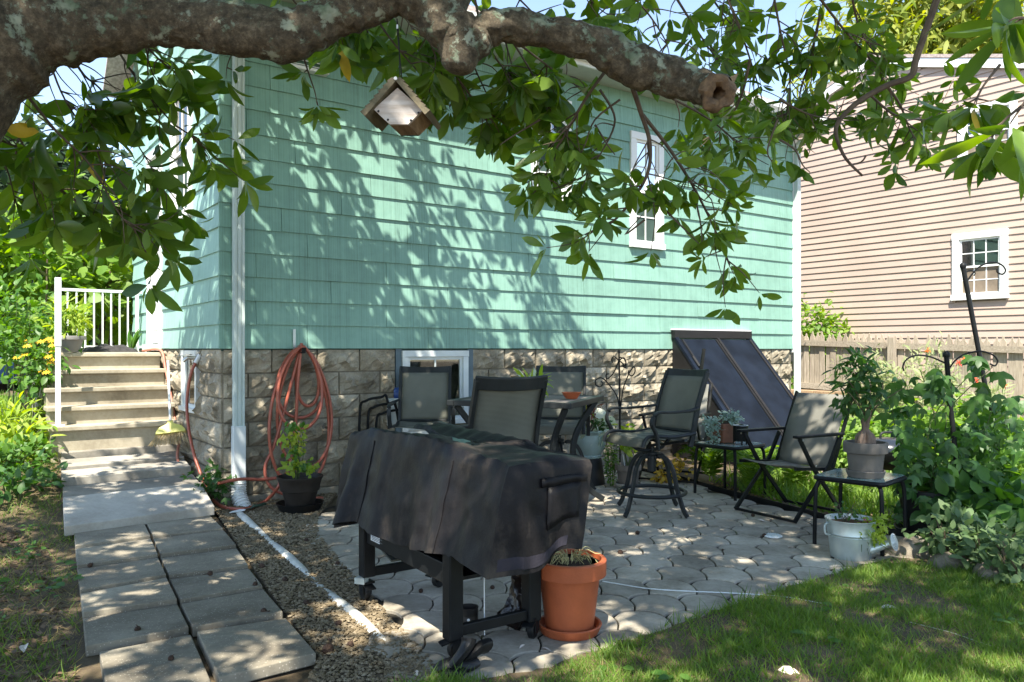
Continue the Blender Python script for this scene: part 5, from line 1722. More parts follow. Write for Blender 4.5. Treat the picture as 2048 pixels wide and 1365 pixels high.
b = MB(); b.lathe([(.001, -.03), (.018, -.028), (.05, .0), (.053, .004), (.001, .012)], 24, sp1 + dx * .02, dxf.to_track_quat('Z', 'Y').to_matrix()); rose = b.build('sprinkler_rose', m_white, wc_, True)
for rr_ in (.015, .028, .041):
    b = MB(); MM = dxf.to_track_quat('Z', 'Y').to_matrix(); n = 20
    b.tube([sp1 + dx * .02 + MM @ Vector((rr_ * math.cos(2 * PI * i / n), rr_ * math.sin(2 * PI * i / n), .0125 - rr_ * .14)) for i in range(n)], .0022, 4, closed=True); b.build('rose_ring', m_galv, rose)
b = MB(); b.tube(spline([c + Vector((-.147, -.02, .215)), c + Vector((-.172, -.03, .20)), c + Vector((-.168, -.03, .15)), c + Vector((-.132, -.02, .14))], 4), .006, 6); b.build('handle', m_galv, wc_, True)
stems('stem', c + Vector((.04, -.04, .2)), [c + Vector((random.uniform(0, .28), random.uniform(-.2, .02), random.uniform(.02, .25))) for i in range(10)], .003, .0015, m_stem, wc_)
foliage('ivy_foliage', LB_LOBE, 90, c + Vector((.10, -.08, .20)), (.10, .08, .07), .042, m_lime, wc_, clumps=16, csz=.2)
stems('stem', c + Vector((-.04, 0, .2)), [c + Vector((random.uniform(-.12, .1), random.uniform(-.1, .1), random.uniform(.25, .34))) for i in range(12)], .0022, .001, m_bstem, wc_)
foliage('foliage', LB_OVAL, 60, c + Vector((-.02, 0, .27)), (.12, .08, .06), .03, m_dkg, wc_, clumps=12)
foliage('red_flower', LB_ROUND, 9, P(1735, 1040, 4.88), (.018, .015, .012), .02, M('red_petal', (.5, .02, .06), .6), wc_, clumps=0)

# fern + pot on the landing
c = LW(2.05, SG + SW - .22, 1.265)
lf = thing('potted_fern', 'bright feathery green plant in a wide grey pot on the landing', 'potted plant', c)
pot(c, .10, .15, .16, .02, .04, M('grey_plastic', (.20, .19, .19), .5, .1), lf)
foliage('foliage', LB_NARROW, 420, c + Vector((0, 0, .31)), (.19, .17, .17), .09, m_lime, lf, clumps=26, csz=.2, droop=.2)
stems('stem', c + Vector((0, 0, .13)), [c + Vector((random.uniform(-.15, .15), random.uniform(-.1, .1), random.uniform(.3, .45))) for i in range(12)], .003, .0015, m_stem, lf)
c = LW(2.95, SG + .10, 1.265)
sn = thing('strap_leaf_plant', 'strappy upright green leaves by the door at the landing', 'plant', c)
for k in range(9):
    a = random.uniform(0, 6.28)
    leafmesh('leaf', LB_NARROW, [c[:]], [(math.cos(a) * .35, math.sin(a) * .35, 1)], [(math.sin(a), -1, .2)], [random.uniform(.16, .3)], m_mid, sn)

# kettle grill behind
c = Vector((3.35, 7.05, .02))
kg = thing('kettle_grill', 'small black kettle grill with domed lid behind the potted plant', 'grill', c)
b = MB(); b.lathe([(.001, .20), (.10, .21), (.17, .27), (.20, .36), (.203, .38), (.001, .38)], 28, c); b.build('bowl', m_black, kg, True)
b = MB(); b.lathe([(.001, .381), (.207, .381), (.205, .40), (.185, .44), (.13, .475), (.06, .49), (.001, .492)], 28, c); lid = b.build('lid', M('blue_black_enamel', (.02, .026, .034), .18, .15, 5, spec=.7), kg, True)
b = MB(); b.tube(spline([c + Vector((-.07, -.02, .48)), c + Vector((-.06, -.02, .53)), c + Vector((.05, 0, .53)), c + Vector((.07, 0, .48))], 4), .011, 8); b.build('handle', m_dgrey, lid, True)
b = MB(); b.lathe([(.001, 0), (.028, 0), (.028, .006), (.001, .007)], 14, c + Vector((.09, -.08, .462)), Matrix.Rotation(.5, 3, 'X')); b.build('vent', m_chrome, lid, True)
for k in range(3):
    a = k * 2.094 + .5; b = MB(); b.tube([c + Vector((.12 * math.cos(a), .12 * math.sin(a), .24)), c + Vector((.2 * math.cos(a), .2 * math.sin(a), .0))], .009, 6); b.build('leg', m_black, kg, True)

# ------------------------------------------------------------ scroll trellis by the wall
b0 = Vector((.995, 7.72, 0))
ts = thing('scroll_trellis', 'black wrought-iron scroll trellis in front of the block foundation', 'trellis', b0)
def PT(px, py): return P(px, py, b0.y)
def scroll(pts, r=.006, nm='scroll'): MB().tube(spline([PT(*p) for p in pts], 5), r, 6).build(nm, m_black, ts, True)
scroll([(1240, 940), (1240, 850), (1239, 760), (1238, 700)], .008, 'post')
MB().lathe([(.001, 0), (.012, .004), (.013, .014), (.006, .026), (.001, .045)], 8, PT(1238, 706)).build('finial', m_black, ts, True)
scroll([(1240, 850), (1236, 800), (1222, 775), (1205, 757), (1192, 760), (1192, 770), (1200, 774), (1206, 768), (1202, 763)])
scroll([(1240, 830), (1246, 780), (1258, 748), (1268, 734), (1270, 744), (1264, 752), (1257, 748), (1258, 741)])
scroll([(1238, 720), (1228, 745), (1215, 758), (1212, 750), (1218, 748)])
scroll([(1238, 722), (1247, 716), (1252, 725), (1249, 732), (1244, 726), (1238, 722)])
scroll([(1238, 722), (1229, 714), (1223, 719), (1226, 726)])
scroll([(1240, 715), (1250, 720), (1252, 735), (1246, 733), (1247, 727)])

# ------------------------------------------------------------ blue roll and hoop chair by the window
c = Vector((-1.24, 7.16, 0))
hc = thing('stacked_tube_frames', 'black tubular metal frames leaning by the basement window', 'metal frames', c)
for k in range(3):
    o = Vector((.07 * k, .03 * k, 0))
    MB().tube(spline([c + o + Vector((-.14, 0, .02)), c + o + Vector((-.14, 0, .72 - .05 * k)), c + o + Vector((-.08, 0, .83 - .06 * k)), c + o + Vector((.05, .02, .86 - .06 * k)), c + o + Vector((.10, .04, .85 - .06 * k)), c + o + Vector((.14, .05, .5)), c + o + Vector((.14, .05, .02))], 5), .012, 7).build('frame_tube', m_black, hc, True)
q = P(795, 790, 7.2)
tag(MB().lathe([(.001, -.075), (.055, -.075), (.062, -.068), (.062, .068), (.055, .075), (.001, .075)], 18, q + Vector((.03, .12, -.0)), Matrix.Rotation(PI / 2, 3, 'Y')).build('blue_roll', m_blue, None, True), 'bright blue rolled cushion beside the window chair', 'cushion')
tag(MB().box(P(788, 825, 7.3), (.12, .1, .26), R(20)).build('storage_bin', m_alu, None, bevel=.015), 'small pale grey plastic box behind the window chair', 'box')

# ------------------------------------------------------------ ferns in front of the bulkhead
def fern(c, n, L, label):
    f = thing('fern', label, 'fern', c, group='ferns along the bulkhead bed')
    for k in range(n):
        a = random.uniform(0, 6.28); sp_ = random.uniform(.45, .9)
        l = L * random.uniform(.7, 1.15)
        d = Vector((math.cos(a), math.sin(a), 0))
        pts = spline([Vector(c), Vector(c) + d * l * .3 * sp_ + ZV * l * .55, Vector(c) + d * l * .75 * sp_ + ZV * l * .75, Vector(c) + d * l * 1.1 * sp_ + ZV * l * .55], 6)
        pos = []; dd = []; uu = []; ss = []
        m_ = len(pts)
        for i in range(2, m_):
            tg = (pts[i] - pts[i - 1]).normalized(); sd2 = tg.cross(ZV).normalized(); up = sd2.cross(tg)
            for s in (-1, 1):
                pos.append(pts[i][:]); dd.append((sd2 * s + tg * .45)[:]); uu.append(up[:]); ss.append(.32 * l * math.sin(PI * min(.97, (i / m_) * .9 + .12)) * random.uniform(.85, 1.1))
        leafmesh('frond', LB_NARROW, pos, dd, uu, ss, m_fern, f)
fern(Vector((1.95, 7.75, .0)), 18, .45, 'fern nearest the succulent side table')
fern(Vector((2.3, 7.55, .0)), 18, .45, 'fern below the middle of the bulkhead doors')
fern(Vector((2.2, 7.15, .0)), 16, .38, 'fern spilling onto the pavers behind the folding chair')
fern(Vector((2.62, 7.3, .0)), 16, .42, 'fern right of the folding chair back')
fern(Vector((2.75, 6.6, .0)), 12, .25, 'small fern between folding chair and grey pot table')
fern(P(1585, 905, 7.9) * 1.0, 5, .25, 'tall single fern against the blue steel doors')

# ================================================================== GARDEN RIGHT
def bushy(name, label, c, rad, n, base, size, mt, clumps=40, csz=.18, droop=-.2, zmin=None, nst=8, smt=m_stem, group=None, cat='plant', sr=.006, cz=None):
    c = Vector(c); t = thing(name, label, cat, c, group=group)
    cc = c + ZV * (cz if cz is not None else rad[2] * .95)
    stems('stem', c, [cc + Vector((random.uniform(-.7, .7) * rad[0], random.uniform(-.7, .7) * rad[1], random.uniform(-.1, .75) * rad[2])) for i in range(nst)], sr, sr * .4, smt, t)
    foliage('foliage', base, n, cc, rad, size, mt, t, clumps=clumps, csz=csz, droop=droop, zmin=zmin if zmin is not None else c.z)
    return t
# tall pale weeds in front of the fence
for k, (px, py, Y, w_, h_, lab) in enumerate(((1745, 720, 9.6, .5, .62, 'tall pale feathery weed in front of the picket fence, left one'), (1840, 735, 9.2, .5, .6, 'tall pale feathery weed in front of the picket fence, right one'), (1960, 790, 8.4, .5, .55, 'wispy yellow-green weed near the chain-link post'))):
    p = P(px, py, Y); bz = gz(p.x, p.y)
    bushy('feathery_weed', lab, (p.x, p.y, bz), (w_, .4, (p.z + .12 - bz) * .55), 1500, LB_NARROW, .10, m_pale, clumps=90, csz=.13, droop=.25, nst=14, group='feathery weeds')
# bright mid-height perennials
spots = [(1705, 860, 8.3, .35, 'bright green perennial beside the folding chair back'), (1790, 850, 7.9, .5, 'bright green perennial clump behind the kettle grill'), (1880, 830, 7.6, .5, 'sunlit green perennial clump in the middle of the garden bed'), (1975, 850, 7.0, .5, 'sunlit green perennial clump near the chain-link fence'), (1650, 850, 9.4, .3, 'small green plant at the foot of the house corner')]
for px, py, Y, w_, lab in spots:
    p = P(px, py, Y); bz = gz(p.x, p.y)
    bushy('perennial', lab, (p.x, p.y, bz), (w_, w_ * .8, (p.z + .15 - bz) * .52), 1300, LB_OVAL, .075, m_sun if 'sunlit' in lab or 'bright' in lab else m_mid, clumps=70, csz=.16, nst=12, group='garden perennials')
# zinnias
for k, (px, py, Y) in enumerate(((1917, 726, 7.6), (1930, 720, 7.7), (1952, 742, 7.5), (1952, 762, 7.4), (1885, 770, 7.4), (1942, 818, 7.0), (1896, 793, 7.2), (2010, 772, 7.4), (1855, 700, 8.2))):
    p = P(px, py, Y); lab = ['red-orange zinnia right of the finial post', 'topmost red zinnia by the leaning pole', 'small orange zinnia above the vine leaf', 'orange zinnia beside the leaning pole', 'orange zinnia left of the vine post', 'red zinnia below the leaning pole', 'red zinnia against the vine post', 'orange zinnia near the chain-link fence', 'small orange zinnia above the scroll arm'][k]
    z = thing('zinnia', lab, 'flower', (p.x, p.y, gz(p.x, p.y)), group='zinnias in the garden bed')
    foliage('petals', LB_NARROW, 22, p, (.018, .018, .008), .035, m_orange if k % 3 else M('red_petal_%d' % k, (.7, .06, .02), .6), z, clumps=0, shell=.1, droop=.1)
    stems('stem', (p.x, p.y, gz(p.x, p.y)), [p], .004, .002, m_stem, z, .03)

# leaning hook pole
pl = thing('shepherd_hook', 'leaning black pole with round finial and scroll hook before the beige house', 'garden pole', P(1990, 900, 6.3))
pa, pb_ = P(1926, 535, 6.3), P(2000, 930, 6.3)
MB().tube([pa, pb_], .0185, 10).build('pole', m_black, pl, True)
MB().lathe([(.001, 0), (.02, .004), (.026, .02), (.024, .035), (.012, .048), (.001, .052)], 14, pa - ZV * .012).build('finial', m_black, pl, True)
MB().tube(spline([P(x, y, 6.3) for x, y in ((1935, 562), (1945, 548), (1962, 532), (1985, 525), (2003, 530), (2011, 541), (2005, 549), (1995, 545), (1994, 538))], 5), .007, 6).build('hook', m_black, pl, True)
MB().tube(spline([P(x, y, 6.3) for x, y in ((1933, 545), (1941, 541), (1950, 546), (1948, 552))], 4), .005, 6).build('curl', m_black, pl, True)
# vine post with double arms
vp = thing('vine_post', 'black post with round finial and two curved arms carrying the vine', 'garden pole', P(1922, 1060, 5.35))
MB().tube([P(1893, 715, 5.35), P(1900, 800, 5.35), P(1912, 920, 5.35), P(1925, 1075, 5.35)], .0165, 10).build('pole', m_black, vp, True)
MB().lathe([(.001, 0), (.02, .004), (.024, .02), (.021, .032), (.010, .044), (.001, .048)], 14, P(1893, 716, 5.35)).build('finial', m_black, vp, True)
for pts in (((1894, 728), (1880, 722), (1860, 714), (1835, 711), (1815, 718), (1806, 732), (1808, 742)), ((1897, 740), (1910, 722), (1930, 709), (1960, 703), (1985, 710), (1995, 722), (1990, 732), (1980, 728))):
    MB().tube(spline([P(x, y, 5.35) for x, y in pts], 5), .006, 6).build('arm', m_black, vp, True)
# big black pot with the vine
c = Vector((2.92, 5.50, .012))
vn = thing('potted_passion_vine', 'large black pot with a sprawling lobed-leaf vine', 'potted plant', c)
pot(c, .17, .215, .32, .02, .05, m_blackpot, vn, .24, m_blackpot, m_mulch, sz=.015)
tips = [P(x, y, 5.4) for x, y in ((1790, 760), (1840, 740), (1870, 730), (1950, 740), (1985, 735), (1990, 790), (1950, 850), (1850, 860), (1810, 900), (1980, 900), (2020, 820))]
stems('vine_stem', c + ZV * .3, tips, .005, .0025, m_stem, vn, .18)
def lobes(n, px0, px1, py0, py1, Y0, Y1, size, mt, dens=None):
    pos = []
    for i in range(n):
        pos.append(P(random.uniform(px0, px1), random.uniform(py0, py1), random.uniform(Y0, Y1))[:])
    return leafmesh('vine_foliage', LB_LOBE, pos, rnd(n) * .4 + np.array((0, -.25, -.9)), rnd(n) * .45 + np.array((-.1, -.8, .45)), size * rng.uniform(.7, 1.2, n), mt, vn)
lobes(22, 1760, 1850, 750, 830, 5.2, 5.5, .10, m_dkg)
lobes(20, 1855, 1910, 735, 800, 5.2, 5.4, .10, m_dkg)
lobes(18, 1940, 2005, 705, 800, 5.1, 5.4, .10, m_dkg)
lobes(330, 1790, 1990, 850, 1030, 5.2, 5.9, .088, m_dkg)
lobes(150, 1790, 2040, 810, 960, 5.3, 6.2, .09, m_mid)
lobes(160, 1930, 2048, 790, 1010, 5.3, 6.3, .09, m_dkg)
# right edge large-leaved plants
for k, (px, py, Y, lab) in enumerate(((2020, 960, 5.4, 'broad-leaved green plant at the right picture edge'), (2035, 1050, 4.9, 'lush green plant below it at the right edge'), (1960, 1010, 5.2, 'leafy green plant between the vine post and the sage'))):
    p = P(px, py, Y)
    bushy('broadleaf_plant', lab, (p.x, p.y, .05), (.28, .28, max(.2, p.z * .55)), 330, LB_OVAL, .12, m_mid if k != 2 else m_dkg, clumps=34, csz=.2, nst=10, group='broad-leaved garden plants')
# sage
for k, (px, py, Y, lab) in enumerate(((1900, 1085, 4.75, 'grey-green sage bush in front of the black pot'), (1975, 1100, 4.55, 'grey-green sage bush right of the first, near the lawn'), (2035, 1120, 4.3, 'grey-green sage at the lower right picture edge'))):
    p = G(px, py, .03)
    p = Vector(((px - CX) / FPX * Y, Y, .04))
    bushy('sage_bush', lab, p, (.20, .18, .15), 210, LB_OVAL, .07, m_sage, clumps=30, csz=.2, droop=.25, nst=14, smt=m_bstem, group='sage bushes')
# stone border
for k, (px, py, w_, h_, lab) in enumerate(((1840, 1120, .30, .12, 'flat grey-brown edging stone left of the sage'), (1935, 1150, .30, .11, 'mossy edging stone below the sage'), (2030, 1175, .30, .12, 'dark edging stone at the right lawn corner'))):
    p = G(px, py, .0); b = MB(); rows = []
    for j in range(6):
        a = PI / 2 * j / 5; rr_ = math.cos(a) ** .55
        rows.append([p + Vector((math.cos(t_) * w_ * .55 * max(.02, rr_) * (1 + .12 * math.sin(3 * t_ + k)), .12 + math.sin(t_) * w_ * .42 * max(.02, rr_), h_ * math.sin(a) * (1 + .15 * math.sin(2 * t_ + k)) - .02)) for t_ in [2 * PI * i / 16 for i in range(16)]])
    b.surf(rows, True); b.f.append(tuple(5 * 16 + i for i in range(16)))
    tag(b.build('edging_stone', stone_mat('border_stone_%d' % k, (.10, .085, .065), (.19, .165, .13), (.28, .25, .2), bump=.01, sc=9), None, True), lab, 'stone', 'edging stones')
# black edging strip of the fern bed
e = [(1.35, 8.35), (1.68, 7.75), (1.92, 7.05), (2.18, 6.45), (2.52, 5.72), (2.8, 5.32)]
tag(MB().bar([Vector((x, y, .02)) for x, y in e], .012, .05).build('bed_edging', m_blackpot), 'thin black plastic edging along the fern bed', 'edging')

# shrub behind the fence
p = FW(.35, -.35, .4)
bushy('fence_shrub', 'bright green shrub rising behind the picket fence by the beige house', p, (.75, .3, .95), 2000, LB_OVAL, .11, m_sun, clumps=50, nst=12, cat='shrub', sr=.012, cz=.85)

# ================================================================== LEFT GARDEN
LBASE = lambda px, py, Y: Vector(((px - CX) / FPX * Y, Y, gz((px - CX) / FPX * Y, Y)))
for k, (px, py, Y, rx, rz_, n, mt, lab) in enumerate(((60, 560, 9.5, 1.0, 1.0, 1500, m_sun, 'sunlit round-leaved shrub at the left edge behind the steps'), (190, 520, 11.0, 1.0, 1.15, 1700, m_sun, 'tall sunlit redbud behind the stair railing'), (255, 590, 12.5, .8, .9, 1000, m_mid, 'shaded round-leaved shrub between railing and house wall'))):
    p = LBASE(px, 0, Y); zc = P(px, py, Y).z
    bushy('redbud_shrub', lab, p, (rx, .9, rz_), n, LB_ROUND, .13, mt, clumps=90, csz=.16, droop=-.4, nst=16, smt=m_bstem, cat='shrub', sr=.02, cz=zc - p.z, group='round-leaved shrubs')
# lower left shrubs and susans
for k, (px, py, Y, rx, rz_, n, base, sz, mt, lab) in enumerate(((25, 650, 7.6, .5, .42, 800, LB_OVAL, .08, m_mid, 'leafy green bush at the left edge beside the steps'), (22, 760, 7.0, .35, .25, 400, LB_NARROW, .16, m_lime, 'arching strap-leaved daylily clump left of the steps'), (28, 830, 6.6, .30, .14, 420, LB_OVAL, .07, m_mid, 'low green plant at the foot of the steps'), (20, 860, 6.0, .3, .14, 300, LB_OVAL, .08, m_dkg, 'low dark green weed at the left picture edge'))):
    p = LBASE(px, 0, Y); zc = P(px, py, Y).z
    bushy('border_plant', lab, p, (rx, .4, rz_), n, base, sz, mt, clumps=40, csz=.2, nst=10, cz=(zc - p.z if k == 0 else rz_ * .8), group='plants left of the steps', droop=.1)
bs_ = LBASE(60, 0, 7.4)
sus = thing('black_eyed_susans', 'clump of yellow black-eyed susans left of the steps', 'flowers', bs_)
fl_ = [P(random.uniform(30, 108), random.uniform(672, 745), random.uniform(7.2, 7.6)) for i in range(26)]
stems('stem', bs_, fl_, .004, .002, m_stem, sus, .06)
foliage('foliage', LB_OVAL, 350, P(65, 745, 7.4), (.3, .25, .25), .08, m_mid, sus, clumps=24)
pos = []; dd = []; uu = []
for p in fl_:
    for i in range(10):
        a = 2 * PI * i / 10; pos.append(p[:]); dd.append((math.cos(a), math.sin(a) * .6 - .2, .35 * math.sin(a) + .1)); uu.append((0, -.5, 1))
kind(leafmesh('petals', LB_NARROW, pos, dd, uu, [.042] * len(pos), m_yellowp, sus), 'stuff')

# background trees
def far_tree(name, label, c, h, rx, n, base, size, mt, clumps=60, trunk=.2, zlo=.25, group='background trees', smt=m_bstem, csz=.16):
    c = Vector(c); t = thing(name, label, 'tree', c, group=group)
    MB().tube([c, c + Vector((.1, 0, h * .4)), c + Vector((0, 0, h * .9))], [trunk, trunk * .7, trunk * .2], 8).build('trunk', m_bark, t, True)
    stems('limb', c + ZV * h * .3, [c + Vector((random.uniform(-1, 1) * rx * .7, random.uniform(-1, 1) * rx * .7, h * random.uniform(.45, .9))) for i in range(14)], trunk * .3, .02, m_bark, t, .1)
    foliage('crown', base, n, c + ZV * h * (.5 + zlo / 2), (rx, rx, h * (.5 - zlo / 2)), size, mt, t, shell=.25, clumps=clumps, csz=csz)
    return t
far_tree('dark_tree', 'dark evergreen tree in the left background', (-14.5, 25, .3), 8.2, 2.6, 5000, LB_OVAL, .42, m_dist, 90)
far_tree('dark_tree', 'second dark evergreen farther left in the background', (-18.5, 27, .3), 9.0, 3.0, 4500, LB_OVAL, .45, m_dist, 90)
far_tree('dark_tree', 'low dark tree beside the house in the left background', (-11.6, 27, .3), 5.2, 2.4, 3500, LB_OVAL, .4, m_dist, 70)
far_tree('golden_tree', 'sunny yellow-green tree rising behind the beige house', (13.8, 26, .4), 15.5, 3.9, 12000, LB_NARROW, .6, m_gold, 170, csz=.11)
far_tree('golden_tree', 'smaller yellow-green tree behind the beige house at far right', (21, 30, .4), 15, 4, 7000, LB_NARROW, .65, m_gold, 120, csz=.12)
# hedge mass far left beneath horizon
hd = thing('background_hedge', 'dark hedge closing the view behind the left garden', 'hedge', (-13, 21, .3))
foliage('foliage', LB_OVAL, 6000, (-13, 21, 1.3), (7.5, 1.0, 1.6), .26, m_dist, hd, clumps=160, csz=.08)
MB().box((-13, 21.4, .9), (14, .5, 1.6)).build('hedge_core', m_dist, hd)
# power line
for k, (a, c_) in enumerate((((0, 433), (150, 460)), ((0, 470), (150, 478)))):
    tag(MB().tube([P(-300, a[1] - 40, 19), P(a[0], a[1], 19), P(c_[0], c_[1], 19), P(420, c_[1] + 30, 19)], .012, 5).build('power_line', m_black), ['upper power line crossing the left background', 'lower power line crossing the left background'][k], 'cable')

# golden coleus and stepping stones by the fern bed
bushy('golden_coleus', 'small golden-orange leafy plant behind the swivel chair', (1.55, 7.62, .01), (.2, .14, .12), 170, LB_OVAL, .055, LEAF('golden_leaf', (.30, .20, .02), (.55, .40, .06), .4), clumps=18, nst=8)
for k, (px, py, lab) in enumerate(((1640, 935, 'flat pale stepping stone behind the right folding chair'), (1700, 915, 'farther pale stepping stone near the kettle grill'))):
    p = G(px, py, .03)
    tag(MB().prism([(p.x + .24 * math.cos(a) * (1 + .12 * math.sin(3 * a + k)), p.y + .3 * math.sin(a) * (1 + .1 * math.sin(2 * a))) for a in [2 * PI * i / 12 for i in range(12)]], .045, -.02).build('stepping_stone', m_slab2, None, bevel=.008), lab, 'stone', 'stepping stones')

# ================================================================== MAGNOLIA
mag = thing('magnolia_tree', 'old lichen-covered magnolia with a sawn limb arching over the patio', 'tree', (-2.35, 2.35, 0))
limb = [(-260, 430, 122, 2.45), (-120, 205, 118, 2.5), (10, 78, 108, 2.55), (130, 44, 78, 2.6), (250, 40, 58, 2.65), (350, 42, 48, 2.68), (480, 62, 51, 2.7), (580, 72, 53, 2.72), (650, 42, 42, 2.73), (720, 14, 44, 2.74), (790, -14, 41, 2.75), (855, 8, 45, 2.76), (905, 62, 50, 2.77), (935, 88, 45, 2.78), (968, 62, 38, 2.79), (1015, 54, 34, 2.8), (1100, 66, 33, 2.82), (1200, 92, 38, 2.84), (1260, 130, 40, 2.85), (1330, 155, 37, 2.85), (1400, 176, 36, 2.80), (1434, 186, 36, 2.70)]
LP_ = [P(a, b_, Y) for a, b_, r_, Y in limb]
LR_ = [r_ * Y / FPX for a, b_, r_, Y in limb]
tp_ = [Vector((-2.35, 2.35, -.1)), Vector((-2.33, 2.36, .35)), Vector((-2.25, 2.38, .9))]
pts = spline(tp_ + LP_, 14)
rr_ = [.34, .25, .22] + LR_
rads = list(np.interp(np.linspace(0, len(rr_) - 1, len(pts)), range(len(rr_)), rr_))
rads = [r_ * (1 + .05 * math.sin(i * .47) + .03 * math.sin(i * 1.15 + 1)) for i, r_ in enumerate(rads)]
tb_ = MB().tube(pts, rads, 40)
from mathutils import noise as mnoise
NR_ = 40
for i in range(len(pts)):
    c_ = pts[i]
    for k in range(NR_):
        v = tb_.v[i * NR_ + k]; d = (v - c_); l = d.length
        if l < 1e-5: continue
        h = .016 * mnoise.noise(v * 5) + .007 * mnoise.noise(v * 17 + Vector((7, 3, 1))) + .005 * mnoise.noise(v * 45)
        h -= .006 * max(0, 1 - abs(mnoise.noise(Vector((v.x * 9, v.y * 26, v.z * 26)))) * 6)
        tb_.v[i * NR_ + k] = c_ + d * (1 + h / l)
# hollow sawn end
E = pts[-1]; ed = (pts[-1] - pts[-3]).normalized()
tb_.f.pop()
trunk = tb_.build('trunk', m_bark, mag, True)
N_ = ed.orthogonal().normalized(); B_ = ed.cross(N_)
rows = []
facing = Vector((.15, -.75, -.2))
for rr2, dz in ((rads[-1] * 1.0, -.01), (rads[-1] * 1.04, .006), (rads[-1] * .98, .016), (rads[-1] * .84, .020), (rads[-1] * .60, .018), (rads[-1] * .36, .014), (rads[-1] * .30, -.01), (rads[-1] * .26, -.09), (.001, -.08)):
    rows.append([E + ed * (dz + .010 * mnoise.noise(Vector((math.cos(a) * 2, math.sin(a) * 2, rr2 * 60)))) + (N_ * math.cos(a) + B_ * math.sin(a)) * rr2 * (1 + .10 * math.sin(3 * a + dz * 90) + .06 * math.sin(7 * a + 2)) for a in [2 * PI * i / 20 for i in range(20)]])
MB().surf(rows, True).build('sawn_end', wood_mat('sawn_wood', (.045, .027, .015), (.15, .095, .052), 'Y', 10), trunk, True)
# short stub under the fork, upward limb, splinter
stub = [P(905, 50, 2.77), P(920, 95, 2.765), P(917, 128, 2.76), P(914, 146, 2.76)]
MB().tube(spline(stub, 4), list(np.interp(np.linspace(0, 1, 13), [0, .4, .8, 1], [.085, .075, .055, .03])), 14).build('stub', m_bark, trunk, True)
MB().add([P(1448, 160, 2.74), P(1478, 146, 2.76), P(1464, 175, 2.74), P(1452, 178, 2.78)], [(0, 1, 2), (0, 3, 1), (3, 2, 1), (0, 2, 3)]).build('splinter', m_birdwood, trunk)
def bough(pts, r0, r1, mt=m_bark, n=8, nm='limb'):
    q = spline(pts, 5)
    return MB().tube(q, [r0 + (r1 - r0) * i / (len(q) - 1) for i in range(len(q))], n).build(nm, mt, mag, True)
up0 = P(890, 25, 2.77)
B1 = [up0, P(925, -40, 2.8), Vector((.1, 2.9, 3.1)), Vector((.5, 3.4, 4.0)), Vector((.9, 4.2, 4.9)), Vector((1.0, 5.0, 5.3))]
B2 = [Vector((-2.1, 2.4, 1.6)), Vector((-2.0, 2.2, 2.6)), Vector((-1.4, 2.0, 3.6)), Vector((-.6, 1.6, 4.6)), Vector((.6, 1.6, 5.4))]
B3 = [Vector((-1.9, 2.4, 2.2)), Vector((-2.2, 3.1, 3.3)), Vector((-2.3, 4.0, 4.3)), Vector((-1.8, 5.0, 5.0)), Vector((-1.2, 5.8, 5.2))]
B4 = [Vector((-1.4, 2.0, 3.6)), Vector((.0, 2.6, 4.4)), Vector((1.4, 3.2, 4.6)), Vector((2.6, 3.6, 4.4)), Vector((3.2, 4.2, 4.2))]
B5 = [Vector((-.6, 1.6, 4.6)), Vector((.9, 1.4, 4.0)), Vector((1.9, 1.9, 3.3)), Vector((2.3, 2.4, 2.9))]
B6 = [Vector((-1.4, 2.0, 3.6)), Vector((-1.8, .6, 4.4)), Vector((-2.6, -.4, 4.8))]
B7 = [Vector((-2.2, 3.1, 3.3)), Vector((-3.4, 3.4, 4.0)), Vector((-4.2, 4.0, 4.3))]
for B_l, r_ in ((B1, .075), (B2, .15), (B3, .11), (B4, .08), (B5, .06), (B6, .08), (B7, .07)): bough(B_l, r_, .02)

# leaf store: pos, dir, up, size
LF = []
TW = MB()
TWN = [0]
def whorl(p, axis, n, L, flat=.5):
    axis = axis.normalized(); o = axis.orthogonal().normalized(); q = axis.cross(o)
    a0 = random.uniform(0, 6.28)
    for k in range(n):
        a = a0 + 2 * PI * k / n + random.uniform(-.35, .35)
        rad = o * math.cos(a) + q * math.sin(a)
        d = rad * random.uniform(.7, 1.0) + axis * random.uniform(.25, .8) + Vector((0, 0, -random.uniform(.1, .45)))
        up = axis * .6 - rad * .4 + Vector((random.gauss(0, .3), random.gauss(0, .3), random.gauss(0, .3) + .5))
        LF.append((p + d.normalized() * .012, d.normalized(), up, L * random.uniform(.45, 1.25)))
def twig(a, b_, r=.004, sag=.12):
    m_ = a.lerp(b_, .5) + Vector((random.uniform(-.1, .1), random.uniform(-.1, .1), random.uniform(-.05, .12))) * (b_ - a).length * 1.2
    q = spline([a, m_, b_], 4)
    TW.tube(q, [r * (1 - .6 * i / (len(q) - 1)) for i in range(len(q))], 5)
    return q
def spray(path, n, L, r0=.008, perw=5, spread=.16, rng_=(0.1, 1.0), down=.5):
    """a hanging branch with side twigs ending in leaf whorls"""
    q = spline(path, 6)
    TW.tube(q, [r0 * (1 - .7 * i / (len(q) - 1)) for i in range(len(q))], 6)
    for k in range(n):
        f = random.uniform(*rng_); i = min(len(q) - 2, int(f * (len(q) - 1)))
        s = q[i]; dr = (q[i + 1] - q[i]).normalized()
        v = Vector((random.gauss(0, 1), random.gauss(0, .8), random.gauss(-.25, .8))).normalized()
        e = s + (v * .8 + dr * .6) * random.uniform(.3, 1.0) * spread
        w_ = twig(s, e, .0035)
        ax = (w_[-1] - w_[-2]).normalized() + Vector((0, 0, -down * .3))
        whorl(e, ax, random.randint(perw - 1, perw + 2), L)
    whorl(q[-1], (q[-1] - q[-2]), perw + 1, L)
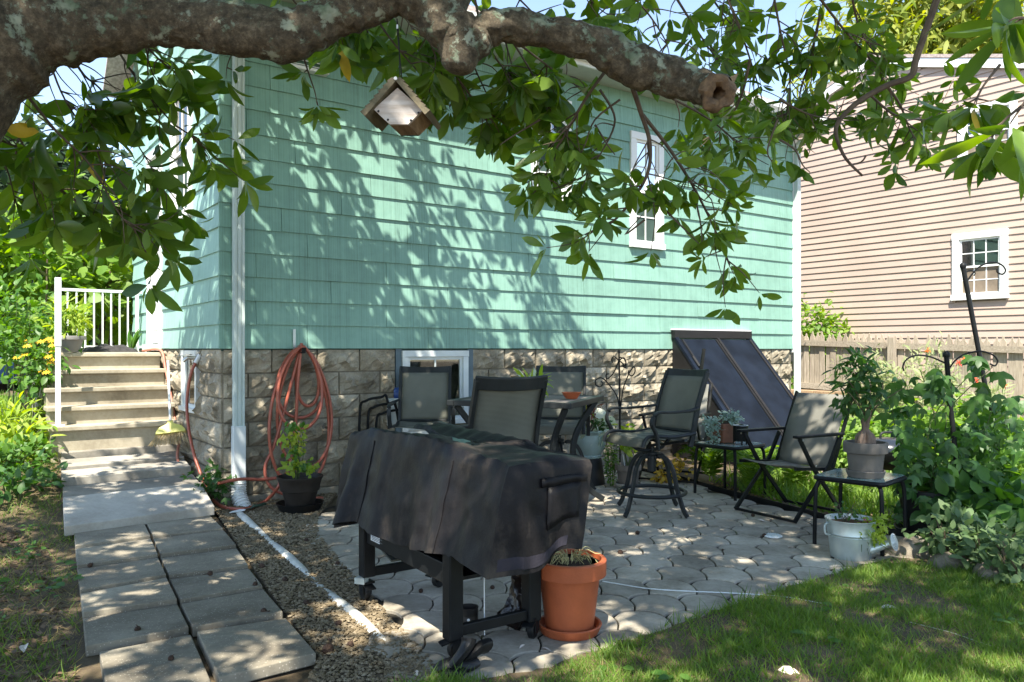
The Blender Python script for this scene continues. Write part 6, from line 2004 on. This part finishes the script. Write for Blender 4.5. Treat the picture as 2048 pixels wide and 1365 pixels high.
def PP(l, Y0, Y1=None):
    n = len(l); Y1 = Y0 if Y1 is None else Y1
    return [P(x, y, Y0 + (Y1 - Y0) * i / max(1, n - 1)) for i, (x, y) in enumerate(l)]
# --- left hanging mass
for path, n in (([(60, -40), (90, 90), (130, 200), (200, 300), (250, 380)], 9), ([(180, -30), (230, 90), (290, 180), (350, 250), (400, 280)], 10), ([(-60, 60), (-10, 190), (40, 280), (90, 350), (140, 400)], 9), ([(100, 20), (160, 140), (210, 190), (300, 330), (320, 370)], 9), ([(-120, 160), (-40, 260), (10, 330), (30, 400)], 8), ([(240, 30), (290, 90), (330, 130), (370, 160)], 6), ([(30, 160), (110, 260), (180, 330), (240, 430), (270, 460)], 8), ([(-80, 220), (0, 280), (70, 300), (150, 300)], 8)):
    spray(PP(path, random.uniform(2.7, 3.0), random.uniform(3.0, 3.5)), int(n * 1.6), .145, .006, 5, .24, (.2, 1))
# small one left of the downspout
spray(PP([(470, 95), (455, 130), (452, 158)], 2.9), 1, .10, .003, 5, .05, (.6, 1))
spray(PP([(600, 90), (615, 140), (630, 185), (634, 210)], 2.95), 2, .105, .004, 5, .06, (.3, 1))
# --- along the top behind the limb
for path, n in (([(660, -40), (700, 20), (730, 60)], 5), ([(740, 20), (790, 90), (850, 160), (865, 185)], 4), ([(830, -30), (860, 60), (900, 150), (930, 200)], 7), ([(950, 0), (970, 80), (1010, 140), (1040, 170)], 8), ([(1000, -40), (1060, 20), (1100, 60)], 6), ([(1010, 60), (1060, 140), (1090, 200), (1120, 260), (1130, 300)], 9), ([(880, 110), (940, 190), (960, 215), (975, 240)], 5), ([(560, -30), (610, 30), (640, 80)], 5), ([(1150, -40), (1190, 10), (1230, 40)], 6), ([(1240, -30), (1290, 20), (1330, 80), (1340, 120)], 8), ([(1040, 90), (1120, 150), (1180, 190)], 6)):
    spray(PP(path, random.uniform(2.9, 3.2), random.uniform(3.2, 3.7)), int(n * 1.35), .12, .005, 6, .18, (.2, 1))
for path, n in (([(650, 20), (680, 70), (690, 110)], 5), ([(700, 0), (730, 50), (740, 90)], 5), ([(840, 40), (870, 110), (890, 170), (900, 220)], 8), ([(930, 90), (960, 160), (985, 210), (1000, 235)], 8), ([(780, 0), (820, 50), (850, 90)], 6), ([(1010, 80), (1030, 150), (1050, 190)], 6)):
    spray(PP(path, random.uniform(2.95, 3.2), random.uniform(3.2, 3.6)), n, .125, .004, 6, .14, (.2, 1))
# --- central hanging branch in front of the windows
C1 = PP([(1250, 130), (1280, 220), (1300, 290), (1290, 360), (1230, 440), (1170, 470)], 3.0, 3.2)
spray(C1, 20, .10, .011, 5, .24, (.35, 1))
C2 = PP([(1285, 230), (1340, 300), (1390, 380), (1430, 460), (1460, 530)], 3.1, 3.3)
spray(C2, 22, .10, .009, 5, .2, (.3, 1))
C3 = PP([(1220, 130), (1170, 200), (1130, 270), (1100, 320), (1090, 370)], 3.1, 3.3)
spray(C3, 18, .10, .008, 5, .2, (.35, 1))
C4 = PP([(1270, 160), (1350, 200), (1420, 240), (1480, 290)], 3.2, 3.4)
spray(C4, 14, .10, .008, 5, .18, (.3, 1))
spray(PP([(1200, 180), (1230, 240), (1200, 310), (1160, 360)], 3.3), 8, .11, .006, 5, .18, (.4, 1))
# --- right mass (smaller, farther leaves)
for path, n in (([(1330, -40), (1380, 40), (1420, 100), (1450, 140)], 9), ([(1440, -40), (1480, 60), (1510, 150), (1530, 220)], 13), ([(1540, -50), (1560, 60), (1580, 160), (1570, 250)], 14), ([(1620, -30), (1680, 50), (1740, 120), (1772, 168)], 13), ([(1640, 30), (1620, 120), (1600, 200), (1640, 250)], 13), ([(1700, -30), (1720, 60), (1760, 120)], 10), ([(1772, 170), (1800, 210), (1820, 260), (1840, 290)], 9), ([(1740, 190), (1790, 230), (1850, 240), (1880, 230)], 8), ([(1560, 200), (1620, 230), (1680, 240)], 8), ([(1500, 120), (1480, 200), (1440, 260), (1400, 270)], 8), ([(1400, -40), (1440, 20), (1470, 60)], 8)):
    spray(PP(path, random.uniform(3.4, 3.8), random.uniform(3.8, 4.3)), int(n * 1.6), .105, .007, 5, .24, (.1, 1))
# bare curved branch
BB = PP([(1884, -30), (1835, 110), (1822, 152), (1772, 172), (1715, 205), (1680, 240), (1672, 268), (1690, 315), (1725, 352)], 3.4)
TW.tube(spline(BB, 6), list(np.interp(np.linspace(0, 1, 49), [0, .5, 1], [.016, .012, .005])), 7)
TW.tube(spline(PP([(1700, 330), (1722, 325), (1732, 312)], 3.4), 3), .004, 5)
# --- close large leaves at far right
for path, n, Y in (([(2110, -40), (2070, 20), (2030, 45)], 1, 1.8), ([(2110, 130), (2060, 190), (2020, 248)], 1, 1.75), ([(2120, -60), (2060, -30), (1990, -30)], 1, 1.85)):
    spray(PP(path, Y), n, .165, .005, 4, .06, (.6, 1))
spray(PP([(2000, 130), (1965, 175), (1945, 215)], 2.5), 3, .12, .005, 5, .1, (.5, 1))
spray(PP([(2060, 200), (2010, 240), (1985, 275)], 2.2), 2, .13, .005, 5, .08, (.5, 1))
# bare twigs hanging in front of the wall
for l in ([(1240, 200), (1190, 240), (1170, 290), (1150, 330)], [(1190, 250), (1215, 290), (1230, 310)], [(1330, 420), (1370, 460), (1400, 490)], [(1290, 440), (1250, 470), (1285, 430)], [(1080, 240), (1030, 270), (1000, 290)], [(1560, 280), (1590, 300), (1605, 330), (1620, 345)], [(1555, 240), (1535, 300), (1545, 325)], [(1385, 380), (1400, 440), (1405, 500)]):
    TW.tube(spline(PP(l, 3.2), 4), list(np.interp(np.linspace(0, 1, 4 * (len(l) - 1) + 1), [0, 1], [.005, .0018])), 5)
kind(TW.build('twigs', m_twig, mag, True), 'stuff')
NVIS = len(LF)

# --- crown above the picture: unseen clumps, thinned to shape the sun patches below
def frame_top(Y): return CAMH + HY / FPX * Y
cl_ = []
def shade_ok(x, y, z):
    if y > .3 and z < frame_top(y) + .35 and abs(x) < .75 * y + .4: return False
    return True
CROWN_N = 740
def seg_d(t, z, a, b):
    ax, az = a; bx, bz = b; dx, dz = bx - ax, bz - az
    f = max(0, min(1, ((t - ax) * dx + (z - az) * dz) / (dx * dx + dz * dz)))
    return math.hypot(t - ax - dx * f, z - az - dz * f)
def want(x, y, z):
    """chance of keeping a clump: gaps are cut so sun reaches chosen patches"""
    den = (-SUN).dot(HN)
    k = (Vector((x, y, z)) - HA).dot(HN) / -den
    h = Vector((x, y, z)) - SUN * k
    t = (h - HA).dot(HU)
    if 0 < h.z < 4.4 and -.3 < t < 8 and k > 0:
        if t > 3.35 + (2.9 - h.z) * .50: return 0
        if h.z > 3.9: return 1
        d = min(seg_d(t, h.z, (.55, 3.2), (1.55, 2.5)), seg_d(t, h.z, (1.45, 2.6), (2.75, 1.4)))
        if d < .27: return .02
        if seg_d(t, h.z, (2.55, 2.6), (3.0, 1.6)) < .12: return .15
        return 1
    k0 = z / SUN.z; gx, gy = x - SUN.x * k0, y - SUN.y * k0
    if gx < -3.7: return .0
    if gx > 2.6 and gy > 6.4: return 0
    if gx > 2.2 and gy > 7.2: return 0
    if gx > .8 and gy < 3.4: return .35
    return .97
tries = 0
while len(cl_) < CROWN_N and tries < 40000:
    tries += 1
    a = random.uniform(0, 6.28); rr2 = math.sqrt(random.random())
    x = -.45 + 3.6 * rr2 * math.cos(a); y = 2.7 + 4.3 * rr2 * math.sin(a)
    zt = 6.8 - 1.6 * rr2 * rr2
    z = random.uniform(max(3.6, zt - 1.9), zt)
    if not shade_ok(x, y, z): continue
    if random.random() > want(x, y, z): continue
    cl_.append((x, y, z))
print('crown', len(cl_), tries)
for (x, y, z) in cl_:
    for k in range(7):
        p = Vector((x + random.gauss(0, .19), y + random.gauss(0, .19), z + random.gauss(0, .12)))
        whorl(p, Vector((random.gauss(0, .5), random.gauss(0, .5), .8)), 7, .16)
print('leaves', len(LF), 'visible-zone', NVIS)
# the 300 leaves largest in view become single objects, the rest one crown
def score(l):
    p = l[0] + l[1] * l[3] * .5
    if p.y < .3: return 0
    u_ = CX + p.x / p.y * FPX; v_ = HY - (p.z - CAMH) / p.y * FPX
    if not (10 < u_ < 2038 and 8 < v_ < 1350): return 0
    return l[3] / p.y
order = sorted(range(len(LF)), key=lambda i: -score(LF[i]))
big = set(order[:300])
lms = []
for V, Fc in LB_MAGS:
    lm = bpy.data.meshes.new('leaf')
    lm.from_pydata([tuple(map(float, v)) for v in V], [], [tuple(map(int, f)) for f in Fc]); lm.materials.append(m_mag)
    lm.polygons.foreach_set('use_smooth', [True] * len(lm.polygons)); lms.append(lm)
m_magy = LEAF('yellowed_magnolia_leaf', (.42, .30, .03), (.55, .40, .05), .3)
lmy = lm.copy(); lmy.materials[0] = m_magy
rl = Vector(mag.location)
for n_, i in enumerate(big):
    p, d, u_, s_ = LF[i]
    d = d.normalized(); x = d.cross(u_).normalized(); z = x.cross(d)
    o = put('leaf', lmy if n_ % 60 == 7 else random.choice(lms), mag)
    mw = Matrix((x, d, z)).transposed().to_4x4(); mw = Matrix.Translation(p - rl) @ mw @ Matrix.Scale(s_, 4)
    o.matrix_basis = mw
rest = [LF[i] for i in range(len(LF)) if i not in big]
VV = []; FF = []; o_ = 0
for k in range(4):
    q = rest[k::4]; v_, f_ = batch(LB_MAGS[k], [l[0][:] for l in q], [l[1][:] for l in q], [l[2][:] for l in q], [l[3] for l in q])
    VV.append(v_); FF.append(f_ + o_); o_ += len(v_)
kind(mesh_np('crown', np.concatenate(VV), np.concatenate(FF), m_mag, mag), 'stuff')

# ================================================================== BIRDHOUSE
bhY = 2.72
bh = thing('birdhouse', 'weathered wooden birdhouse hanging from the magnolia limb', 'birdhouse', P(795, 220, bhY))
def BP(px, py, dpt): 
    q = P(px, py, bhY); return q + Vector((.02 * dpt / .15, dpt, -.0))
front = [(795, 176), (846, 220), (816, 249), (779, 249), (747, 219)]
fr0 = [BP(x, y, 0) for x, y in front]; bk0 = [BP(x, y, .15) for x, y in front]
n = 5
MB().add(fr0 + [p + Vector((.002, .014, 0)) for p in fr0], [tuple(range(n)), tuple(range(n, 2 * n))[::-1]] + [((i + 1) % n, i, n + i, n + (i + 1) % n) for i in range(n)]).build('front_panel', m_birdwhite, bh)
for k, (i, j) in enumerate(((1, 2), (2, 3), (3, 4))):
    a0, a1, b0_, b1 = fr0[i], fr0[j], bk0[i], bk0[j]
    cen = (fr0[0] + fr0[2]) / 2; nn = ((a0 + a1) / 2 - cen); nn = Vector((nn.x, 0, nn.z)).normalized() * .012
    f0 = Vector((.002, .0145, 0))
    MB().hexa([a0 + f0, a1 + f0, b1, b0_, a0 + f0 - nn, a1 + f0 - nn, b1 - nn, b0_ - nn]).build(['side_panel', 'floor', 'side_panel'][k], m_birdwood, bh)
MB().add([p - Vector((0, .012, 0)) for p in bk0] + bk0, [tuple(range(n)), tuple(range(n, 2 * n))[::-1]] + [((i + 1) % n, i, n + i, n + (i + 1) % n) for i in range(n)]).build('back_panel', m_birdwood, bh)
for s, (x0, y0, x1, y1) in ((-1, (796, 165, 734, 236)), (1, (794, 165, 853, 233))):
    a0, a1 = BP(x0, y0, -.022), BP(x1, y1, -.022); b0_, b1 = BP(x0, y0, .175), BP(x1, y1, .175)
    dv = (a1 - a0); nrm = Vector((-dv.z, 0, dv.x)).normalized() * (.015 if s == 1 else -.015)
    if nrm.z < 0: nrm = -nrm
    rf_ = MB().hexa([a0, a1, b1, b0_, a0 + nrm, a1 + nrm, b1 + nrm, b0_ + nrm]).build('roof_board', m_birdroof, bh)
    for k in range(7):
        f = (k + .5) / 7; q0 = a0.lerp(a1, f - .07) + nrm; q1 = a0.lerp(a1, f + .07) + nrm
        MB().hexa([q0, q1, q1 + Vector((.02, .195, 0)), q0 + Vector((.02, .195, 0)), q0 + nrm * .15, q1 + nrm * .55, q1 + nrm * .55 + Vector((.02, .195, 0)), q0 + nrm * .15 + Vector((.02, .195, 0))]).build('shingle', m_birdroof, rf_)
for (x, y) in ((757, 223), (776, 240), (822, 241), (837, 226)):
    MB().lathe([(.001, 0), (.0042, 0), (.003, .003), (.001, .0035)], 8, BP(x, y, -.001), Matrix.Rotation(PI / 2, 3, 'X')).build('screw', m_bulkdark, bh, True)
MB().lathe([(.001, 0), (.006, 0), (.006, .003), (.001, .003)], 10, BP(795, 162, -.023), Matrix.Rotation(PI / 2, 3, 'X')).build('eyelet', m_white, bh, True)
for dx_ in (-5, 4):
    MB().tube([BP(793 + dx_, 162, .02 if dx_ > 0 else .12), BP(790 + dx_ * .3, 60, .04), BP(789, 30, .03)], .0018, 4).build('hanging_wire', m_bulkdark, bh)
MB().lathe([(.001, 0), (.004, 0), (.004, .014), (.001, .014)], 8, BP(789, 50, .035)).build('crimp', m_chrome, bh, True)

# ================================================================== GRASS AND LITTER
def scatter(poly, n, dens=None):
    xs = [p[0] for p in poly]; ys = [p[1] for p in poly]; out = []
    while len(out) < n:
        x = random.uniform(min(xs), max(xs)); y = random.uniform(min(ys), max(ys))
        if inpoly(x, y, poly) and (dens is None or random.random() < dens(x, y)): out.append((x, y))
    return out
def patch(x, y, s=1.0): 
    return .5 + .5 * math.sin(x * 3.1 * s + 1.3 * math.sin(y * 2.3 * s)) * math.sin(y * 2.7 * s + 1.1 * math.sin(x * 1.9 * s))
def blades(name, poly, n, h0, h1, mt, dens=None, lean=.6, wmul=1.0, z0=-.014):
    pts = scatter(poly, n, dens)
    pos = np.array([(x, y, gz(x, y) + z0) for x, y in pts])
    d = np.stack([rng.normal(0, lean, n), rng.normal(0, lean, n), np.ones(n)], axis=1)
    u = rnd(n) + np.array((0, -1.0, .1))
    base = (LB_BLADE[0] * np.array((wmul, 1, 1), dtype=np.float32), LB_BLADE[1])
    return leafmesh(name, base, pos, d, u, rng.uniform(h0, h1, n), mt)
LAWN = [(-.7, 2.75), (-.25, 3.08), (.08, 3.08), (.65, 3.57), (1.28, 4.08), (1.78, 4.42), (2.2, 4.72), (2.9, 4.45), (3.4, 3.9), (2.6, 2.9), (1.9, 2.4), (-.2, 2.5), (-.9, 2.6)]
LSOIL = [(-.75, 2.72), (-.32, 3.0), (.06, 3.12), (.35, 3.36), (.66, 3.60), (.98, 3.86), (1.28, 4.10), (1.55, 4.30), (1.80, 4.47), (2.1, 4.70), (2.35, 4.86), (3.2, 4.6), (4.2, 4.0), (3.2, 2.2), (-.2, 2.2), (-1.2, 2.4)]
LS2 = []
for i_, (x, y) in enumerate(LSOIL):
    x2, y2 = LSOIL[(i_ + 1) % len(LSOIL)]
    for q_ in range(7 if i_ < 10 else 1): LS2.append((x + (x2 - x) * q_ / 7 + (random.uniform(-.02, .02) if i_ < 10 else 0), y + (y2 - y) * q_ / 7 + (random.uniform(-.022, .022) if i_ < 10 else 0)))
LSOIL = LS2
kind(MB().prism(LSOIL, .0185, -.01).build('lawn', m_ground), 'structure')
g1 = blades('lawn_grass', LAWN, 60000, .022, .062, m_grass, lambda x, y: .10 + .9 * sstep(.30, .6, patch(x, y, 2.1) * .6 + patch(x + 3, y, .9) * .4), .75, 1.7, .012)
g7 = blades('tall_lawn_tufts', [(x, y + .05 if i_ in (1, 2, 3, 4, 5, 6) else y) for i_, (x, y) in enumerate(LAWN)], 5000, .05, .10, m_grass, lambda x, y: sstep(.45, .75, patch(x, y, 3.3)), .7, 1.3, .012)
kind(g7, 'stuff'); g7['label'] = 'taller green tufts rising from the lawn'; g7['category'] = 'grass'
kind(g1, 'stuff'); g1['label'] = 'patchy green lawn at the lower right'; g1['category'] = 'grass'
g2 = blades('dry_lawn_grass', LAWN, 30000, .018, .05, m_grassdry, lambda x, y: .35 + .65 * (patch(x, y, 1.3) < .5), 1.3, 1.0, .012)
kind(g2, 'stuff'); g2['label'] = 'dry yellow grass patches in the lawn'; g2['category'] = 'grass'
LEFTG = [gp(150, 1075), gp(155, 1150), gp(165, 1300), (-1.62, 2.9), (-1.2, 2.6), (-2.6, 2.6), (-3.6, 4.0), (-5.2, 6.0), (-5.8, 7.6), (-4.45, 7.3), gp(118, 930, .3), gp(122, 1040, .05)]
g3 = blades('left_weeds_grass', LEFTG, 5500, .03, .10, m_grass, lambda x, y: .1 + .9 * (patch(x, y, 1.6) > .55), .8)
kind(g3, 'stuff'); g3['label'] = 'sparse grass left of the walkway'; g3['category'] = 'grass'
g4 = blades('left_dry_grass', LEFTG, 9000, .02, .07, m_grassdry, None, 1.6)
kind(g4, 'stuff'); g4['label'] = 'dry straw and clippings left of the walkway'; g4['category'] = 'straw'
BEDR = [(1.9, 7.9), (2.3, 6.6), (2.9, 5.4), (3.6, 4.6), (5, 6), (6, 9), (5, 12), (4.1, 11.5), (3.2, 9.2), (2.8, 8.4)]
g5 = blades('garden_ground_cover', BEDR, 14000, .05, .22, m_sun, lambda x, y: .3 + .7 * (patch(x, y, 1.2) > .4), .7, 1.6)
kind(g5, 'stuff'); g5['label'] = 'green ground cover in the right garden bed'; g5['category'] = 'ground cover'
g9 = blades('side_lawn_grass', [(3.0, 2.0), (3.9, 4.1), (3.5, 4.7), (5.2, 6.0), (6.3, 9.0), (10, 9), (10, 1.5)], 26000, .04, .11, m_grass, None, .7, 2.2)
kind(g9, 'stuff'); g9['label'] = 'rough grass right of the garden bed'; g9['category'] = 'grass'
LEFTB = [(-5.0, 6.6), (-4.3, 7.2), (-4.6, 8.2), (-4.2, 10), (-7, 14), (-12, 14), (-8, 8)]
g6 = blades('left_bed_cover', LEFTB, 14000, .08, .32, m_sun, lambda x, y: .35 + .65 * (patch(x, y, 1.0) > .45), .7, 1.8)
kind(g6, 'stuff'); g6['label'] = 'sunlit grass and ground cover behind the left border'; g6['category'] = 'ground cover'
jw = []
for (x, y) in random.sample(cand, 70):
    for k in range(random.randint(3, 9)): jw.append((x + .126 + random.gauss(0, .006), y + random.uniform(-.08, .08)))
n = len(jw)
g8 = leafmesh('joint_weeds', LB_BLADE, [(x, y, .004) for x, y in jw], np.stack([rng.normal(0, .8, n), rng.normal(0, .8, n), np.ones(n)], axis=1), rnd(n) + np.array((0, -1.0, .1)), rng.uniform(.012, .035, n), m_grass)
kind(g8, 'stuff'); g8['label'] = 'tiny weeds and moss in the paver joints'; g8['category'] = 'weeds'
EDGE = [gp(640, 1318), (-.9, 2.9), (-.2, 2.9), (-.35, 3.15), (-.6, 3.0)]
# broadleaf weeds
wd_ = scatter(LEFTG, 55) + scatter(LAWN, 14)
pos = []; dd = []; uu = []; ss = []
for x, y in wd_:
    for k in range(random.randint(6, 12)):
        a = random.uniform(0, 6.28)
        pos.append((x + random.gauss(0, .05), y + random.gauss(0, .05), gz(x, y) + random.uniform(.005, .05))); dd.append((math.cos(a), math.sin(a), .25)); uu.append((random.gauss(0, .3), -.3, 1)); ss.append(random.uniform(.03, .07))
gw = leafmesh('broadleaf_weeds', LB_OVAL, pos, dd, uu, ss, m_mid)
kind(gw, 'stuff'); gw['label'] = 'small broad-leaved weeds in the ground'; gw['category'] = 'weeds'
# mulch litter
pts = scatter([(-5.0, 6.2), (-3.1, 5.3), (-1.65, 3.0), (-2.7, 2.6), (-4, 4.2)], 4200)
n = len(pts)
lt = leafmesh('leaf_litter', LB_OVAL, [(x, y, gz(x, y) - .004 + random.uniform(0, .012)) for x, y in pts], np.stack([rng.normal(0, 1, n), rng.normal(0, 1, n), rng.normal(0, .15, n)], axis=1), rnd(n) * .25 + np.array((0, 0, 1)), rng.uniform(.015, .05, n), LEAF('brown_litter', (.06, .035, .018), (.22, .15, .09), .15, .8))
kind(lt, 'stuff'); lt['label'] = 'brown leaf litter left of the walkway'; lt['category'] = 'leaf litter'
pts = scatter([(1.9, 7.6), (2.2, 6.5), (2.75, 5.35), (3.1, 5.0), (3.6, 5.3), (2.8, 6.8), (2.4, 7.8)], 900); n = len(pts)
lt = leafmesh('bed_litter', LB_OVAL, [(x, y, gz(x, y) - .004 + random.uniform(0, .012)) for x, y in pts], np.stack([rng.normal(0, 1, n), rng.normal(0, 1, n), rng.normal(0, .15, n)], axis=1), rnd(n) * .25 + np.array((0, 0, 1)), rng.uniform(.02, .06, n), LEAF('tan_litter', (.10, .05, .025), (.28, .19, .11), .15, .8))
kind(lt, 'stuff'); lt['label'] = 'brown mulch and litter in the fern bed'; lt['category'] = 'leaf litter'

# magnolia cones
cone = MB()
cone.lathe([(.001, -.012), (.010, -.010), (.014, -.002), (.013, .008), (.007, .016), (.001, .018)], 8)
cone.tube([(0, 0, .014), (.006, 0, .028), (.016, .004, .034)], .0022, 4)
cm = cone.mesh('fallen_cone', M('dark_cone', (.05, .028, .018), .85, .4, 60, .004, 150), True)
spots = [(180, 1131, 'on the first left paver row, near the soil', .04), (421, 1147, 'on the right paver column, third row', .04), (510, 1169, 'at the right edge of the walkway, fourth row', .04), (527, 1222, 'on the right paver column, fifth row', .04), (275, 1259, 'on the left paver column, fifth row', .04), (342, 1317, 'on the nearest left paver', .04), (655, 1300, 'largest one, in the gravel beside the nearest right paver', .02), (525, 1133, 'in the gravel right of the third paver row', .02), (570, 1160, 'in the gravel above the white pipe', .02), (612, 1205, 'in the gravel close to the grill caster', .02), (700, 1290, 'in the gravel left of the pipe end', .02), (676, 1247, 'in the gravel just left of the pipe', .02), (612, 1080, 'on the patio edge below the basil pot', .02), (675, 1127, 'on the patio corner left of the grill', .02), (790, 1143, 'on a paver under the grill shelf', .02), (842, 1182, 'on a paver behind the front grill leg', .02), (985, 1175, 'on a paver right of the hanging cable', .02), (1275, 1066, 'on a paver below the swivel chair', .02), (1240, 1105, 'on a paver right of the orange planter', .02), (1445, 1100, 'tiny one on a paver before the drain cap', .02), (1528, 1071, 'against the white drain cap', .02), (1506, 1031, 'under the right folding chair', .02)]
for k, (px, py, wh, z) in enumerate(spots):
    p = G(px, py, z); o = put('fallen_cone', cm); o.location = p
    o.rotation_euler = (random.uniform(.8, 1.7), 0, random.uniform(0, 6.28)); s_ = random.uniform(.8, 1.25) * (1.5 if 'largest' in wh else .6 if 'tiny' in wh else 1); o.scale = (s_, s_, s_)
    tag(o, 'dark fallen magnolia cone ' + wh, 'cone', 'fallen magnolia cones')
# pale dry leaves
dlm = MB(); V, Fc = leafbase(.45, 4, .5, .25); dlm.add([tuple(map(float, v)) for v in V], [tuple(map(int, f)) for f in Fc]); m_dl = M('bleached_leaf', (.55, .48, .42), .8, .2, 30); m_dl2 = M('brown_dead_leaf', (.30, .10, .04), .8, .2, 30)
dl = dlm.mesh('fallen_leaf', m_dl, True); dl2 = dl.copy(); dl2.materials[0] = m_dl2
for k, (px, py, s_, wh, mt) in enumerate(((835, 1352, .10, 'pinkish dry leaf at the end of the white pipe', dl), (1563, 1258, .07, 'upright white dry leaf on the lawn', dl), (1643, 1284, .09, 'rust-brown curled leaf on the lawn', dl2), (1755, 1152, .08, 'pale dry leaf on the lawn before the watering can', dl), (1815, 1140, .08, 'pale dry leaf right of the watering can', dl), (1515, 1040, .09, 'curled pale leaf on the pavers under the folding chair', dl), (1467, 1021, .05, 'small white leaf on the pavers by the folding chair', dl), (1575, 1094, .06, 'pale leaf on the pavers below the drain cap', dl), (1082, 1296, .05, 'white leaf scrap on the patio edge', dl), (1760, 1218, .09, 'thin white dry leaf in the right lawn', dl), (1555, 1340, .09, 'tan dry leaf at the bottom of the lawn', dl), (1050, 1290, .03, 'white pebble-like scrap before the orange planter', dl), (50, 1290, .08, 'pale grey leaf on the soil left of the walkway', dl))):
    o = put('fallen_leaf', mt); o.location = G(px, py, .02); o.scale = (s_, s_, s_)
    o.rotation_euler = (random.uniform(-.3, .5), random.uniform(-.5, .5), random.uniform(0, 6.28)); tag(o, wh, 'leaf', 'fallen leaves')
# drain cap, white cord
c = G(1546, 1073, .014)
dc = thing('floor_drain', 'round white plastic drain cap set in the pavers', 'drain cap', c)
MB().lathe([(.001, 0), (.062, 0), (.062, .006), (.056, .009), (.001, .009)], 26, c).build('rim', m_white, dc, True)
for k in range(7):
    x = -.042 + k * .014; l = math.sqrt(.05 ** 2 - x * x)
    MB().bar([c + Vector((x, -l, .011)), c + Vector((x, l, .011))], .006, .004).build('rib', m_alu, dc)
b = MB(); q = [G(x, y, .018) for x, y in ((1205, 1163), (1235, 1168), (1300, 1178), (1380, 1183), (1450, 1186), (1520, 1190), (1580, 1196), (1645, 1208))]
tag(b.tube(spline(q, 5), .0032, 6).build('white_cord', m_white, None, True), 'thin white cord lying across the pavers onto the lawn', 'cord')
q = [G(x, y, .02) for x, y in ((1820, 1245), (1900, 1265), (1960, 1285), (2048, 1312), (2120, 1335))]
tag(MB().tube(spline(q, 5), .0025, 5).build('white_cord', M('pale_cord', (.45, .45, .33), .7), None, True), 'pale string lying in the grass at the right', 'cord')
# stray car far left
cr = thing('parked_car', 'blue car glimpsed through the shrubs at the far left', 'car', (-13.2, 17.5, .25))
MB().obox((-13.2, 17.5, .25), (Vector((1, 0, 0)), Vector((0, 1, 0)), ZV), (-2.1, -.85, .28), (2.1, .85, .85)).build('body', M('blue_car_paint', (.06, .12, .25), .25, .05), cr, bevel=.12)
MB().hexa([Vector((-13.2 + x, 17.5 + y, .25 + z)) for x, y, z in ((-1.3, -.8, .86), (1.4, -.8, .86), (1.4, .8, .86), (-1.3, .8, .86), (-.7, -.65, 1.4), (.9, -.65, 1.4), (.9, .65, 1.4), (-.7, .65, 1.4))]).build('cabin', m_dark, cr, bevel=.05)
for x in (-1.3, 1.3):
    for y in (-.8, .8):
        MB().lathe([(.001, -.1), (.3, -.1), (.32, -.06), (.32, .06), (.3, .1), (.001, .1)], 18, Vector((-13.2 + x, 17.5 + y, .57)), Matrix.Rotation(PI / 2, 3, 'X')).build('wheel', m_blackpot, cr, True)
